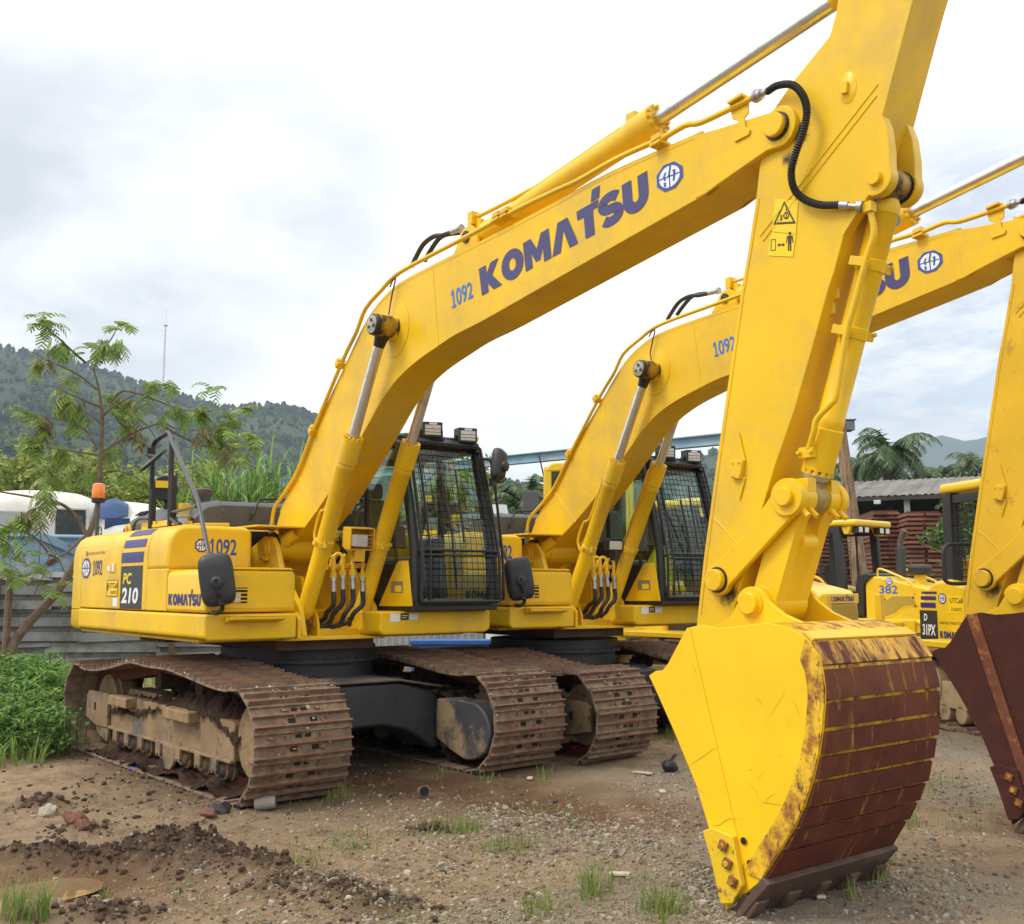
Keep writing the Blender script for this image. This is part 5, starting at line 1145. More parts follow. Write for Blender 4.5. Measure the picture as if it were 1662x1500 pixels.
# ================================================================== GROUND
def hash2(ix, iy, seed):
    h = (ix.astype(np.int64) * 374761393 + iy.astype(np.int64) * 668265263 + seed * 1274126177) & 0x7fffffff
    h = ((h ^ (h >> 13)) * 1274126177) & 0x7fffffff
    return ((h ^ (h >> 16)) & 0xffff) / 65535.0
def vnoise(x, y, seed=0):
    ix = np.floor(x); iy = np.floor(y); fx = x - ix; fy = y - iy
    fx = fx * fx * fx * (fx * (fx * 6 - 15) + 10); fy = fy * fy * fy * (fy * (fy * 6 - 15) + 10)
    a = hash2(ix, iy, seed); b = hash2(ix + 1, iy, seed); c = hash2(ix, iy + 1, seed); d = hash2(ix + 1, iy + 1, seed)
    return (a + (b - a) * fx) * (1 - fy) + (c + (d - c) * fx) * fy
def fbm(x, y, oct_=4, seed=0, gain=.5):
    t = 0; a = 1; n = 0
    for i in range(oct_):
        t = t + a * vnoise(x * 2 ** i + 17.3 * i, y * 2 ** i - 9.1 * i, seed + i); n += a; a *= gain
    return t / n
def gp(u, v):
    p = at(u, v, 2, 0.0); return (p.x, p.y)
def seg_dist(x, y, pts):
    best = np.full(x.shape, 1e9)
    for (ax, ay), (bx_, by) in zip(pts[:-1], pts[1:]):
        dx, dy = bx_ - ax, by - ay; L2 = dx * dx + dy * dy
        t = np.clip(((x - ax) * dx + (y - ay) * dy) / L2, 0, 1)
        best = np.minimum(best, np.hypot(x - ax - t * dx, y - ay - t * dy))
    return best
def blob(x, y, pts, r):
    return np.exp(-(seg_dist(x, y, pts) / r) ** 2)
RIDGE = [gp(-60, 1402), gp(120, 1396), gp(250, 1385), gp(330, 1385)]
RIDGE2 = [gp(300, 1392), gp(370, 1405), gp(420, 1412)]
LUMPS = [(gp(470, 1440), .22), (gp(560, 1452), .20), (gp(180, 1478), .16), (gp(615, 1470), .14), (gp(130, 1345), .12), (gp(700, 1345), .08), (gp(60, 1310), .15)]
PUD = [gp(-260, 1470), gp(-80, 1452), gp(20, 1440), gp(100, 1428), gp(190, 1420)]
PUD2 = [gp(600, 1262), gp(720, 1270), gp(820, 1288), gp(900, 1302), gp(1010, 1322)]
def ground_h(x, y):
    x = np.asarray(x, float); y = np.asarray(y, float)
    d = np.hypot(x - CAM_P.x, y - CAM_P.y); near = np.clip((26 - d) / 12, 0, 1)
    h = .055 * (fbm(x * .45, y * .45, 3, 3) - .5) + near * (.045 * (fbm(x * 1.6, y * 1.6, 3, 11) - .5) + .030 * (fbm(x * 5, y * 5, 3, 21) - .5) + .020 * (fbm(x * 17, y * 17, 3, 31) - .5))
    # plate marks left by crawlers, lower left
    m = np.clip(blob(x, y, [gp(-40, 1300), gp(200, 1270), gp(330, 1330)], .9), 0, 1) * near
    h = h + m * .022 * np.sin((x * math.cos(.25) + y * math.sin(.25)) * 2 * math.pi / .19 + 4 * fbm(x * 1.3, y * 1.3, 2, 5)) * (fbm(x * 2, y * 2, 2, 8) > .45)
    lump = .25 + 1.1 * fbm(x * 6, y * 6, 3, 41) + .8 * np.abs(fbm(x * 15, y * 15, 3, 44) - .5) * 2
    h = h + .10 * blob(x, y, RIDGE, .13) * lump + .11 * blob(x, y, RIDGE2, .19) * lump
    for (c, r) in LUMPS: h = h + r * .36 * np.exp(-(np.hypot(x - c[0], y - c[1]) / r) ** 2) * lump
    pb_ = blob(x, y, PUD, .45) ** 3; h = h * (1 - np.clip(pb_ * .9, 0, 1)) - .085 * pb_ - .045 * blob(x, y, PUD2, .45)
    # flat where machines stand
    flat = np.maximum(blob(x, y, [(-1.6, -1.05), (1.7, -1.0)], .55), blob(x, y, [(-1.6, 1.05), (1.7, 1.1)], .55))
    flat = np.maximum(flat, blob(x, y, [(5.45, -.5), (5.45, .5)], .25))
    return h * (1 - .85 * np.clip(flat, 0, 1)) - .012 * np.clip(flat, 0, 1)
def build_ground():
    half = R(33); na = 560
    ang = list(np.linspace(YAW - half, YAW + half, na)) + list(np.linspace(YAW + half, YAW - half + 2 * math.pi, 60))[1:-1]
    ang = np.array(ang); rad = [0.4]
    while rad[-1] < 26: rad.append(rad[-1] * (1.03 if rad[-1] < 2.2 else 1.0062))
    while rad[-1] < 9500: rad.append(rad[-1] * 1.16)
    rad = np.array(rad); A, Q = np.meshgrid(ang, rad)
    X = CAM_P.x + Q * np.cos(A); Y = CAM_P.y + Q * np.sin(A); Z = ground_h(X, Y); Z[Q > 40] = -.02
    nr, nc = X.shape; co = np.stack([X, Y, Z], -1).reshape(-1, 3)
    co = np.vstack([co, [[CAM_P.x, CAM_P.y, 0.0]]])
    i, j = np.meshgrid(np.arange(nr - 1), np.arange(nc), indexing='ij'); j2 = (j + 1) % nc
    q = np.stack([i * nc + j, (i + 1) * nc + j, (i + 1) * nc + j2, i * nc + j2], -1).reshape(-1, 4)
    me = bpy.data.meshes.new('ground'); nv = len(co); nq = len(q); tr = np.array([[nv - 1, k, (k + 1) % nc] for k in range(nc)])
    me.vertices.add(nv); me.vertices.foreach_set('co', co.ravel())
    me.loops.add(nq * 4 + nc * 3); me.loops.foreach_set('vertex_index', np.concatenate([q.ravel(), tr.ravel()]))
    me.polygons.add(nq + nc); me.polygons.foreach_set('loop_start', np.concatenate([np.arange(nq) * 4, nq * 4 + np.arange(nc) * 3]))
    me.polygons.foreach_set('use_smooth', np.ones(nq + nc, bool)); me.update(); me.validate()
    x, y = co[:, 0], co[:, 1]; d = np.hypot(x - CAM_P.x, y - CAM_P.y)
    mud = np.clip(blob(x, y, RIDGE, .14) + blob(x, y, RIDGE2, .23), 0, 1)
    for (c, r) in LUMPS: mud = np.maximum(mud, np.exp(-(np.hypot(x - c[0], y - c[1]) / (r * 1.1)) ** 2))
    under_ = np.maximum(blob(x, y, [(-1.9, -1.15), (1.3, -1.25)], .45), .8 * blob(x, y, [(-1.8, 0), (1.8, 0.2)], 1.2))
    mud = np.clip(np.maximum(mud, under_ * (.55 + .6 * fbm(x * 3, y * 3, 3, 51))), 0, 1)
    wet = np.clip(blob(x, y, PUD, .60) + 1.2 * blob(x, y, PUD2, .60) * (.7 + .6 * fbm(x * 2.5, y * 2.5, 3, 61)), 0, 1)
    gr = np.clip((fbm(x * .55 + 3, y * .55, 3, 71) - .42) * 4, 0, 1) * np.clip((x + y * .2 - 2.2) * .8 + .2, 0.1, 1)
    gr = np.maximum(gr, blob(x, y, [gp(860, 1330), gp(1000, 1350), gp(1120, 1380)], .6)); gr = np.maximum(gr, .8 * blob(x, y, [gp(1060, 1260), gp(1130, 1300)], .7)) * (1 - wet * .7)
    veg = np.clip((d - 19) / 6, 0, 1)
    for nm, a in (('mud', mud), ('wet', wet), ('gravel', gr), ('green', veg)):
        at_ = me.attributes.new(nm, 'FLOAT', 'POINT'); at_.data.foreach_set('value', a.astype(np.float32))
    m = bpy.data.materials.new('soil'); m.use_nodes = True; nt = m.node_tree; N = nt.nodes; L = nt.links; b = N['Principled BSDF']
    tc = N.new('ShaderNodeTexCoord')
    def noise(s, det=8, rg=.65):
        n = N.new('ShaderNodeTexNoise'); n.inputs['Scale'].default_value = s; n.inputs['Detail'].default_value = det; n.inputs['Roughness'].default_value = rg
        L.new(tc.outputs['Object'], n.inputs[0]); return n.outputs[0]
    def mr(x, a, b_, c=0, d_=1):
        n = N.new('ShaderNodeMapRange')
        for k, qv in enumerate((a, b_, c, d_)): n.inputs[k + 1].default_value = qv
        L.new(x, n.inputs[0]); return n.outputs[0]
    def mix(f, a, b_):
        n = N.new('ShaderNodeMix'); n.data_type = 'RGBA'; L.new(f, n.inputs[0])
        for k, qv in ((6, a), (7, b_)):
            if isinstance(qv, tuple): n.inputs[k].default_value = (*qv, 1)
            else: L.new(qv, n.inputs[k])
        return n.outputs[2]
    def att(nm):
        n = N.new('ShaderNodeAttribute'); n.attribute_name = nm; return n.outputs['Fac']
    def mul(a, b_, op='MULTIPLY'):
        n = N.new('ShaderNodeMath'); n.operation = op; n.use_clamp = True
        for k, qv in enumerate((a, b_)):
            if isinstance(qv, float): n.inputs[k].default_value = qv
            else: L.new(qv, n.inputs[k])
        return n.outputs[0]
    big = noise(.55, 5); mid = noise(3.1); fine = noise(22); vfine = noise(90, 4)
    c = mix(mr(big, .38, .62), (.37, .265, .160), (.265, .188, .112))
    c = mix(mr(mid, .46, .64), c, (.205, .138, .082))
    c = mix(mul(mr(fine, .50, .68), .55), c, (.38, .28, .165))
    grc = mix(mr(vfine, .40, .62), (.17, .14, .10), (.40, .345, .26))
    c = mix(mul(att('gravel'), mr(fine, .34, .52)), c, grc)
    c = mix(mul(att('wet'), mr(mid, .25, .5)), c, (.165, .090, .040))
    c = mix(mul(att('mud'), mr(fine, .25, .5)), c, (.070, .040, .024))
    c = mix(att('green'), c, mix(mr(mid, .4, .6), (.05, .085, .02), (.10, .12, .035)))
    L.new(c, b.inputs['Base Color'])
    rg = N.new('ShaderNodeMix'); rg.inputs[2].default_value = .95; rg.inputs[3].default_value = .22; L.new(mul(att('wet'), mr(mid, .35, .6)), rg.inputs[0]); L.new(rg.outputs[0], b.inputs['Roughness'])
    b.inputs['Specular IOR Level'].default_value = .25
    bp = N.new('ShaderNodeBump'); bp.inputs['Strength'].default_value = .9; bp.inputs['Distance'].default_value = .02; ad = N.new('ShaderNodeMath'); ad.operation = 'ADD'; L.new(fine, ad.inputs[0]); L.new(vfine, ad.inputs[1]); L.new(ad.outputs[0], bp.inputs['Height']); L.new(bp.outputs[0], b.inputs['Normal'])
    me.materials.append(m); o = bpy.data.objects.new('ground', me); COL.objects.link(o); tag(o, kind='structure'); return o
GROUND = build_ground()
def gz(x, y): return float(ground_h(np.array([x]), np.array([y]))[0])
water = mat('muddy_water', (.21, .135, .072), .05, spec=.5)
m = MB(); c_ = catmull([Vector((p[0], p[1], 0)) for p in PUD], 8)[2:-2]; L_, R__ = [], []
for i, p in enumerate(c_):
    t = (c_[min(i + 1, len(c_) - 1)] - c_[max(i - 1, 0)]).normalized(); n = Vector((-t.y, t.x, 0)) * .27 * math.sin(math.pi * (i + .3) / (len(c_) - .4)) ** .4
    L_.append((p.x + n.x, p.y + n.y, -.046)); R__.append((p.x - n.x, p.y - n.y, -.046))
m.grid([L_, R__]); o = m.build('puddle', water); tag(o, kind='structure')

# loose stones, clods, grass
def rock(m, c, r, rg, mi=0, flat=.65, big=False):
    k, rings = (7, (.28, .62)) if big else (5, (.5,)); vs = []; rings = (.30, .62, .85) if big else (.35, .75); cc = Vector(c); a0 = rg.uniform(0, 6.3); el = rg.uniform(.7, 1.3)
    vs.append(cc + Vector((0, 0, -r * flat)))
    for t in rings:
        th = math.pi * (1 - t)
        for j in range(k):
            q = r * rg.uniform(.72, 1.18); a = a0 + 2 * math.pi * (j + rg.uniform(-.25, .25)) / k
            vs.append(cc + Vector((q * math.sin(th) * math.cos(a) * el, q * math.sin(th) * math.sin(a) / el, q * math.cos(th) * flat)))
    vs.append(cc + Vector((rg.uniform(-.3, .3) * r, rg.uniform(-.3, .3) * r, r * flat * rg.uniform(.7, 1.1)))); n = len(vs) - 1; R_ = len(rings)
    fs = [(0, 1 + (j + 1) % k, 1 + j) for j in range(k)] + [(1 + i * k + j, 1 + i * k + (j + 1) % k, 1 + (i + 1) * k + (j + 1) % k, 1 + (i + 1) * k + j) for i in range(R_ - 1) for j in range(k)] + [(1 + (R_ - 1) * k + j, 1 + (R_ - 1) * k + (j + 1) % k, n) for j in range(k)]
    m.add(vs, fs, mi)
rg = random.Random(11); m = MB()
stone_m = [mat('stone_' + n, c, .85, var=(30, .25)) for n, c in (('grey', (.30, .26, .20)), ('pale', (.39, .335, .255)), ('brown', (.22, .155, .10)), ('dark', (.13, .105, .08)))]
ZON = [((860, 1330), 130, 40, 1500), ((1010, 1360), 120, 45, 1500), ((1090, 1280), 70, 60, 900), ((1120, 1440), 60, 60, 900), ((760, 1400), 220, 60, 1600), ((430, 1460), 300, 50, 1000), ((1500, 1420), 130, 90, 1700), ((1560, 1260), 100, 70, 1000), ((620, 1330), 200, 50, 900), ((200, 1330), 200, 70, 700), ((800, 1480), 300, 30, 900), ((560, 1240), 60, 30, 200), ((1180, 1470), 60, 40, 500)]
pos = []
for (c, su, sv, n) in ZON:
    for i in range(n): pos.append((rg.gauss(c[0], su * .6), min(1560, max(1195, rg.gauss(c[1], sv * .6)))))
xy = [gp(u, v) for u, v in pos]; zz = ground_h(np.array([p[0] for p in xy]), np.array([p[1] for p in xy]))
for (x, y), z in zip(xy, zz):
    r = min(.030, .0045 + rg.expovariate(1 / .0042)); rock(m, (x, y, z + r * .15), r, rg, rg.choices((0, 1, 2, 3), (5, 2, 5, 2))[0])
o = m.build('gravel', stone_m, smooth=0, recalc=False); tag(o, 'loose grey and pale gravel stones strewn over the brown yard', 'gravel', kind='stuff')
m = MB(); 
cl = [(p, .02 + .03 * rg.random()) for p in []]
for i in range(1500):
    t = rg.random(); seg = RIDGE if rg.random() < .6 else RIDGE2; k = min(int(t * (len(seg) - 1)), len(seg) - 2); f = t * (len(seg) - 1) - k
    x = seg[k][0] + (seg[k + 1][0] - seg[k][0]) * f + rg.gauss(0, .075 if seg is RIDGE else .13); y = seg[k][1] + (seg[k + 1][1] - seg[k][1]) * f + rg.gauss(0, .075 if seg is RIDGE else .13)
    cl.append(((x, y), .003 + min(.020, rg.expovariate(1 / .0048))))
for (c, r) in LUMPS:
    for i in range(120): cl.append(((rg.gauss(c[0], r * .7), rg.gauss(c[1], r * .7)), .004 + min(.025, rg.expovariate(1 / .006))))
for i in range(260): cl.append((gp(rg.uniform(120, 420), rg.uniform(1215, 1320)), .005 + min(.022, rg.expovariate(1 / .006))))
for i in range(420): cl.append((gp(rg.uniform(0, 900), rg.uniform(1240, 1520)), .004 + min(.022, rg.expovariate(1 / .006))))
zz = ground_h(np.array([c[0][0] for c in cl]), np.array([c[0][1] for c in cl]))
for ((x, y), r), z in zip(cl, zz): rock(m, (x, y, z + r * .2), r, rg, 0, .75, r > .016)
o = m.build('clods', mat('dark_wet_clod', (.072, .042, .026), .9, var=(20, .35), bump=(60, .6, .01)), smooth=60, recalc=False); tag(o, 'dark clods of churned mud along the ridge in front', 'mud', kind='stuff')

def blade(m, base, ang, h, lean, w, mi=0, droop=.5, seg=3):
    b = Vector(base); d = Vector((math.cos(ang), math.sin(ang), 0)); s = Vector((-d.y, d.x, 0)); pts = []
    for i in range(seg + 1):
        t = i / seg; pts.append((b + d * (lean * t ** 1.7) + Vector((0, 0, h * (t - droop * t * t * .5))), w * (1 - t) ** .7))
    vs = []
    for p, ww in pts[:-1]: vs += [p - s * ww / 2, p + s * ww / 2]
    vs.append(pts[-1][0]); fs = [(2 * i, 2 * i + 1, 2 * i + 3, 2 * i + 2) for i in range(seg - 1)] + [(2 * seg - 2, 2 * seg - 1, 2 * seg)]
    m.add(vs, fs, mi)
def leafy(name, c, rough=.55, trans=True):
    if name in MATS: return MATS[name]
    mm = mat(name, c, rough, var=(3, .25)); mm.node_tree.nodes['Principled BSDF'].inputs['Subsurface Weight'].default_value = 0
    if trans:
        nt = mm.node_tree; b = nt.nodes['Principled BSDF']; out = nt.nodes['Material Output']; tr = nt.nodes.new('ShaderNodeBsdfTranslucent'); tr.inputs[0].default_value = (c[0] * 1.2, c[1] * 1.25, c[2], 1)
        mx = nt.nodes.new('ShaderNodeMixShader'); mx.inputs[0].default_value = .35; nt.links.new(b.outputs[0], mx.inputs[1]); nt.links.new(tr.outputs[0], mx.inputs[2]); nt.links.new(mx.outputs[0], out.inputs[0])
    return mm
g_a = leafy('fresh_grass', (.13, .215, .035)); g_b = leafy('pale_grass', (.21, .27, .07)); g_c = leafy('dry_grass', (.33, .26, .12)); g_d = leafy('deep_green_leaf', (.085, .19, .035)); g_e = leafy('light_green_leaf', (.19, .32, .06))
m = MB()
TUFTS = [((750, 1345), 45, 12, 130, .16), ((830, 1375), 50, 14, 150, .13), ((690, 1345), 60, 12, 70, .12), ((960, 1450), 18, 16, 90, .22), ((1075, 1478), 35, 16, 150, .20), ((985, 1440), 40, 20, 60, .14), ((30, 1490), 26, 12, 120, .26), ((70, 1485), 10, 10, 60, .24), ((558, 1297), 10, 8, 45, .22), ((535, 1300), 10, 6, 30, .16), ((790, 1262), 20, 10, 40, .14), ((885, 1262), 12, 8, 40, .16), ((720, 1255), 12, 8, 24, .12), ((1480, 1335), 14, 14, 60, .18), ((1425, 1420), 20, 14, 100, .20), ((930, 1338), 14, 6, 50, .08), ((1515, 1270), 40, 20, 70, .12), ((500, 1395), 60, 20, 90, .10), ((560, 1370), 50, 16, 80, .14), ((300, 1440), 80, 20, 40, .08), ((880, 1480), 40, 18, 90, .15), ((1090, 1195), 14, 16, 90, .22), ((1380, 1452), 16, 8, 30, .16), ((170, 1440), 8, 6, 20, .12), ((640, 1480), 60, 16, 40, .08), ((505, 1310), 30, 6, 26, .10), ((1560, 1330), 50, 40, 80, .10), ((900, 1305), 60, 16, 50, .09)]
for (c, su, sv, n, h) in TUFTS:
    for i in range(n):
        x, y = gp(rg.gauss(c[0], su * .55), rg.gauss(c[1], sv * .55)); z = gz(x, y) - .01
        hh = h * rg.uniform(.4, 1.15); blade(m, (x, y, z), rg.uniform(0, 6.3), hh, hh * rg.uniform(.15, .7), rg.uniform(.004, .009), rg.choices((0, 1, 2), (5, 4, 2 if c[1] > 1300 else .5))[0], rg.uniform(.2, .9))
for i in range(5200):                                                    # thin dry litter
    u, v = rg.gauss(760, 340), rg.uniform(1290, 1530); x, y = gp(u, v); z = gz(x, y)
    a = rg.uniform(0, 6.3); l = rg.uniform(.02, .09); d = Vector((math.cos(a), math.sin(a), rg.uniform(-.1, .3))) * l; s = Vector((-d.y, d.x, 0)).normalized() * .003; p = Vector((x, y, z + .006)); m.add([p - s, p + s, p + d], [(0, 1, 2)], 2)
o = m.build('grass', [g_a, g_b, g_c], smooth=0, recalc=False); tag(o, 'sparse tufts of grass and dry straw growing in the gravel', 'grass', kind='stuff')

# weeds at the left under the fence
m = MB()
def leaf(m, c, d, l, w, mi, up=.3):
    c = Vector(c); d = Vector(d).normalized(); s = d.cross(Vector((0, 0, 1)));
    s = (s.normalized() if s.length > 1e-3 else Vector((1, 0, 0))) ; n = s.cross(d); k = c + d * l * .45 + n * l * .10
    m.add([c, k - s * w / 2, c + d * l - n * l * .08, k + s * w / 2, k - n * w * .12], [(0, 1, 4), (1, 2, 4), (2, 3, 4), (3, 0, 4)], mi)
wz = []
for i in range(360):
    t = rg.random(); u = rg.uniform(-70, 128) - (0 if t < .7 else 0); dist = rg.uniform(10.6, 15.5)
    if u > 100 + (dist - 10.6) * 8 or (dist < 11.6 and u > 60 + rg.uniform(0, 50)): continue
    wz.append((u, dist))
for u, dist in wz:
    p = far(u, dist); H_ = rg.uniform(.25, .62) * (1.15 if dist > 12.5 else .75); a0 = rg.uniform(0, 6.3); lean = Vector((rg.uniform(-.2, .2), rg.uniform(-.2, .2), 1)).normalized()
    m.tube([p, p + lean * H_ * .5, p + lean * H_], [.006, .005, .003], 4, 3)
    for k in range(int(10 + H_ * 22)):
        t = .25 + .75 * rg.random(); c = p + lean * H_ * t; a = rg.uniform(0, 6.3); br = Vector((math.cos(a), math.sin(a), rg.uniform(-.1, .6))).normalized(); e = c + br * rg.uniform(.05, .20) * (1.2 - t * .5)
        for q in range(3): leaf(m, e, (br.x + rg.uniform(-.8, .8), br.y + rg.uniform(-.8, .8), rg.uniform(-.5, .4)), rg.uniform(.06, .13), rg.uniform(.03, .06), rg.choices((0, 1, 2), (3, 4, 3))[0])
for i in range(1500):
    u = rg.uniform(-70, 150); dist = rg.uniform(12.5, 17.5); p = far(u, dist)
    if u > 135: continue
    hh = rg.uniform(.35, .95); blade(m, p, rg.uniform(0, 6.3), hh, hh * rg.uniform(.2, .7), rg.uniform(.012, .024), rg.choices((1, 2, 4), (3, 2, 2))[0], rg.uniform(.5, 1.2), 4)
for i in range(1700):
    u = rg.uniform(-80, 140); dist = rg.uniform(9.9, 15.5)
    if u > 96 + (dist - 10.3) * 7: continue
    p = far(u, dist); hh = rg.uniform(.25, .85) * (1 if dist > 11 else .5); blade(m, p, rg.uniform(0, 6.3), hh, hh * rg.uniform(.2, .9), rg.uniform(.010, .020), rg.choices((2, 4), (3, 2))[0], rg.uniform(.4, 1.2), 4)
for i in range(500):
    u = rg.uniform(150, 420); dist = rg.uniform(16.2, 18.3); p = far(u, dist); hh = rg.uniform(.15, .55); blade(m, p, rg.uniform(0, 6.3), hh, hh * .4, .012, rg.choices((1, 2), (3, 2))[0], .6)
for i in range(160):
    u = rg.gauss(108, 22); dist = rg.uniform(10.3, 11.6); p = far(u, dist); hh = rg.uniform(.08, .4)
    c = p + Vector((0, 0, hh)); m.tube([p, c], [.004, .003], 4, 3)
    for q in range(5): leaf(m, c + Vector((rg.uniform(-.05, .05), rg.uniform(-.05, .05), rg.uniform(-.06, .03))), (rg.uniform(-1, 1), rg.uniform(-1, 1), rg.uniform(-.5, .3)), rg.uniform(.05, .09), rg.uniform(.025, .045), rg.choices((0, 1, 2), (3, 4, 2))[0])
o = m.build('weeds', [g_d, leafy('mid_green_leaf', (.14, .28, .05)), g_e, leafy('weed_stem', (.10, .12, .04)), g_b], smooth=0, recalc=False); tag(o, 'thick green weeds and grass in front of the corrugated fence', 'weeds', kind='stuff')

# small things lying about
def lay(u, v): x, y = gp(u, v); return Vector((x, y, gz(x, y)))
p = lay(1087, 1252); m = MB(); m.ball(p + Vector((0, 0, .05)), .07, 14, 9, 0, (1.0, .9, .8)); 
m.v = [tuple(Vector(q) + mnoise.noise_vector(Vector(q) * 22) * .022) for q in m.v]
m.add([p + Vector((.02, .01, .09)), p + Vector((.06, .03, .15)), p + Vector((.0, .05, .14)), p + Vector((-.01, .0, .09))], [(0, 1, 2, 3)])
o = m.build('plastic_bag', mat('crumpled_black_plastic', (.02, .02, .024), .25, bump=(30, .6, .02)), smooth=25); tag(o, 'crumpled black plastic bag lying on the gravel beside the yellow bucket', 'plastic bag')
p = lay(686, 1292); m = MB(); ax = Vector((.7, -.25, .12)).normalized(); m.steps(p + Vector((0, 0, .035)) - ax * .05, p + Vector((0, 0, .035)) + ax * .05, [(0, .025), (.02, .032), (1, .042)], 16)
m.steps(p + Vector((0, 0, .035)) + ax * .0505, p + Vector((0, 0, .035)) + ax * .0515, [(0, .036), (1, .036)], 16, 1)
o = m.build('tin_can', [mat('rusty_tin', (.24, .15, .08), .6, var=(20, .3)), hole_m]); tag(o, 'rusty brown tin can on its side in the wet mud between the crawlers', 'can')
p = lay(428, 1312); m = MB(); ax = Vector((.5, .75, .05)).normalized(); m.tube([p + Vector((0, 0, .05)) - ax * .06, p + Vector((0, 0, .05)) + ax * .08], [.05, .042], 16, 0, False); m.tube([p + Vector((0, 0, .05)) - ax * .06, p + Vector((0, 0, .05)) + ax * .08], [.044, .037], 16, 1, False)
o = m.build('pipe_offcut', [mat('grey_white_plastic', (.36, .34, .28), .6, var=(12, .15)), mat('pipe_inside', (.16, .14, .11), .8)], recalc=False); tag(o, 'short offcut of pale grey pipe on the mud by the front of the crawler', 'pipe')
p = lay(357, 1318); m = MB(); m.ball(p + Vector((0, 0, .03)), .085, 12, 7, 0, (1.2, .9, .6)); m.v = [tuple(Vector(q) + mnoise.noise_vector(Vector(q) * 17) * .035) for q in m.v]
o = m.build('rubber_scrap', mat('scrap_rubber', (.022, .022, .024), .6), smooth=30); tag(o, 'black scrap of rubber lying in the mud left of the pipe offcut', 'scrap')
for (u, v, l, a, lab) in ((325, 1262, .42, .5, 'long pale splinter of wood below the crawler frame'), (1043, 1256, .20, .9, 'pale wood chip lying left of the black plastic bag'), (735, 1208 + 28, .16, .4, 'pale wood chip in the shade under the excavator'), (1005, 1425, .12, 1.4, 'small upright chip of pale wood in the gravel'), (860, 1262, .13, .2, 'short pale wood chip near the inner crawler'), (1325, 1450, .16, .3, 'pale wood chip lying behind the cutting edge of the yellow bucket'), (1075, 1297 - 12, .14, .2, 'flat pale wood chip in the gravel below the black bag')):
    p = lay(u, v); m = MB(); m.box(p + Vector((0, 0, .012)), (l, .045, .014), Matrix.Rotation(a + 2.2, 3, 'Z') @ Matrix.Rotation(R(4), 3, 'Y')); o = m.build('wood_chip', mat('pale_wood', (.52, .43, .30), .8, var=(20, .2)), bevel=.003); tag(o, lab, 'wood chip')
for (u, v, r, lab, mi) in ((78, 1322, .075, 'grey fist-sized stone on the tan earth at the left', 0), (120, 1343, .085, 'reddish brown lump of earth near the left edge', 4), (135, 1350, .06, 'smaller reddish clod right beside the larger one', 4), (338, 1327, .06, 'reddish clod of earth by the black rubber scrap', 4)):
    p = lay(u, v); m = MB(); r *= .8; m.ball(p + Vector((0, 0, r * .35)), r, 14, 9, 0, (1.25, 1, .7)); m.v = [tuple(Vector(q) + mnoise.noise_vector(Vector(q) * (.9 / r)) * r * .55 + mnoise.noise_vector(Vector(q) * (2.5 / r)) * r * .2) for q in m.v]
    o = m.build('stone' if mi == 0 else 'earth_clod', stone_m[0] if mi == 0 else mat('red_clod', (.15, .065, .040), .9, var=(20, .3)), smooth=35); tag(o, lab, 'stone' if mi == 0 else 'clod')
p = lay(218, 1250); m = MB(); m.box(p + Vector((0, 0, .02)), (.07, .05, .02), Matrix.Rotation(.6, 3, 'Z') @ Matrix.Rotation(.3, 3, 'X')); o = m.build('blue_scrap', mat('blue_plastic', (.02, .07, .42), .4), bevel=.004); tag(o, 'small bright blue plastic scrap on the mud by the crawler', 'plastic scrap')
# ================================================================== BACKGROUND
def facing(u, dist, z=0.0):
    """frame at a spot in the distance: x to the right across the view, y away from the camera, z up"""
    p = far(u, dist, z); d = Vector((p.x - CAM_P.x, p.y - CAM_P.y, 0)).normalized(); r = Vector((d.y, -d.x, 0))
    M = Matrix((r, d, Vector((0, 0, 1)))).transposed().to_4x4(); M.translation = p; return M
# ---- hills
def ridge_hill(name, pts, d0, d1, m, ncol=240, nrow=26, rough=6.0, seed=0):
    us = np.array([p[0] for p in pts], float); vs = np.array([p[1] for p in pts], float)
    U = np.linspace(us[0], us[-1], ncol); V = np.interp(U, us, vs); rows = []
    for j in range(nrow + 2):
        t = min(j / (nrow - 1), 1.0); row = []
        for u, v in zip(U, V):
            dist = d0 + (d1 - d0) * t if j < nrow else d1 + (d1 - d0) * .25 * (j - nrow + 1)
            top = hgt(v, d1, u) ; z = top * (t ** 1.15) if j < nrow else top * (1 - .35 * (j - nrow + 1))
            p = far(u, dist); nz = (fbm(np.array([p.x / 90.]), np.array([p.y / 90.]), 4, seed)[0] - .5) * rough * 4 * math.sin(math.pi * min(t, .96)) if j < nrow else 0
            row.append((p.x, p.y, z + nz))
        rows.append(row)
    b = MB(); b.grid(rows); o = b.build(name, m, smooth=180, recalc=False); tag(o, kind='structure'); return o, rows
hill_m = mat('hill_scrub', (.030, .046, .026), .95, var=(.05, .35), dirt=((.055, .080, .036), .012, .48, .62, .95), dirt2=((.16, .13, .085), .05, .66, .74, .95), spec=.1)
HL, HROWS = ridge_hill('hill', [(-700, 560), (-300, 545), (0, 568), (60, 574), (110, 589), (150, 604), (200, 617), (260, 634), (300, 648), (350, 664), (385, 666), (420, 660), (455, 661), (500, 674), (540, 690), (620, 720), (700, 748), (790, 778), (880, 796), (960, 800)], 230, 900, hill_m, seed=5)
HR, HROWS2 = ridge_hill('hill', [(900, 802), (1000, 790), (1060, 772), (1110, 748), (1165, 735), (1210, 748), (1300, 775), (1420, 800), (1500, 812)], 260, 800, hill_m, ncol=120, seed=9)
MTN, _ = ridge_hill('mountain', [(1200, 800), (1330, 770), (1420, 752), (1470, 742), (1495, 722), (1512, 711), (1530, 706), (1548, 710), (1566, 715), (1590, 713), (1640, 702), (1720, 716), (1900, 745), (2200, 770)], 1500, 2300, mat('mountain_forest', (.035, .060, .035), .95, var=(.01, .3), spec=.1), rough=13, seed=13)
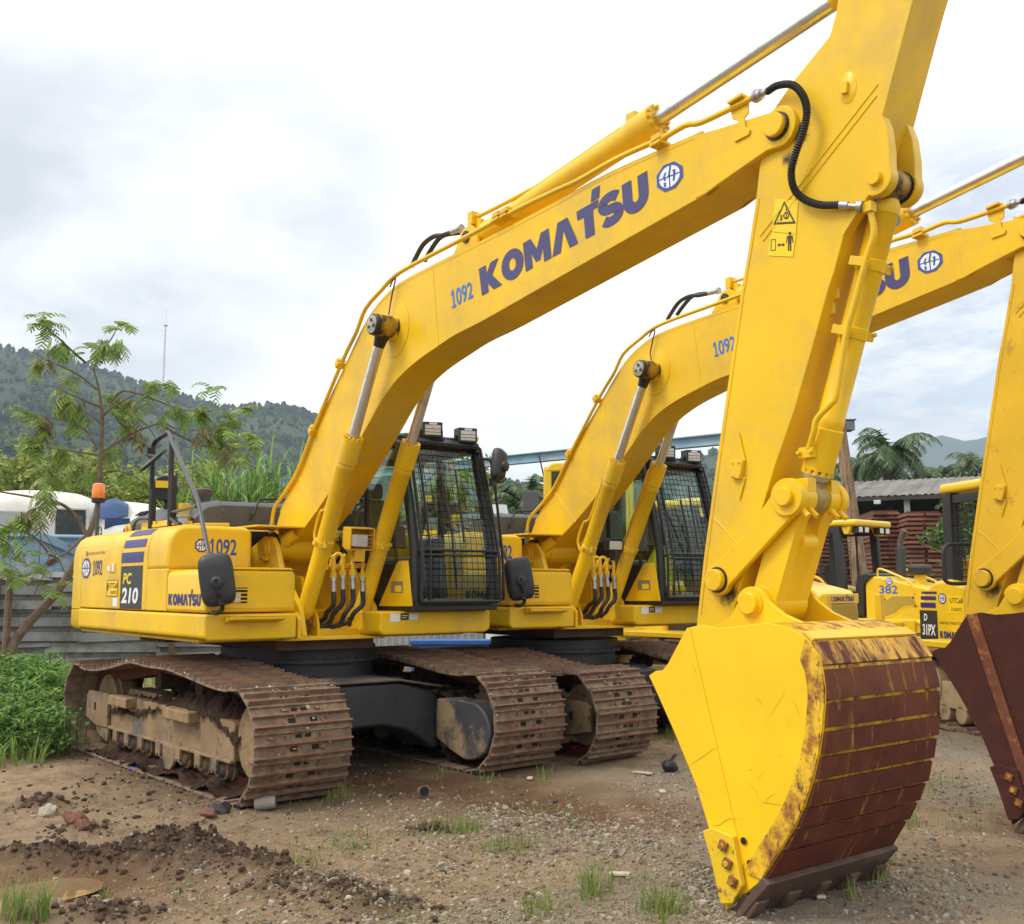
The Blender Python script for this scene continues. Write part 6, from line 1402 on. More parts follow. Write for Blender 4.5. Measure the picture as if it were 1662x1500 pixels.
def forest(name, rows, n, seed, lab, hlo, hhi, ridge_n):
    rg = random.Random(seed); m = MB(); nr = len(rows) - 2; nc = len(rows[0])
    def put(p, h, mi):
        k = 6; w = h * rg.uniform(.28, .5); vs = []; 
        for zz, rr in ((.12, .55), (.4, 1.0), (.75, .7)):
            for j in range(k):
                a = 2 * math.pi * j / k + zz * 3; r_ = w * rr * rg.uniform(.65, 1.2); vs.append((p[0] + r_ * math.cos(a), p[1] + r_ * math.sin(a), p[2] + h * zz * rg.uniform(.9, 1.1)))
        vs.append((p[0] + rg.uniform(-.1, .1) * w, p[1], p[2] + h)); fs = [(i * k + j, i * k + (j + 1) % k, (i + 1) * k + (j + 1) % k, (i + 1) * k + j) for i in range(2) for j in range(k)] + [(2 * k + j, 2 * k + (j + 1) % k, 3 * k) for j in range(k)]
        m.add(vs, fs, mi)
    noisev = np.ones(n)
    for i in range(n):
        j = int(nr * rg.random() ** .8); c = rg.randrange(nc - 1); j = min(j, nr - 2); a = Vector(rows[j][c]).lerp(Vector(rows[j + 1][c + 1]), rg.random())
        noisev[i] = fbm(np.array([a.x / 110.]), np.array([a.y / 110.]), 3, seed)[0]
        if noisev[i] < .45 and rg.random() < .75: continue
        put(a, rg.uniform(hlo, hhi), rg.choices((0, 1, 2), (5, 3, 1) if noisev[i] > .52 else (2, 3, 4))[0])
    for i in range(ridge_n):
        c = rg.randrange(nc - 1); a = Vector(rows[nr - 1][c]).lerp(Vector(rows[nr - 1][c + 1]), rg.random())
        if fbm(np.array([a.x / 60.]), np.array([a.y / 60.]), 3, seed + 2)[0] < .47: continue
        put(a - Vector((0, 0, .6)), rg.uniform(hlo, hhi * 1.15) * rg.choice((.6, 1, 1)), rg.choice((0, 1)))
    o = m.build(name, [mat('far_tree_dark', (.020, .038, .018), .9, spec=.1), mat('far_tree_mid', (.036, .060, .024), .9, spec=.1), mat('far_tree_light', (.070, .100, .038), .9, spec=.1)], smooth=0, recalc=False); tag(o, lab, 'forest', kind='stuff')
forest('forest', HROWS, 15000, 3, 'dark woods covering the long hillside on the left, ragged along its ridge', 2.2, 6.0, 520)
forest('forest', HROWS2, 900, 4, 'woods on the small green hill between the second excavator and the yellow arm', 3, 7, 60)
# lattice mast on the ridge
D_ = 880; m = MB(); base = far(260, D_, hgt(634, D_, 260)); top = hgt(526, D_, 260); w_ = .9
for a in (0, 2.1, 4.2):
    m.tube([base + Vector((w_ * math.cos(a), w_ * math.sin(a), 0)), Vector((base.x + w_ * .5 * math.cos(a), base.y + w_ * .5 * math.sin(a), top))], .16, 4)
nz = 16
for i in range(nz):
    z0 = base.z + (top - base.z) * i / nz; z1 = base.z + (top - base.z) * (i + 1) / nz
    for a, b in ((0, 2.1), (2.1, 4.2), (4.2, 6.3)):
        s0 = w_ * (1 - .5 * i / nz); m.tube([(base.x + s0 * math.cos(a), base.y + s0 * math.sin(a), z0), (base.x + s0 * math.cos(b), base.y + s0 * math.sin(b), z1)], .09, 3)
m.tube([(base.x, base.y, top), (base.x, base.y, hgt(500, D_, 260))], .10, 4); m.box((base.x, base.y, top - 1), (3.2, 3.2, .3))
o = m.build('radio_mast', mat('mast_steel', (.36, .34, .34), .5)); tag(o, 'slender lattice radio mast rising from the wooded ridge', 'radio mast')

# ---- corrugated fence
zinc = mat('weathered_zinc', (.21, .215, .21), .6, metal=.25, var=(2.5, .28), dirt=((.115, .095, .08), 2.2, .52, .70, .8, (1, 1, .5)), dirt2=((.23, .13, .07), 5, .64, .76, .85), bump=(30, .08, .005), rnd=.16)
F = facing(130, 19.2); FEN = empty('corrugated_fence'); tag(FEN, 'low grey fence of corrugated sheets laid sideways behind the left weeds', 'fence')
def ribs(z0, z1, per, dep):
    pts = []; z = z0
    while z < z1 - 1e-3:
        for fz, fd in ((0, 0), (.16, 0), (.20, dep), (.80, dep * .8), (.86, 0)):
            if z + fz * per <= z1: pts.append((z + fz * per, -fd))
        z += per
    pts.append((z1, 0)); return pts
rg = random.Random(4)
for i in range(5):
    for k, (z0, z1) in enumerate(((-.05, .62), (.58, 1.16), (1.12, 1.74))):
        x0 = -3.9 + i * 1.75 + (.5 if k % 2 else 0); x1 = x0 + 1.82; b = MB(); dz = rg.uniform(-.05, .04) ; tl = rg.uniform(-.025, .025)
        if i == 4 and k == 2: continue
        prof = ribs(z0, z1, .24, .085)
        for th in (0, .004): b.grid([[(x, -.02 * k + d + th - .012 * (i % 2) + .02 * math.sin(x * 2 + k), z + dz + tl * (x - x0)) for z, d in prof] for x in np.linspace(x0, x1, 5)])
        b.xform(F).build('sheet', zinc, FEN, smooth=20, recalc=False)
for x in (-1.15, 1.6, 4.3):
    b = MB(); b.bb((x - .05, -.20, 0), (x + .05, -.10, 1.66 if x < 0 else 1.4)); b.xform(F).build('post', mat('old_brown_post', (.115, .065, .042), .85, var=(8, .3)), FEN, bevel=.008)
F2 = facing(570, 19.8); FEN2 = empty('sheet_fence'); tag(FEN2, 'pale grey upright ribbed sheets seen under the front of the excavator deck', 'fence')
for i in range(5):
    b = MB(); x0 = -1.4 + i * .78
    prof = [(x0 + j * .13 + fx * .13, dd) for j in range(6) for fx, dd in ((0, 0), (.3, 0), (.42, .03), (.86, .03))] + [(x0 + .79, 0)]
    for th in (0, .004): b.grid([[(x, d + th, z) for z in (0, .95)] for x, d in prof])
    b.xform(F2).build('sheet', mat('pale_zinc', (.42, .43, .43), .5, metal=.3, var=(3, .15), dirt=((.2, .17, .14), 3, .6, .8, .8)), FEN2, smooth=20, recalc=False)
F3 = facing(738, 19.0); b = MB(); b.bb((-.75, -.2, 0), (.78, .2, .50)); b.bb((-.78, -.24, .50), (.82, .24, .58)); b.tube([(-.76, -.24, .40), (.80, -.24, .40)], .035, 8)
o = b.xform(F3).build('blue_trough', mat('bright_blue_paint', (.02, .105, .34), .5, var=(5, .2), dirt=((.12, .10, .07), 6, .55, .7, .8)), bevel=.015); tag(o, 'bright blue steel trough on the ground behind the parked crawlers', 'trough')

# ---- old white and blue vehicle behind the fence
M0 = facing(70, 23.0); OV = empty('derelict_vehicle'); tag(OV, 'derelict vehicle with a domed white cabin and rusting pale blue body behind the fence', 'vehicle')
white_o = mat('chalky_white_paint', (.68, .66, .60), .6, var=(2, .08), dirt=((.34, .27, .19), 2.4, .56, .78, .8), dirt2=((.16, .08, .05), 8, .66, .74, .9))
blue_o = mat('faded_blue_paint', (.21, .34, .47), .6, var=(2, .1), dirt=((.42, .44, .44), 2.2, .52, .66, .7), dirt2=((.11, .042, .028), 2.6, .56, .63, .9), bump=(20, .1, .01))
b = MB(); lvl = []
for z, w_, dp in ((1.0, 1.0, 1.0), (1.9, 1.02, 1.0), (2.42, 1.03, 1.0), (2.5, 1.0, .98)):
    lvl.append([(1.75 * w_ * math.copysign(abs(math.cos(a)) ** .35, math.cos(a)), 1.6 + 1.5 * dp * math.copysign(abs(math.sin(a)) ** .35, math.sin(a)), z) for a in np.linspace(0, 2 * math.pi, 41)])
b.grid(lvl); b.add(lvl[-1][:-1], [list(range(40))]); b.xform(M0).build('body', blue_o, OV, smooth=50)
b = MB(); b.bb((-1.3, .06, 0.05), (1.3, 3.0, 1.05)); b.xform(M0).build('chassis', rust_plain, OV)
b = MB(); lvl = []
for z, w_, dp in ((2.48, .93, .93), (2.95, .92, .92), (3.18, .88, .90), (3.36, .76, .80), (3.48, .56, .6), (3.54, .30, .35), (3.55, .05, .06)):
    lvl.append([(-.02 + 1.45 * w_ * math.copysign(abs(math.cos(a)) ** .5, math.cos(a)), 1.6 + 1.35 * dp * math.copysign(abs(math.sin(a)) ** .5, math.sin(a)), z) for a in np.linspace(0, 2 * math.pi, 41)])
b.grid(lvl); b.xform(M0).build('cabin', white_o, OV, smooth=50)
dglass = mat('dark_dusty_glass', (.035, .045, .045), .12, dirt=((.16, .15, .13), 3, .5, .75, .5))
b = MB(); b.box((.58, .345, 2.84), (.56, .05, .52)); b.xform(M0).build('side_window', dglass, OV, bevel=.03)
b = MB()
for c, s in (((.58, .325, 3.12), (.66, .05, .05)), ((.58, .325, 2.56), (.66, .05, .05)), ((.26, .325, 2.84), (.05, .05, .6)), ((.90, .325, 2.84), (.05, .05, .6))): b.box(c, s)
b.xform(M0).build('window_frame', white_o, OV, bevel=.01)
b = MB(); b.box((-.72, .37, 2.82), (1.15, .05, .46)); b.xform(M0).build('windscreen', mat('milky_glass', (.32, .34, .35), .2, dirt=((.5, .5, .47), 2, .4, .7, .5)), OV, bevel=.03)
b = MB(); b.tube([(-1.75, .06, 2.52), (1.78, .06, 2.52)], .045, 8); b.box((.30, .02, 2.42), (.9, .03, .16), Matrix.Rotation(R(24), 3, 'Y')); b.xform(M0).build('gunwale_rail', blue_o, OV, bevel=.006)
M1 = facing(208, 25.0); b = MB(); lvl = []
for z, r in ((1.2, 1.45), (2.2, 1.45), (2.55, 1.40), (2.9, 1.22), (3.2, .88), (3.36, .5), (3.42, .05)): lvl.append([(1.05 * r * math.cos(a), r * math.sin(a) * 1.3, z) for a in np.linspace(0, 2 * math.pi, 41)])
b.grid(lvl); b.steps((0, 0, .0), (0, 0, 1.2), [(0, 1.3), (1, 1.3)], 24); o = b.xform(M1).build('white_tank', white_o, smooth=50); tag(o, 'large white dome-topped tank standing right of the derelict vehicle', 'tank')
b = MB(); b.grid([[(x, y + .1 * math.sin(x * 5), z + .06 * math.sin(x * 9 + y * 4)) for x in np.linspace(-.30, .32, 9)] for y, z in ((-.2, 2.95), (0, 3.2), (.3, 3.35), (.8, 3.3))]); b.grid([[(x * .8 + .1, -.24, z) for x in np.linspace(-.30, .32, 9)] for z in (.0, 2.95)])
o = b.xform(facing(186, 23.6)).build('blue_tarpaulin', mat('blue_tarp', (.018, .06, .17), .45, var=(6, .2)), smooth=60, recalc=False); tag(o, 'crumpled dark blue tarpaulin between the white cabin and the white tank', 'tarpaulin')
b = MB(); b.grid([[(x, y, z) for x in (-1.6, 1.9)] for y, z in ((0, 2.35), (2.5, 3.25), (5, 2.35))]); b.grid([[(x, y, z - .04) for x in (-1.6, 1.9)] for y, z in ((0, 2.35), (2.5, 3.25), (5, 2.35))]); b.bb((-1.55, .1, 0), (1.85, 4.9, 2.33))
o = b.xform(facing(320, 30)).build('low_shed', mat('whitewashed_sheet', (.58, .58, .56), .7, var=(2, .15)), smooth=0); tag(o, 'low whitish shed half hidden by the tall cane grass', 'shed')
b = MB(); b.bb((-.9, 0, 0), (2.6, 3, 4.6)); b.prism([(-1.0, 4.6), (2.7, 4.6), (2.7, 4.95), (-1.0, 4.72)], -.1, 3.1, 'y'); b.bb((-1.05, -.12, 4.72), (-.55, .2, 5.0))
o = b.xform(facing(425, 37)).build('blue_roofed_building', mat('pale_blue_sheet', (.25, .38, .50), .6, var=(1, .15), dirt=((.4, .42, .42), 2, .5, .7, .7))); tag(o, 'pale blue sheet-clad building peeping out behind the cane grass', 'building')

# ---- gantry beam
G = empty('crane_gantry'); tag(G, 'long rust-streaked pale blue steel crane beam on posts behind both machines', 'crane gantry')
bl_st = mat('rust_streaked_blue_steel', (.26, .40, .50), .6, var=(1.5, .2), dirt=((.42, .36, .27), .9, .47, .60, .8, (1, 1, .3)), dirt2=((.20, .09, .04), 2.5, .60, .70, .9), bump=(20, .1, .005))
pa = far(430, 38, 5.15); pb_ = far(1240, 23.5, 4.85); d = (pb_ - pa); L_ = d.length; xax = d.normalized(); yax = Vector((0, 0, 1)).cross(xax).normalized(); zax = xax.cross(yax)
MG = Matrix((xax, yax, zax)).transposed().to_4x4(); MG.translation = pa
b = MB(); b.bb((0, -.12, .105), (L_, .12, .128)); b.bb((0, -.12, -.128), (L_, .12, -.105)); b.bb((0, -.012, -.105), (L_, .012, .105)); b.xform(MG).build('beam', bl_st, G)
for t in (.02, 1.0):
    p = pa.lerp(pb_, t); b = MB(); b.bb((p.x - .13, p.y - .13, 0), (p.x + .13, p.y + .13, p.z - .16)); b.build('post', bl_st, G)

# ---- utility pole, steel post, shed, timber
b = MB(); p0 = far(1397, 24.5); p1 = far(1366, 24.5, hgt(684, 24.5, 1366)); b.tube([p0, p0.lerp(p1, .5) + Vector((.02, 0, 0)), p1], [.21, .165, .12], 14)
b.v = [tuple(Vector(q) + mnoise.noise_vector(Vector(q) * 3) * .02) for q in b.v]
o = b.build('timber_pole', mat('weathered_timber', (.28, .18, .10), .85, var=(3, .3), dirt=((.09, .06, .045), 5, .48, .62, .9, (3, 3, .25)), bump=(25, .4, .01))); tag(o, 'weathered leaning timber pole behind the bucket linkage of the nearest excavator', 'pole')
PO = empty('lamp_post'); tag(PO, 'thin blue-grey steel post with a grey box lamp at its top beside the timber pole', 'lamp post')
b = MB(); q0 = far(1412, 25.0); q1 = far(1369, 25, hgt(700, 25, 1369)); b.tube([q0, q1], [.085, .06], 10); b.build('post', mat('peeling_blue_paint', (.13, .27, .37), .6, var=(3, .3), dirt=((.10, .09, .085), 2, .48, .58, .8)), PO)
b = MB(); c = far(1374, 24.8, hgt(692, 24.8, 1374)); b.box(c, (.34, .34, .22), Matrix.Rotation(YAW, 3, 'Z')); b.box(c + Vector((0, 0, .13)), (.40, .40, .03), Matrix.Rotation(YAW, 3, 'Z')); b.build('lamp_box', mat('grey_lamp_box', (.16, .17, .17), .5, var=(9, .3)), PO, bevel=.01)
MS = facing(1450, 37.0); SH = empty('open_shed'); tag(SH, 'long open-sided shed with a grey sheet roof behind the stacked timber', 'shed')
roof_m = mat('grey_asbestos_sheet', (.185, .175, .158), .85, var=(.8, .2), dirt=((.10, .088, .072), 1.2, .5, .68, .9, (1, .25, 1)), bump=(20, .2, .01))
rot_r = Matrix.Rotation(R(-7), 4, 'Z')
def xr(b): return b.xform(MS @ rot_r)
ez, rzz = hgt(804, 37, 1450), hgt(776, 41.5, 1450)
for i in range(9):
    x0 = -4.4 + i * 1.15; b = MB(); prof = []
    for j in range(13): prof.append((x0 + j * 1.15 / 12, .03 * math.sin(j / 12 * math.pi * 2 * 5)))
    for th in (0, -.02): b.grid([[(x, y, z + d + th) for x, d in prof] for y, z in ((0, ez), (2.6, (ez + rzz) / 2 + .02), (5.2, rzz))])
    xr(b).build('roof_sheet', roof_m, SH, smooth=40, recalc=False)
b = MB(); b.grid([[(x, 5.2, rzz - .02), (x, 10, ez)] for x in (-4.4, 5.95)]); b.bb((-4.3, 9.6, 0), (5.9, 9.75, ez)); b.bb((-4.45, -.02, ez - .16), (6.0, .06, ez - .03)); xr(b).build('back_wall', mat('dark_shed_boards', (.05, .042, .036), .9, var=(2, .3)), SH, smooth=0, recalc=False)
for x in (-3.2, .35, 4.2):
    b = MB(); b.bb((x - .09, .1, 0), (x + .09, .28, ez - .04)); xr(b).build('post', mat('concrete_post', (.25, .24, .22), .85, var=(5, .2)), SH)
b = MB(); b.box((-.55, -.1, ez - .22), (.22, .16, .14)); xr(b).build('eaves_lamp', mat('pale_lamp', (.55, .55, .52), .4), SH, bevel=.02)
timb = mat('red_brown_timber', (.20, .070, .038), .75, var=(3, .25), dirt=((.33, .17, .10), 3, .54, .70, .8, (.4, 1, 3)), bump=(30, .2, .005), rnd=.30)
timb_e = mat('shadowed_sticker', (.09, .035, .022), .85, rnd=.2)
plank_me = {}
for (u0, u1, vt, dist, lab) in ((1414, 1455, 826, 29.0, 'tall stack of red-brown boards behind the dozer cab, left of the black exhaust'), (1470, 1520, 829, 28.0, 'tall stack of red-brown boards right of the black exhaust, nearest of the stacks'), (1524, 1560, 836, 30.0, 'stack of red-brown boards half hidden by the green bush'), (1330, 1408, 838, 31.0, 'stack of boards seen through the dozer cab by the timber pole')):
    Mx = facing((u0 + u1) / 2, dist) @ Matrix.Rotation(R(12), 4, 'Z'); w_ = (u1 - u0) / FPX * dist * .98; H_ = hgt(vt, dist, u0); T = empty('timber_stack'); tag(T, lab, 'timber stack'); n = int(H_ / .115)
    b = MB(); b.bb((-.5, 0, -.5), (.5, 1, .5)); pm = b.mesh('plank', timb, 0)
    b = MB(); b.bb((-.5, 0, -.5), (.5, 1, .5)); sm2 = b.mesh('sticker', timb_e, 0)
    rg = random.Random(u0)
    for i in range(n):
        z = .10 + i * .115
        for k in range(2):
            o = bpy.data.objects.new('plank', pm); COL.objects.link(o); o.parent = T
            wd = w_ * (.52 if k == 0 else .46); o.matrix_local = Mx @ Matrix.Translation((-w_ / 2 + (wd / 2 if k == 0 else w_ - wd / 2) + rg.uniform(-.03, .03), rg.uniform(-.06, .06), z)) @ Matrix.Rotation(rg.uniform(-.006, .006), 4, 'Y') @ Matrix.Diagonal((wd, 2.4, .062, 1))
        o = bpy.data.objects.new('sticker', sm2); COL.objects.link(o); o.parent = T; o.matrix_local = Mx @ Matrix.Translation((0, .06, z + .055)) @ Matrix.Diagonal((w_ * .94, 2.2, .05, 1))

# ---- foliage helpers
def cloud(m, c, rad, n, size, rg, mats_w, tilt=.6, hollow=.35):
    c = Vector(c)
    for i in range(n):
        while True:
            q = Vector((rg.uniform(-1, 1), rg.uniform(-1, 1), rg.uniform(-1, 1)))
            if hollow < q.length < 1: break
        p = c + Vector((q.x * rad[0], q.y * rad[1], q.z * rad[2])); a = Vector((rg.uniform(-1, 1), rg.uniform(-1, 1), rg.uniform(-1, .6))).normalized(); s = a.cross(Vector((rg.uniform(-1, 1), rg.uniform(-1, 1), rg.uniform(-1, 1)))).normalized(); l = size * rg.uniform(.6, 1.4)
        m.add([p, p + a * l * .5 + s * l * .22, p + a * l, p + a * l * .5 - s * l * .22], [(0, 1, 2, 3)], rg.choices(range(len(mats_w)), mats_w)[0])
bam = [leafy('bamboo_leaf', (.27, .32, .065)), leafy('bamboo_leaf_dark', (.12, .17, .040)), leafy('bamboo_leaf_pale', (.40, .42, .12))]
rg = random.Random(21)
for k, (u, v, dist, w_, lab) in enumerate(((-40, 752, 46, 1.5, 'yellow-green bamboo clump at the left edge behind the white cabin'), (35, 742, 44, 1.4, 'feathery yellow-green bamboo clump left of the bare tree trunk'), (95, 748, 47, 1.4, 'bright bamboo clump just left of the thin tree trunk'), (150, 756, 43, 1.1, 'narrow bamboo clump behind the thin tree trunk'), (200, 752, 46, 1.3, 'bamboo clump between the tree trunk and the black handrail'), (262, 768, 42, 1.7, 'rounded yellow-green bamboo clump behind the black handrail'), (330, 762, 45, 1.4, 'bamboo clump behind the tall cane grass'), (705, 752, 40, 1.8, 'pale green bamboo clump seen through the first cab'), (762, 760, 42, 1.8, 'pale green bamboo clump right of the one seen through the first cab'))):
    T = empty('bamboo_clump'); tag(T, lab, 'bamboo', 'bamboo clumps below the hill'); p = far(u, dist); H_ = hgt(v, dist, u); T.location = p
    b = MB(); m = MB()
    for i in range(9):
        a = rg.uniform(0, 6.3); ln = rg.uniform(.3, w_); pts = [Vector((0, 0, 0)), Vector((math.cos(a) * ln * .3, math.sin(a) * ln * .3, H_ * .5)), Vector((math.cos(a) * ln, math.sin(a) * ln, H_ * rg.uniform(.78, 1.0)))]
        b.tube(pts, [.06, .05, .02], 5)
        for t in np.linspace(.25, 1.05, 13): cloud(m, pts[0].lerp(pts[1], min(t * 2, 1)) if t < .5 else pts[1].lerp(pts[2], t * 2 - 1), (.5, .5, .40), 70, .25, rg, (5, 3, 3), hollow=0)
    b.build('canes', leafy('bamboo_cane', (.16, .17, .06)), T); m.build('foliage', bam, T, smooth=0, recalc=False)
dk = [leafy('bush_leaf_dark', (.030, .058, .022)), leafy('bush_leaf_mid', (.050, .090, .028)), leafy('bush_leaf_light', (.085, .130, .040))]
for k, (u, v, dist, rx, lab) in enumerate(((820, 806, 40, 2.2, 'dark green bush beyond the first cab, left of its mirror'), (868, 800, 44, 2.4, 'dark green bush behind the yellow cab of the machine at the back'), (1130, 800, 42, 2.2, 'green bush beside the second cab'), (1350, 756, 62, 3.2, 'dark bush behind the arm cylinder and the shed roof'), (1440, 770, 58, 2.6, 'dark bush under the large palm'), (1515, 752, 60, 3.0, 'dark rounded tree right of the large palm'), (1560, 748, 57, 2.6, 'dark bushy tree near the yellow arm at the right'), (1610, 745, 60, 3.0, 'dark bushy tree behind the arm at the right edge'), (1285, 790, 60, 3.0, 'dark bush seen behind the bucket cylinder'), (1250, 800, 58, 2.6, 'dark bush glimpsed between the arm and its bucket cylinder'))):
    T = empty('bush'); tag(T, lab, 'bush'); p = far(u, dist); H_ = hgt(v, dist, u); T.location = p; m = MB(); b = MB()
    b.tube([(0, 0, 0), (.1, 0, H_ * .6)], [.16, .08], 6); b.build('trunk', mat('bark', (.10, .075, .055), .9, var=(9, .3)), T)
    for i in range(16):
        a = rg.uniform(0, 6.3); r = rx * rg.uniform(.1, .9); zc = H_ * rg.uniform(.35, .86); cloud(m, (r * math.cos(a), r * math.sin(a), zc), (rx * .38, rx * .38, H_ * .15), 190, .34, rg, rg.choice(((6, 3, 1), (3, 5, 2), (2, 4, 4))), hollow=.2)
    m.build('crown', dk, T, smooth=0, recalc=False)
# palms
palm_l = [leafy('palm_leaf', (.075, .135, .045)), leafy('palm_leaf_pale', (.19, .25, .12)), leafy('palm_leaf_dark', (.030, .055, .024))]
def palm(u, v, dist, n, fl, lab, lean=0.0):
    T = empty('palm_tree'); tag(T, lab, 'palm'); p = far(u, dist); H_ = hgt(v, dist, u); T.location = p; b = MB(); b.tube([(0, 0, 0), (lean * .4, 0, H_ * .5), (lean, 0, H_ * .93)], [.22, .17, .16], 8); b.build('trunk', mat('bark', (.10, .075, .055), .9), T); m = MB()
    for i in range(n):
        a = 2 * math.pi * i / n + rg.uniform(-.2, .2); el = rg.uniform(-.35, 1.25); L0 = fl * rg.uniform(.8, 1.1); d = Vector((math.cos(a), math.sin(a), 0)); pts = []; c = Vector((lean, 0, H_ * .93)); ang = el
        for k in range(9): pts.append(c.copy()); c = c + (d * math.cos(ang) + Vector((0, 0, math.sin(ang)))) * L0 / 8; ang -= .20 + .03 * k
        m.tube(pts, [.03 * (1 - k / 10) for k in range(9)], 3, 0)
        for k in range(1, 9):
            for sub in range(4):
                t = sub / 4; q = pts[k - 1].lerp(pts[k], t); tt = (pts[k] - pts[k - 1]).normalized(); sd = tt.cross(Vector((0, 0, 1))).normalized()
                for sg in (-1, 1):
                    ll = fl * .30 * math.sin(math.pi * min(.95, (k - 1 + t) / 8 * .85 + .12)); e = q + (sd * sg * .75 + tt * .55 + Vector((0, 0, -.55 * rg.uniform(.5, 1.3)))).normalized() * ll
                    w_ = tt * .045; m.add([q - w_, q + w_, e], [(0, 1, 2)], rg.choices((0, 1, 2), (4, 3, 2))[0])
    m.build('crown', palm_l, T, smooth=0, recalc=False)
palm(1436, 716, 46, 30, 2.5, 'big shaggy palm rising over the shed roof, tallest in the picture', .25)
palm(1398, 742, 50, 22, 2.2, 'palm left of the tallest palm, partly behind the lamp post')
palm(1580, 735, 55, 20, 2.0, 'palm with drooping fronds just left of the arm at the right edge')
palm(1522, 762, 62, 20, 2.2, 'low palm in the middle of the dark trees behind the shed')
palm(815, 792, 43, 20, 2.0, 'palm behind the first excavator cab mirror'); palm(858, 786, 45, 18, 2.0, 'palm next to the yellow cab at the back')
palm(1480, 770, 50, 18, 1.9, 'low pale-fronded palm at the right foot of the tallest palm'); palm(842, 806, 38, 14, 1.6, 'small low palm between the two parked excavators')
# tall cane grass behind the hood
m = MB(); rg = random.Random(31)
def cane_patch(n, us, ds, hh, mm):
    for i in range(n):
        u = rg.gauss(*us) if rg.random() < .75 else rg.uniform(us[0] - 2 * us[1], us[0] + 2 * us[1]); dist = rg.uniform(*ds); p = far(u, dist); H_ = rg.uniform(*hh); a = rg.uniform(0, 6.3); top = p + Vector((math.cos(a) * .25, math.sin(a) * .25, H_)); mm.tube([p, top], [.014, .008], 4, 3)
        for k in range(rg.randint(7, 11)):
            t = rg.uniform(.35, 1.0); q = p.lerp(top, t); ll = rg.uniform(.7, 1.25); blade(mm, q, rg.uniform(0, 6.3), ll * rg.uniform(.55, 1.0), ll * rg.uniform(.3, .8), rg.uniform(.035, .065), rg.choices((0, 1, 2), (4, 4, 2))[0], rg.uniform(.5, 1.4), 5)
cane_patch(330, (405, 40), (20, 23.5), (2.4, 3.9), m); cane_patch(100, (335, 24), (20.5, 23), (2.0, 3.2), m); cane_patch(70, (480, 20), (20, 23), (2.2, 3.6), m)
o = m.build('cane_grass', [leafy('cane_leaf', (.15, .29, .05)), leafy('cane_leaf_pale', (.32, .43, .14)), leafy('cane_leaf_deep', (.09, .19, .035)), leafy('cane_stalk', (.15, .18, .05))], smooth=0, recalc=False); tag(o, 'tall bright green cane grass behind the black engine hood', 'grass', kind='stuff')
m = MB(); cane_patch(26, (1560, 14), (21, 25), (1.2, 2.4), m); cane_patch(30, (1510, 24), (24, 27), (.7, 1.6), m); cane_patch(20, (1120, 20), (24, 28), (.8, 2.0), m); cane_patch(22, (850, 20), (26, 30), (.8, 1.9), m)
o = m.build('tall_grass', [leafy('cane_leaf', (.15, .29, .05)), leafy('cane_leaf_pale', (.32, .43, .14)), leafy('cane_leaf_deep', (.09, .19, .035)), leafy('cane_stalk', (.15, .18, .05))], smooth=0, recalc=False); tag(o, 'patches of tall green grass growing around the stacked timber and far bushes', 'grass', kind='stuff')
T = empty('leafy_shrub'); tag(T, 'light green feathery shrub spreading in front of the timber by the right dozer cab', 'shrub'); m = MB(); b = MB()
for u, v in ((1515, 872), (1530, 862), (1545, 850), (1555, 875), (1535, 885), (1560, 835), (1548, 815), (1556, 800), (1568, 860), (1570, 890)):
    c = far(u, 22.5, hgt(v, 22.5, u)); cloud(m, c, (.34, .34, .13), 150, .12, rg, (2, 4, 4), hollow=0); b.tube([far(1556, 22.5), far(1553, 22.5, hgt(900, 22.5, 1553)), c], [.03, .02, .008], 5)
b.build('stems', mat('bark', (.10, .075, .055), .9), T); m.build('foliage', [dk[1], dk[2], leafy('shrub_leaf', (.12, .21, .05))], T, smooth=0, recalc=False)

# ---- the thin tree at the left
TR = empty('thin_tree'); tag(TR, 'spindly young tree with drooping feathery leaves leaning in front of the corrugated fence', 'tree'); DT = 16.4
def tpx(u, v, dd=0.0): return far(u, DT + dd, hgt(v, DT + dd, u))
def zt(x, y, dd=0.0): return tpx(x / 3.957, 480 + y / 3.957, dd)
bark = mat('grey_brown_bark', (.165, .115, .080), .9, var=(8, .3), bump=(40, .4, .01)); m = MB()
m.tube(catmull([tpx(33, 1080), tpx(38, 1045), tpx(62, 1010), tpx(104, 960), tpx(135, 905), tpx(150, 868), tpx(160, 835), tpx(163, 790), tpx(163, 690), tpx(159, 652), tpx(153, 625), tpx(145, 600)], 4), [.080 - .0016 * i if i < 24 else max(.012, .0416 - .0015 * (i - 24)) for i in range(45)][:45], 8)
m.tube(catmull([tpx(26, 1080), tpx(27, 1000), tpx(28, 930)], 3), .05, 7)
BR = [([(600, 600), (480, 510), (370, 455), (270, 415), (180, 360)], .3), ([(520, 430), (430, 355), (330, 265), (260, 210), (235, 130)], -.4), ([(632, 715), (540, 680), (450, 640), (300, 578)], -.5), ([(640, 830), (580, 770), (520, 740)], .2), ([(618, 985), (560, 885), (450, 810), (330, 790), (150, 780)], .5), ([(620, 1022), (500, 1005), (400, 990), (300, 970), (200, 900)], -.3), ([(650, 1005), (830, 890), (1010, 820), (1060, 825), (1130, 855), (1290, 870)], .4), ([(650, 770), (700, 720), (780, 670), (860, 630)], -.2), ([(690, 690), (760, 615), (880, 632), (1040, 692), (1160, 735), (1350, 740)], -.4), ([(1010, 820), (1130, 890), (1260, 950), (1400, 985), (1500, 985), (1640, 935)], .5), ([(572, 475), (610, 380), (680, 270), (720, 190)], .2), ([(650, 1145), (720, 1125), (800, 1135), (900, 1172)], .1), ([(700, 740), (800, 850), (860, 790), (930, 830), (990, 910)], .3)]
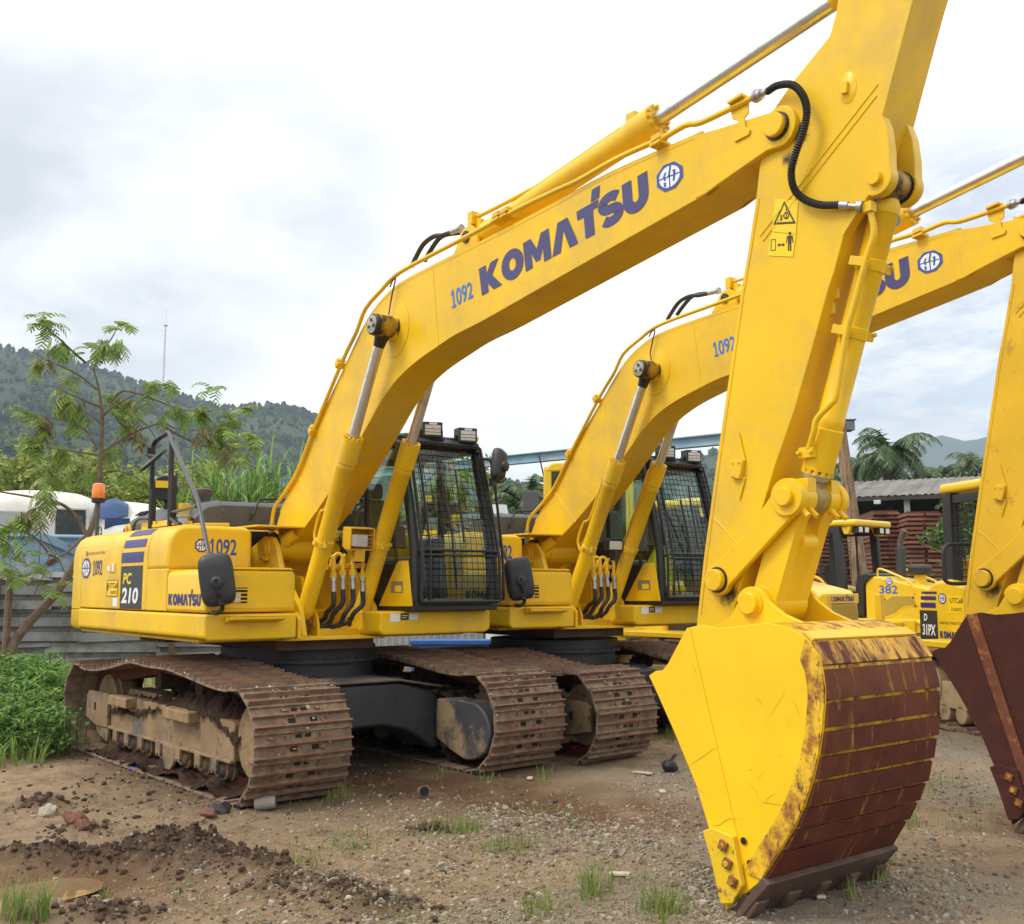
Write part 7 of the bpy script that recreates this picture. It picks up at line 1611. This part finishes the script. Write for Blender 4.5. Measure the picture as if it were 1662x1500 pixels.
for pts, dd in BR:
    k = len(pts); m.tube(catmull([zt(x, y, dd * i / k) for i, (x, y) in enumerate(pts)], 4), [.019 - .013 * i / ((k - 1) * 4) for i in range((k - 1) * 4 + 1)], 6)
m.tube(catmull([tpx(0, 798, -.6), tpx(61, 808, -.4), tpx(102, 818, -.2), tpx(127, 838, 0), tpx(146, 868, 0)], 4), [.012 + .02 * i / 16 for i in range(17)], 6)
m.tube(catmull([tpx(146, 868), tpx(100, 905, -.2), tpx(60, 870, -.4), tpx(0, 850, -.5)], 4), [.02 - .012 * i / 12 for i in range(13)], 6)
for (a, b) in (((64, 812), (72, 930)), ((66, 850), (110, 920)), ((70, 862), (40, 890)), ((88, 900), (62, 975)), ((78, 880), (118, 935))): m.tube(catmull([tpx(*a, -.3), tpx((a[0] + b[0]) / 2 + 4, (a[1] + b[1]) / 2, -.3), tpx(*b, -.3)], 4), .006, 4)
m.build('trunk', bark, TR)
CL = [(215, 175, 1), (250, 215, 1), (340, 330, 0), (230, 430, 2), (395, 545, 1), (430, 690, 0), (400, 640, 0), (500, 720, 2), (140, 770, 1), (235, 810, 2), (190, 930, 0), (260, 990, 1), (400, 985, 0), (560, 370, 1), (640, 320, 0), (735, 215, 1), (720, 300, 0), (700, 645, 1), (780, 690, 0), (845, 700, 2), (735, 790, 1), (785, 830, 0), (860, 910, 2), (960, 635, 1), (1110, 740, 0), (1010, 580, 1), (1330, 640, 1), (1320, 760, 1), (1300, 890, 2), (1420, 850, 1), (1470, 830, 1), (1400, 930, 0), (1480, 1000, 2), (1440, 900, 1), (1610, 925, 1), (1560, 1030, 1), (740, 985, 0), (1530, 750, 1), (1245, 760, 0), (330, 1170, 0), (820, 1190, 1), (600, 1130, 0), (480, 800, 0)]
CLP = [zt(x, y, random.uniform(-.5, .5)) for x, y, k in CL]; CLK = [k for _, _, k in CL]
for u, v, k in ((15, 925, 1), (20, 880, 0), (75, 800, 0), (60, 830, 2), (50, 945, 1), (90, 965, 1), (22, 860, 1), (35, 842, 0), (55, 915, 1)): CLP.append(tpx(u, v, -.4)); CLK.append(k)
m = MB(); rg = random.Random(77)
for c, kind in zip(CLP, CLK):
    for i in range(rg.randint(5, 8)):
        a = rg.uniform(0, 6.3); d = Vector((math.cos(a), math.sin(a), 0)); L0 = rg.uniform(.20, .40); q = c + Vector((rg.uniform(-.10, .10), rg.uniform(-.10, .10), rg.uniform(-.02, .12))); ang = rg.uniform(-.2, .9) if kind == 1 else rg.uniform(-.9, .2); n = 7; pr = q.copy()
        for k in range(n):
            nx = pr + (d * math.cos(ang) + Vector((0, 0, math.sin(ang)))) * L0 / n; ang = max(-1.5, ang - rg.uniform(.16, .34)); tt = (nx - pr).normalized(); sd = tt.cross(Vector((0, 0, 1)))
            sd = sd.normalized() if sd.length > 1e-3 else Vector((1, 0, 0)); wd = .045 + .075 * math.sin(math.pi * (k + .5) / n)
            mi = (3 if rg.random() < .6 else 4) if (kind == 2 and rg.random() < .6) else rg.choices((0, 1, 2), (4, 4, 2))[0]
            for sg in (-1, 1):
                e = pr + sd * sg * wd * rg.uniform(.7, 1.1) + tt * .045 + Vector((0, 0, -.025 - .05 * (kind != 1))); m.add([pr, pr + tt * .030, e + tt * .016, e - tt * .012], [(0, 1, 2, 3)], mi)
            pr = nx
m.build('crown', [leafy('feathery_leaf', (.16, .27, .045)), leafy('feathery_leaf_light', (.27, .38, .08)), leafy('feathery_leaf_olive', (.19, .20, .05)), leafy('seed_pod_brown', (.16, .085, .05)), leafy('seed_pod_green', (.19, .18, .05))], TR, smooth=0, recalc=False)

# ================================================================== BULLDOZERS
dzy = mat('dozer_yellow', (.78, .50, .015), .38, var=(2.5, .06), dirt=((.45, .27, .05), 3, .62, .85, .6), bump=(14, .05, .01), coat=.15)
def dozer(label, x, y, rz, decals):
    D = empty('bulldozer', (x, y, 0), rz); tag(D, label, 'bulldozer', 'bulldozers parked in the back rows')
    for s in (-1, 1):
        b = MB(); n = 44; pth = []
        for i in range(n):
            t = i / n * 2 * math.pi; pth.append(Vector((1.12 * math.copysign(abs(math.cos(t)) ** .6, math.cos(t)) - .05, 0, .43 + .40 * math.copysign(abs(math.sin(t)) ** .8, math.sin(t)))))
        for i in range(n):
            p = pth[i]; t = (pth[(i + 1) % n] - pth[i - 1]).normalized(); L_ = (pth[(i + 1) % n] - p).length; rot = Matrix((t, Vector((0, 1, 0)), t.cross(Vector((0, 1, 0))))).transposed()
            b.box((p.x, s * .90, p.z), (L_ * .94, .62, .03), rot); b.box(p + rot @ Vector((.02, s * .90, .03)), (.02, .60, .05), rot)
        b.build('crawler_track', shoe_m, D)
        b = MB(); b.bb((-.85, s * .72, .22), (.80, s * 1.08, .50)); b.cyl((.78, s * .75, .43), (.78, s * 1.06, .43), .30, n=22); b.cyl((-.88, s * .78, .45), (-.88, s * 1.10, .45), .27, n=22)
        for i in range(5): b.cyl((-.6 + i * .3, s * .74, .17), (-.6 + i * .3, s * 1.08, .17), .10, n=12)
        b.build('track_frame', mat('dusty_beige_frame', (.38, .29, .16), .8, var=(4, .2), dirt=((.14, .085, .05), 5, .55, .7, .9)), D, bevel=.012)
    b = MB(); b.bb((-1.25, -.50, .45), (1.15, .50, .98)); b.build('main_frame', dzy, D, bevel=.03)
    hp_ = [(.22, .95), (.22, 1.60), (.34, 1.70), (.50, 1.70), (1.50, 1.47), (1.585, 1.38), (1.60, .80), (1.20, .72)]
    b = MB(); b.prism(hp_, -.46, .46, 'y'); HD = b.build('hood', dzy, D, bevel=.045, seg=3)
    b = MB(); b.prism([(-.02, 1.0), (.10, 1.72), (.30, 1.76), (.40, 1.72), (.22, 1.55), (.20, 1.0)], -.50, .50, 'y'); b.build('dashboard', mat('dozer_black', (.022, .022, .024), .5), HD, bevel=.025)
    for s in (-1, 1):
        b = MB(); b.prism([(.50, 1.05), (.56, 1.24), (.74, 1.36), (1.12, 1.36), (1.16, 1.22), (.94, 1.20), (.78, 1.08), (.62, 1.02)], s * .4615, s * .472, 'y'); b.build('vent_panel', mat('olive_mesh', (.38, .27, .03), .6, bump=(160, .5, .004)), HD, bevel=.01)
        b = MB(); b.prism([(.47, 1.0), (.535, 1.26), (.73, 1.39), (1.15, 1.39), (1.20, 1.20), (.95, 1.175), (.80, 1.05), (.64, .985)], s * .4605, s * .467, 'y'); b.build('vent_frame', dzy, HD, bevel=.008)
        for px_, pz_ in ((.55, 1.04), (.60, 1.30), (1.12, 1.34), (1.15, 1.20)):
            b = MB(); b.cyl((px_, s * .46, pz_), (px_, s * .478, pz_), .016, n=8); b.build('panel_bolt', rust, HD)
        b = MB(); b.tube(catmull([(.46, s * .40, 1.58), (.46, s * .42, 1.78), (.54, s * .42, 1.82), (.95, s * .44, 1.66), (1.08, s * .46, 1.58), (1.14, s * .46, 1.40)], 4), .020, 8); b.build('grab_rail', dzy, HD)
        b = MB(); b.tube(catmull([(1.30, s * .47, 1.12), (1.40, s * .53, 1.15), (1.46, s * .53, 1.05), (1.52, s * .50, .90)], 4), .022, 8); b.cyl((1.33, s * .45, 1.15), (1.33, s * .56, 1.15), .06, n=12); b.build('lift_arm', dzy, HD)
    b = MB(); b.bb((1.601, -.36, .85), (1.63, .36, 1.30)); GR = b.build('radiator_grille', mat('olive_mesh', (.38, .27, .03), .6), HD, bevel=.01)
    b = MB(); b.bb((1.595, -.40, 1.31), (1.625, .40, 1.43)); PL = b.build('name_plate', dzy, HD, bevel=.006)
    b = MB(); film(b, KOM, [Vector((1.627, -.28, 1.335)), Vector((1.627, .28, 1.335)), Vector((1.627, .28, 1.395)), Vector((1.627, -.28, 1.395))], (0, 0, 0)); b.build('front_lettering', blue_d, PL, smooth=0)
    b = MB(); b.tube([(.60, .12, 1.6), (.60, .12, 2.18)], .085, 14); ES = b.build('exhaust_guard', mat('perforated_black', (.045, .045, .048), .55, bump=(120, 1.0, .01)), HD)
    b = MB(); b.tube([(.60, .12, 2.16), (.60, .12, 2.30), (.66, .12, 2.44), (.70, .12, 2.50)], [.055, .055, .06, .06], 12); b.build('exhaust_pipe', mat('brown_exhaust', (.10, .05, .035), .75), ES)
    b = MB(); b.cyl((1.02, -.02, 1.48), (1.02, -.02, 1.74), .10, n=16); PC = b.build('air_intake', dzy, HD)
    b = MB(); b.steps((1.02, -.02, 1.72), (1.02, -.02, 1.90), [(0, .12), (.15, .19), (.7, .20), (.9, .17), (1, .08)], 20); b.build('precleaner', mat('dull_black_cap', (.03, .028, .028), .6), PC)
    CS = Matrix.Translation((-.22, 0, 0))
    b = MB()
    for s in (-1, 1):
        b.bb((-.88, s * .66, .95), (-.72, s * .54, 2.58)); b.prism([(.06, 1.0), (.22, 1.0), (.10, 2.58), (-.04, 2.58)], s * .66, s * .56, 'y'); b.bb((-.85, s * .64, .90), (.12, s * .58, 1.30)); b.bb((-.72, s * .635, 2.46), (.0, s * .585, 2.56)); b.tube([(-.30, s * .62, 1.3), (-.34, s * .62, 2.5)], .02, 6)
    b.bb((-.86, -.60, .95), (-.80, .60, 1.35)); CBF = b.xform(CS).build('cab_frame', mat('dozer_black', (.022, .022, .024), .5), D, bevel=.008)
    b = MB(); rp = [(-.95, -.66), (.18, -.66), (.42, -.58), (.42, .58), (.18, .66), (-.95, .66)]; b.prism(rp, 2.58, 2.70, 'z'); RF = b.xform(CS).build('cab_roof', dzy, CBF, bevel=.05, seg=3)
    for y0_ in (-.60, .40):
        b = MB(); b.prism([(.10, 2.575), (.16, 2.44), (.24, 2.44), (.30, 2.575)], y0_, y0_ + .20, 'y'); b.xform(CS).build('roof_bracket', dzy, RF, bevel=.01)
    for yy in (-.45, -.25, .25, .45):
        b = MB(); b.box((.34, yy, 2.52), (.12, .15, .12)); b.box((.405, yy, 2.52), (.012, .12, .09), mi=1); b.xform(CS).build('roof_lamp', [mat('dozer_black', (.022, .022, .024), .5), lens_m], RF, bevel=.01)
    b = MB()
    for i in range(13): b.tube([(-.805, -.58 + i * .0967, 1.35), (-.805, -.58 + i * .0967, 2.55)], .005, 4)
    for i in range(15): b.tube([(-.805, -.6, 1.38 + i * .083), (-.805, .6, 1.38 + i * .083)], .005, 4)
    for s in (-1, 1):
        for i in range(5): b.tube([(-.78 + i * .08, s * .62, 1.3), (-.78 + i * .08, s * .62, 2.55)], .005, 4)
        for i in range(15): b.tube([(-.80, s * .62, 1.33 + i * .085), (-.46, s * .62, 1.33 + i * .085)], .005, 4)
    b.xform(CS).build('cab_mesh', mat('dozer_black', (.022, .022, .024), .5), CBF)
    b = MB(); b.box((-.38, 0, 1.28), (.50, .50, .16)); b.box((-.62, 0, 1.62), (.14, .48, .62), Matrix.Rotation(R(-8), 3, 'Y'))
    for z in (.98, 1.05, 1.12, 1.19): b.cyl((-.36, 0, z), (-.36, 0, z + .05), .24, n=18)
    b.build('operator_seat', mat('seat_black', (.02, .02, .021), .55), D, bevel=.03)
    for s in (-1, 1):
        b = MB(); b.bb((-.75, s * .38, 1.28), (-.05, s * .56, 1.44)); b.build('armrest', mat('grey_armrest', (.10, .105, .11), .5), D, bevel=.02)
        b = MB(); b.bb((-.95, s * .50, .86), (.95, s * 1.18, .93)); b.build('fender', dzy, D, bevel=.012)
    tp_ = [(-.62, .82), (-.62, 1.52), (-.98, 1.60), (-1.25, 1.58), (-1.45, 1.46), (-1.55, 1.28), (-1.58, .90), (-1.50, .80)]
    b = MB(); b.prism(tp_, -.72, .72, 'y'); TK = b.build('rear_tank', dzy, D, bevel=.06, seg=3)
    b = MB(); b.cyl((-1.12, -.40, 1.55), (-1.12, -.40, 1.80), .075, n=14); b.steps((-1.12, -.40, 1.78), (-1.12, -.40, 1.82), [(0, .10), (1, .10)], 14); b.build('tank_filler', dzy, TK)
    b = MB(); pts = [(2.14, .12), (2.06, .25), (2.02, .50), (2.05, .78), (2.14, .95), (2.20, .95), (2.11, .78), (2.08, .50), (2.12, .25), (2.20, .12)]; b.prism(pts, -1.45, 1.45, 'y'); BL = b.build('blade', mat('dozer_blade', (.62, .42, .04), .5, var=(3, .12), dirt=((.22, .13, .06), 3, .5, .72, .8)), D, bevel=.008)
    b = MB(); b.bb((1.90, -1.42, .86), (2.10, 1.42, .93)); b.build('blade_top', dzy, BL, bevel=.01)
    for yy in (-.80, .42):
        b = MB(); b.bb((1.86, yy - .05, .93), (1.94, yy + .05, 1.42)); b.build('sight_post', dzy, BL, bevel=.006)
    for s in (-1, 1):
        b = MB(); b.bb((.4, s * .52, .40), (2.05, s * .66, .58)); b.tube([(1.2, s * .55, .95), (1.95, s * .50, .62)], .05, 10); b.build('push_arm', dzy, D, bevel=.012)
    if decals == 'number':
        for s in (-1,):
            b = MB(); film(b, text_shape('382', .015), [Vector((.50, -.464, 1.40)), Vector((.84, -.464, 1.40)), Vector((.84, -.464, 1.545)), Vector((.50, -.464, 1.545))], (0, 0, 0)); b.build('hood_number', mat('mid_blue_number', (.02, .14, .50), .45), HD, smooth=0)
            b = MB(); emblem(b, [Vector((.625, -.464, 1.555)), Vector((.755, -.464, 1.555)), Vector((.755, -.464, 1.665)), Vector((.625, -.464, 1.665))], (0, -.001, 0)); b.build('hood_emblem', [blue_e, white_e], HD, smooth=0)
    if decals == 'model':
        yk = -.7225
        def qk(x0, z0, x1, z1): return [Vector((x0, yk, z0)), Vector((x1, yk, z0)), Vector((x1, yk, z1)), Vector((x0, yk, z1))]
        b = MB(); film(b, RECT, qk(-1.555, .90, -1.20, 1.24), (0, 0, 0)); film(b, text_shape('D', .03, .1), qk(-1.47, 1.12, -1.40, 1.20), (0, -.001, 0), 1); film(b, text_shape('31PX', .03, .1), qk(-1.51, .95, -1.24, 1.08), (0, -.001, 0), 1); b.build('model_label', [black_l, white_e], TK, smooth=0)
        b = MB()
        for z0, z1, xx in ((1.27, 1.33, 0), (1.36, 1.405, .012), (1.43, 1.46, .03)): film(b, RECT, qk(-1.53 + xx, z0, -1.22 + xx, z1), (0, 0, 0))
        b.build('tank_stripe', blue_d, TK, smooth=0); b = MB(); film(b, KOM, qk(-1.16, .93, -.70, 1.01), (0, 0, 0)); b.build('side_lettering', blue_d, TK, smooth=0); b = MB(); emblem(b, qk(-1.16, 1.32, -1.01, 1.44), (0, -.001, 0), 0, 1); b.build('tank_emblem', [blue_d, white_e], TK, smooth=0)
        b = MB(); film(b, RECT, qk(-.98, 1.22, -.68, 1.42), (0, 0, 0), 1); film(b, text_shape('UTCall', .02), qk(-.94, 1.33, -.70, 1.39), (0, -.001, 0)); film(b, text_shape('1500072', .01), qk(-.92, 1.24, -.72, 1.28), (0, -.001, 0)); film(b, text_shape('UNITED TRACTORS', .012), qk(-1.16, 1.09, -.70, 1.12), (0, 0, 0)); b.build('owner_print', [brown_l, label_y], TK, smooth=0)
    return D
dozer('yellow bulldozer nose and blade just right of the nearest bucket linkage', -.50, 6.75, R(3), None)
dozer('yellow bulldozer with a black exhaust and the blue number 382 on its hood', -1.95, 12.2, R(2), 'number')
D3 = dozer('yellow bulldozer with orange roof beacon and black D 31PX label at the right edge', 3.72, 7.0, R(-28), 'model')
b = MB(); b.steps((-.55, -.35, 2.70), (-.55, -.35, 2.82), [(0, .075), (.8, .07), (1, .05)], 18); b.build('beacon', orange_m, [c for c in D3.children if c.name.startswith('cab_frame')][0])
b = MB(); b.tube(catmull([(-.62, -.66, 1.55), (-.62, -.95, 1.56), (-.62, -.98, 1.70), (-.62, -.96, 1.95), (-.62, -.80, 1.98), (-.62, -.66, 1.98)], 4), .022, 8); b.box((-.60, -.85, 1.72), (.03, .10, .22)); b.build('side_mirror_rail', mat('dozer_black', (.022, .022, .024), .5), D3)
# yellow machine behind the second excavator
Mw = facing(925, 15.9); WL = empty('yellow_machine'); tag(WL, 'yellow machine with a tall cab, mostly hidden behind the second excavator boom', 'machine'); H_ = hgt(751, 15.9)
b = MB(); x0 = (882 - 925) / FPX * 15.9
b.bb((x0, 0, 1.0), (x0 + .12, .12, H_ - .06)); b.bb((x0 + 1.25, 0, 1.0), (x0 + 1.37, .12, H_ - .06)); b.bb((x0, .0, 1.0), (x0 + 1.37, 1.3, 2.0)); b.bb((x0 + .02, 1.2, 1.0), (x0 + .12, 1.3, H_ - .06)); b.bb((x0 + 1.25, 1.2, 1.0), (x0 + 1.35, 1.3, H_ - .06)); b.xform(Mw).build('cab', dzy, WL, bevel=.02)
b = MB(); b.prism([(x0 - .005, H_ - .14), (x0 + .09, H_ - .03), (x0 + .16, H_), (x0 + 1.24, H_), (x0 + 1.375, H_ - .14)], -.01, 1.31, 'y'); b.xform(Mw).build('cab_roof', dzy, WL, bevel=.03)
b = MB(); b.bb((x0 + .125, .04, 2.0), (x0 + 1.245, .06, H_ - .14)); b.bb((x0 + .04, .13, 2.0), (x0 + .06, 1.19, H_ - .14)); b.xform(Mw).build('window', dglass, WL)
b = MB(); b.bb((x0 - .1, -.4, .5), (x0 + 1.5, 2.6, 1.0)); b.xform(Mw).build('body', dzy, WL, bevel=.03)
for xx in (x0 + .0, x0 + 1.4):
    for yy in (0, 1.9):
        b = MB(); b.cyl((xx - .2, yy, .55), (xx + .2, yy, .55), .55, n=24); b.xform(Mw).build('wheel', rubber, WL, bevel=.04)
b = MB(); c = Vector(((861 - 925) / FPX * 15.9, .0, hgt(813, 15.9))); b.box(c, (.24, .06, .30)); b.tube([c + Vector((.05, 0, 0)), Vector((x0 + .05, .05, 2.35))], .02, 6); b.xform(Mw).build('wing_mirror', greyp, WL, bevel=.03)
b = MB(); b.tube([(x0, .1, H_ - .2), (x0 - .07, .1, H_ + .12)], .012, 5); b.xform(Mw).build('aerial', blackp, WL)
b = MB(); p = far(807, 30); b.steps(p, Vector((p.x, p.y, hgt(820, 30))), [(0, .30), (.02, .32), (.94, .32), (1, .28)], 22); o = b.build('water_tank', white_e); tag(o, 'white upright water tank seen left of the second excavator hood', 'tank')
b = MB(); p = far(845, 34); 
for i in range(1): b.ball((p.x, p.y, .5), 2.2, 16, 8, 0, (1.3, 1.3, .62))
b.v = [tuple(Vector(q) + mnoise.noise_vector(Vector(q) * 1.2) * .25) for q in b.v]
o = b.build('earth_heap', mat('dry_earth', (.30, .22, .14), .95, var=(2, .25)), smooth=60); tag(o, 'heap of pale earth far behind between the two excavators', 'earth heap')

# ================================================================== AIR
b = MB(); b.bb((-3400, -3400, -1.5), (3400, 3400, 345)); hz = b.build('haze', [], smooth=0); tag(hz, kind='stuff')
hm = bpy.data.materials.new('air'); hm.use_nodes = True; nt = hm.node_tree; nt.nodes.clear(); ou = nt.nodes.new('ShaderNodeOutputMaterial'); pv = nt.nodes.new('ShaderNodeVolumePrincipled')
pv.inputs['Color'].default_value = (.68, .82, 1.0, 1); pv.inputs['Density'].default_value = HAZE; pv.inputs['Anisotropy'].default_value = 0.2
nt.links.new(pv.outputs[0], ou.inputs['Volume']); hz.data.materials.clear(); hz.data.materials.append(hm)
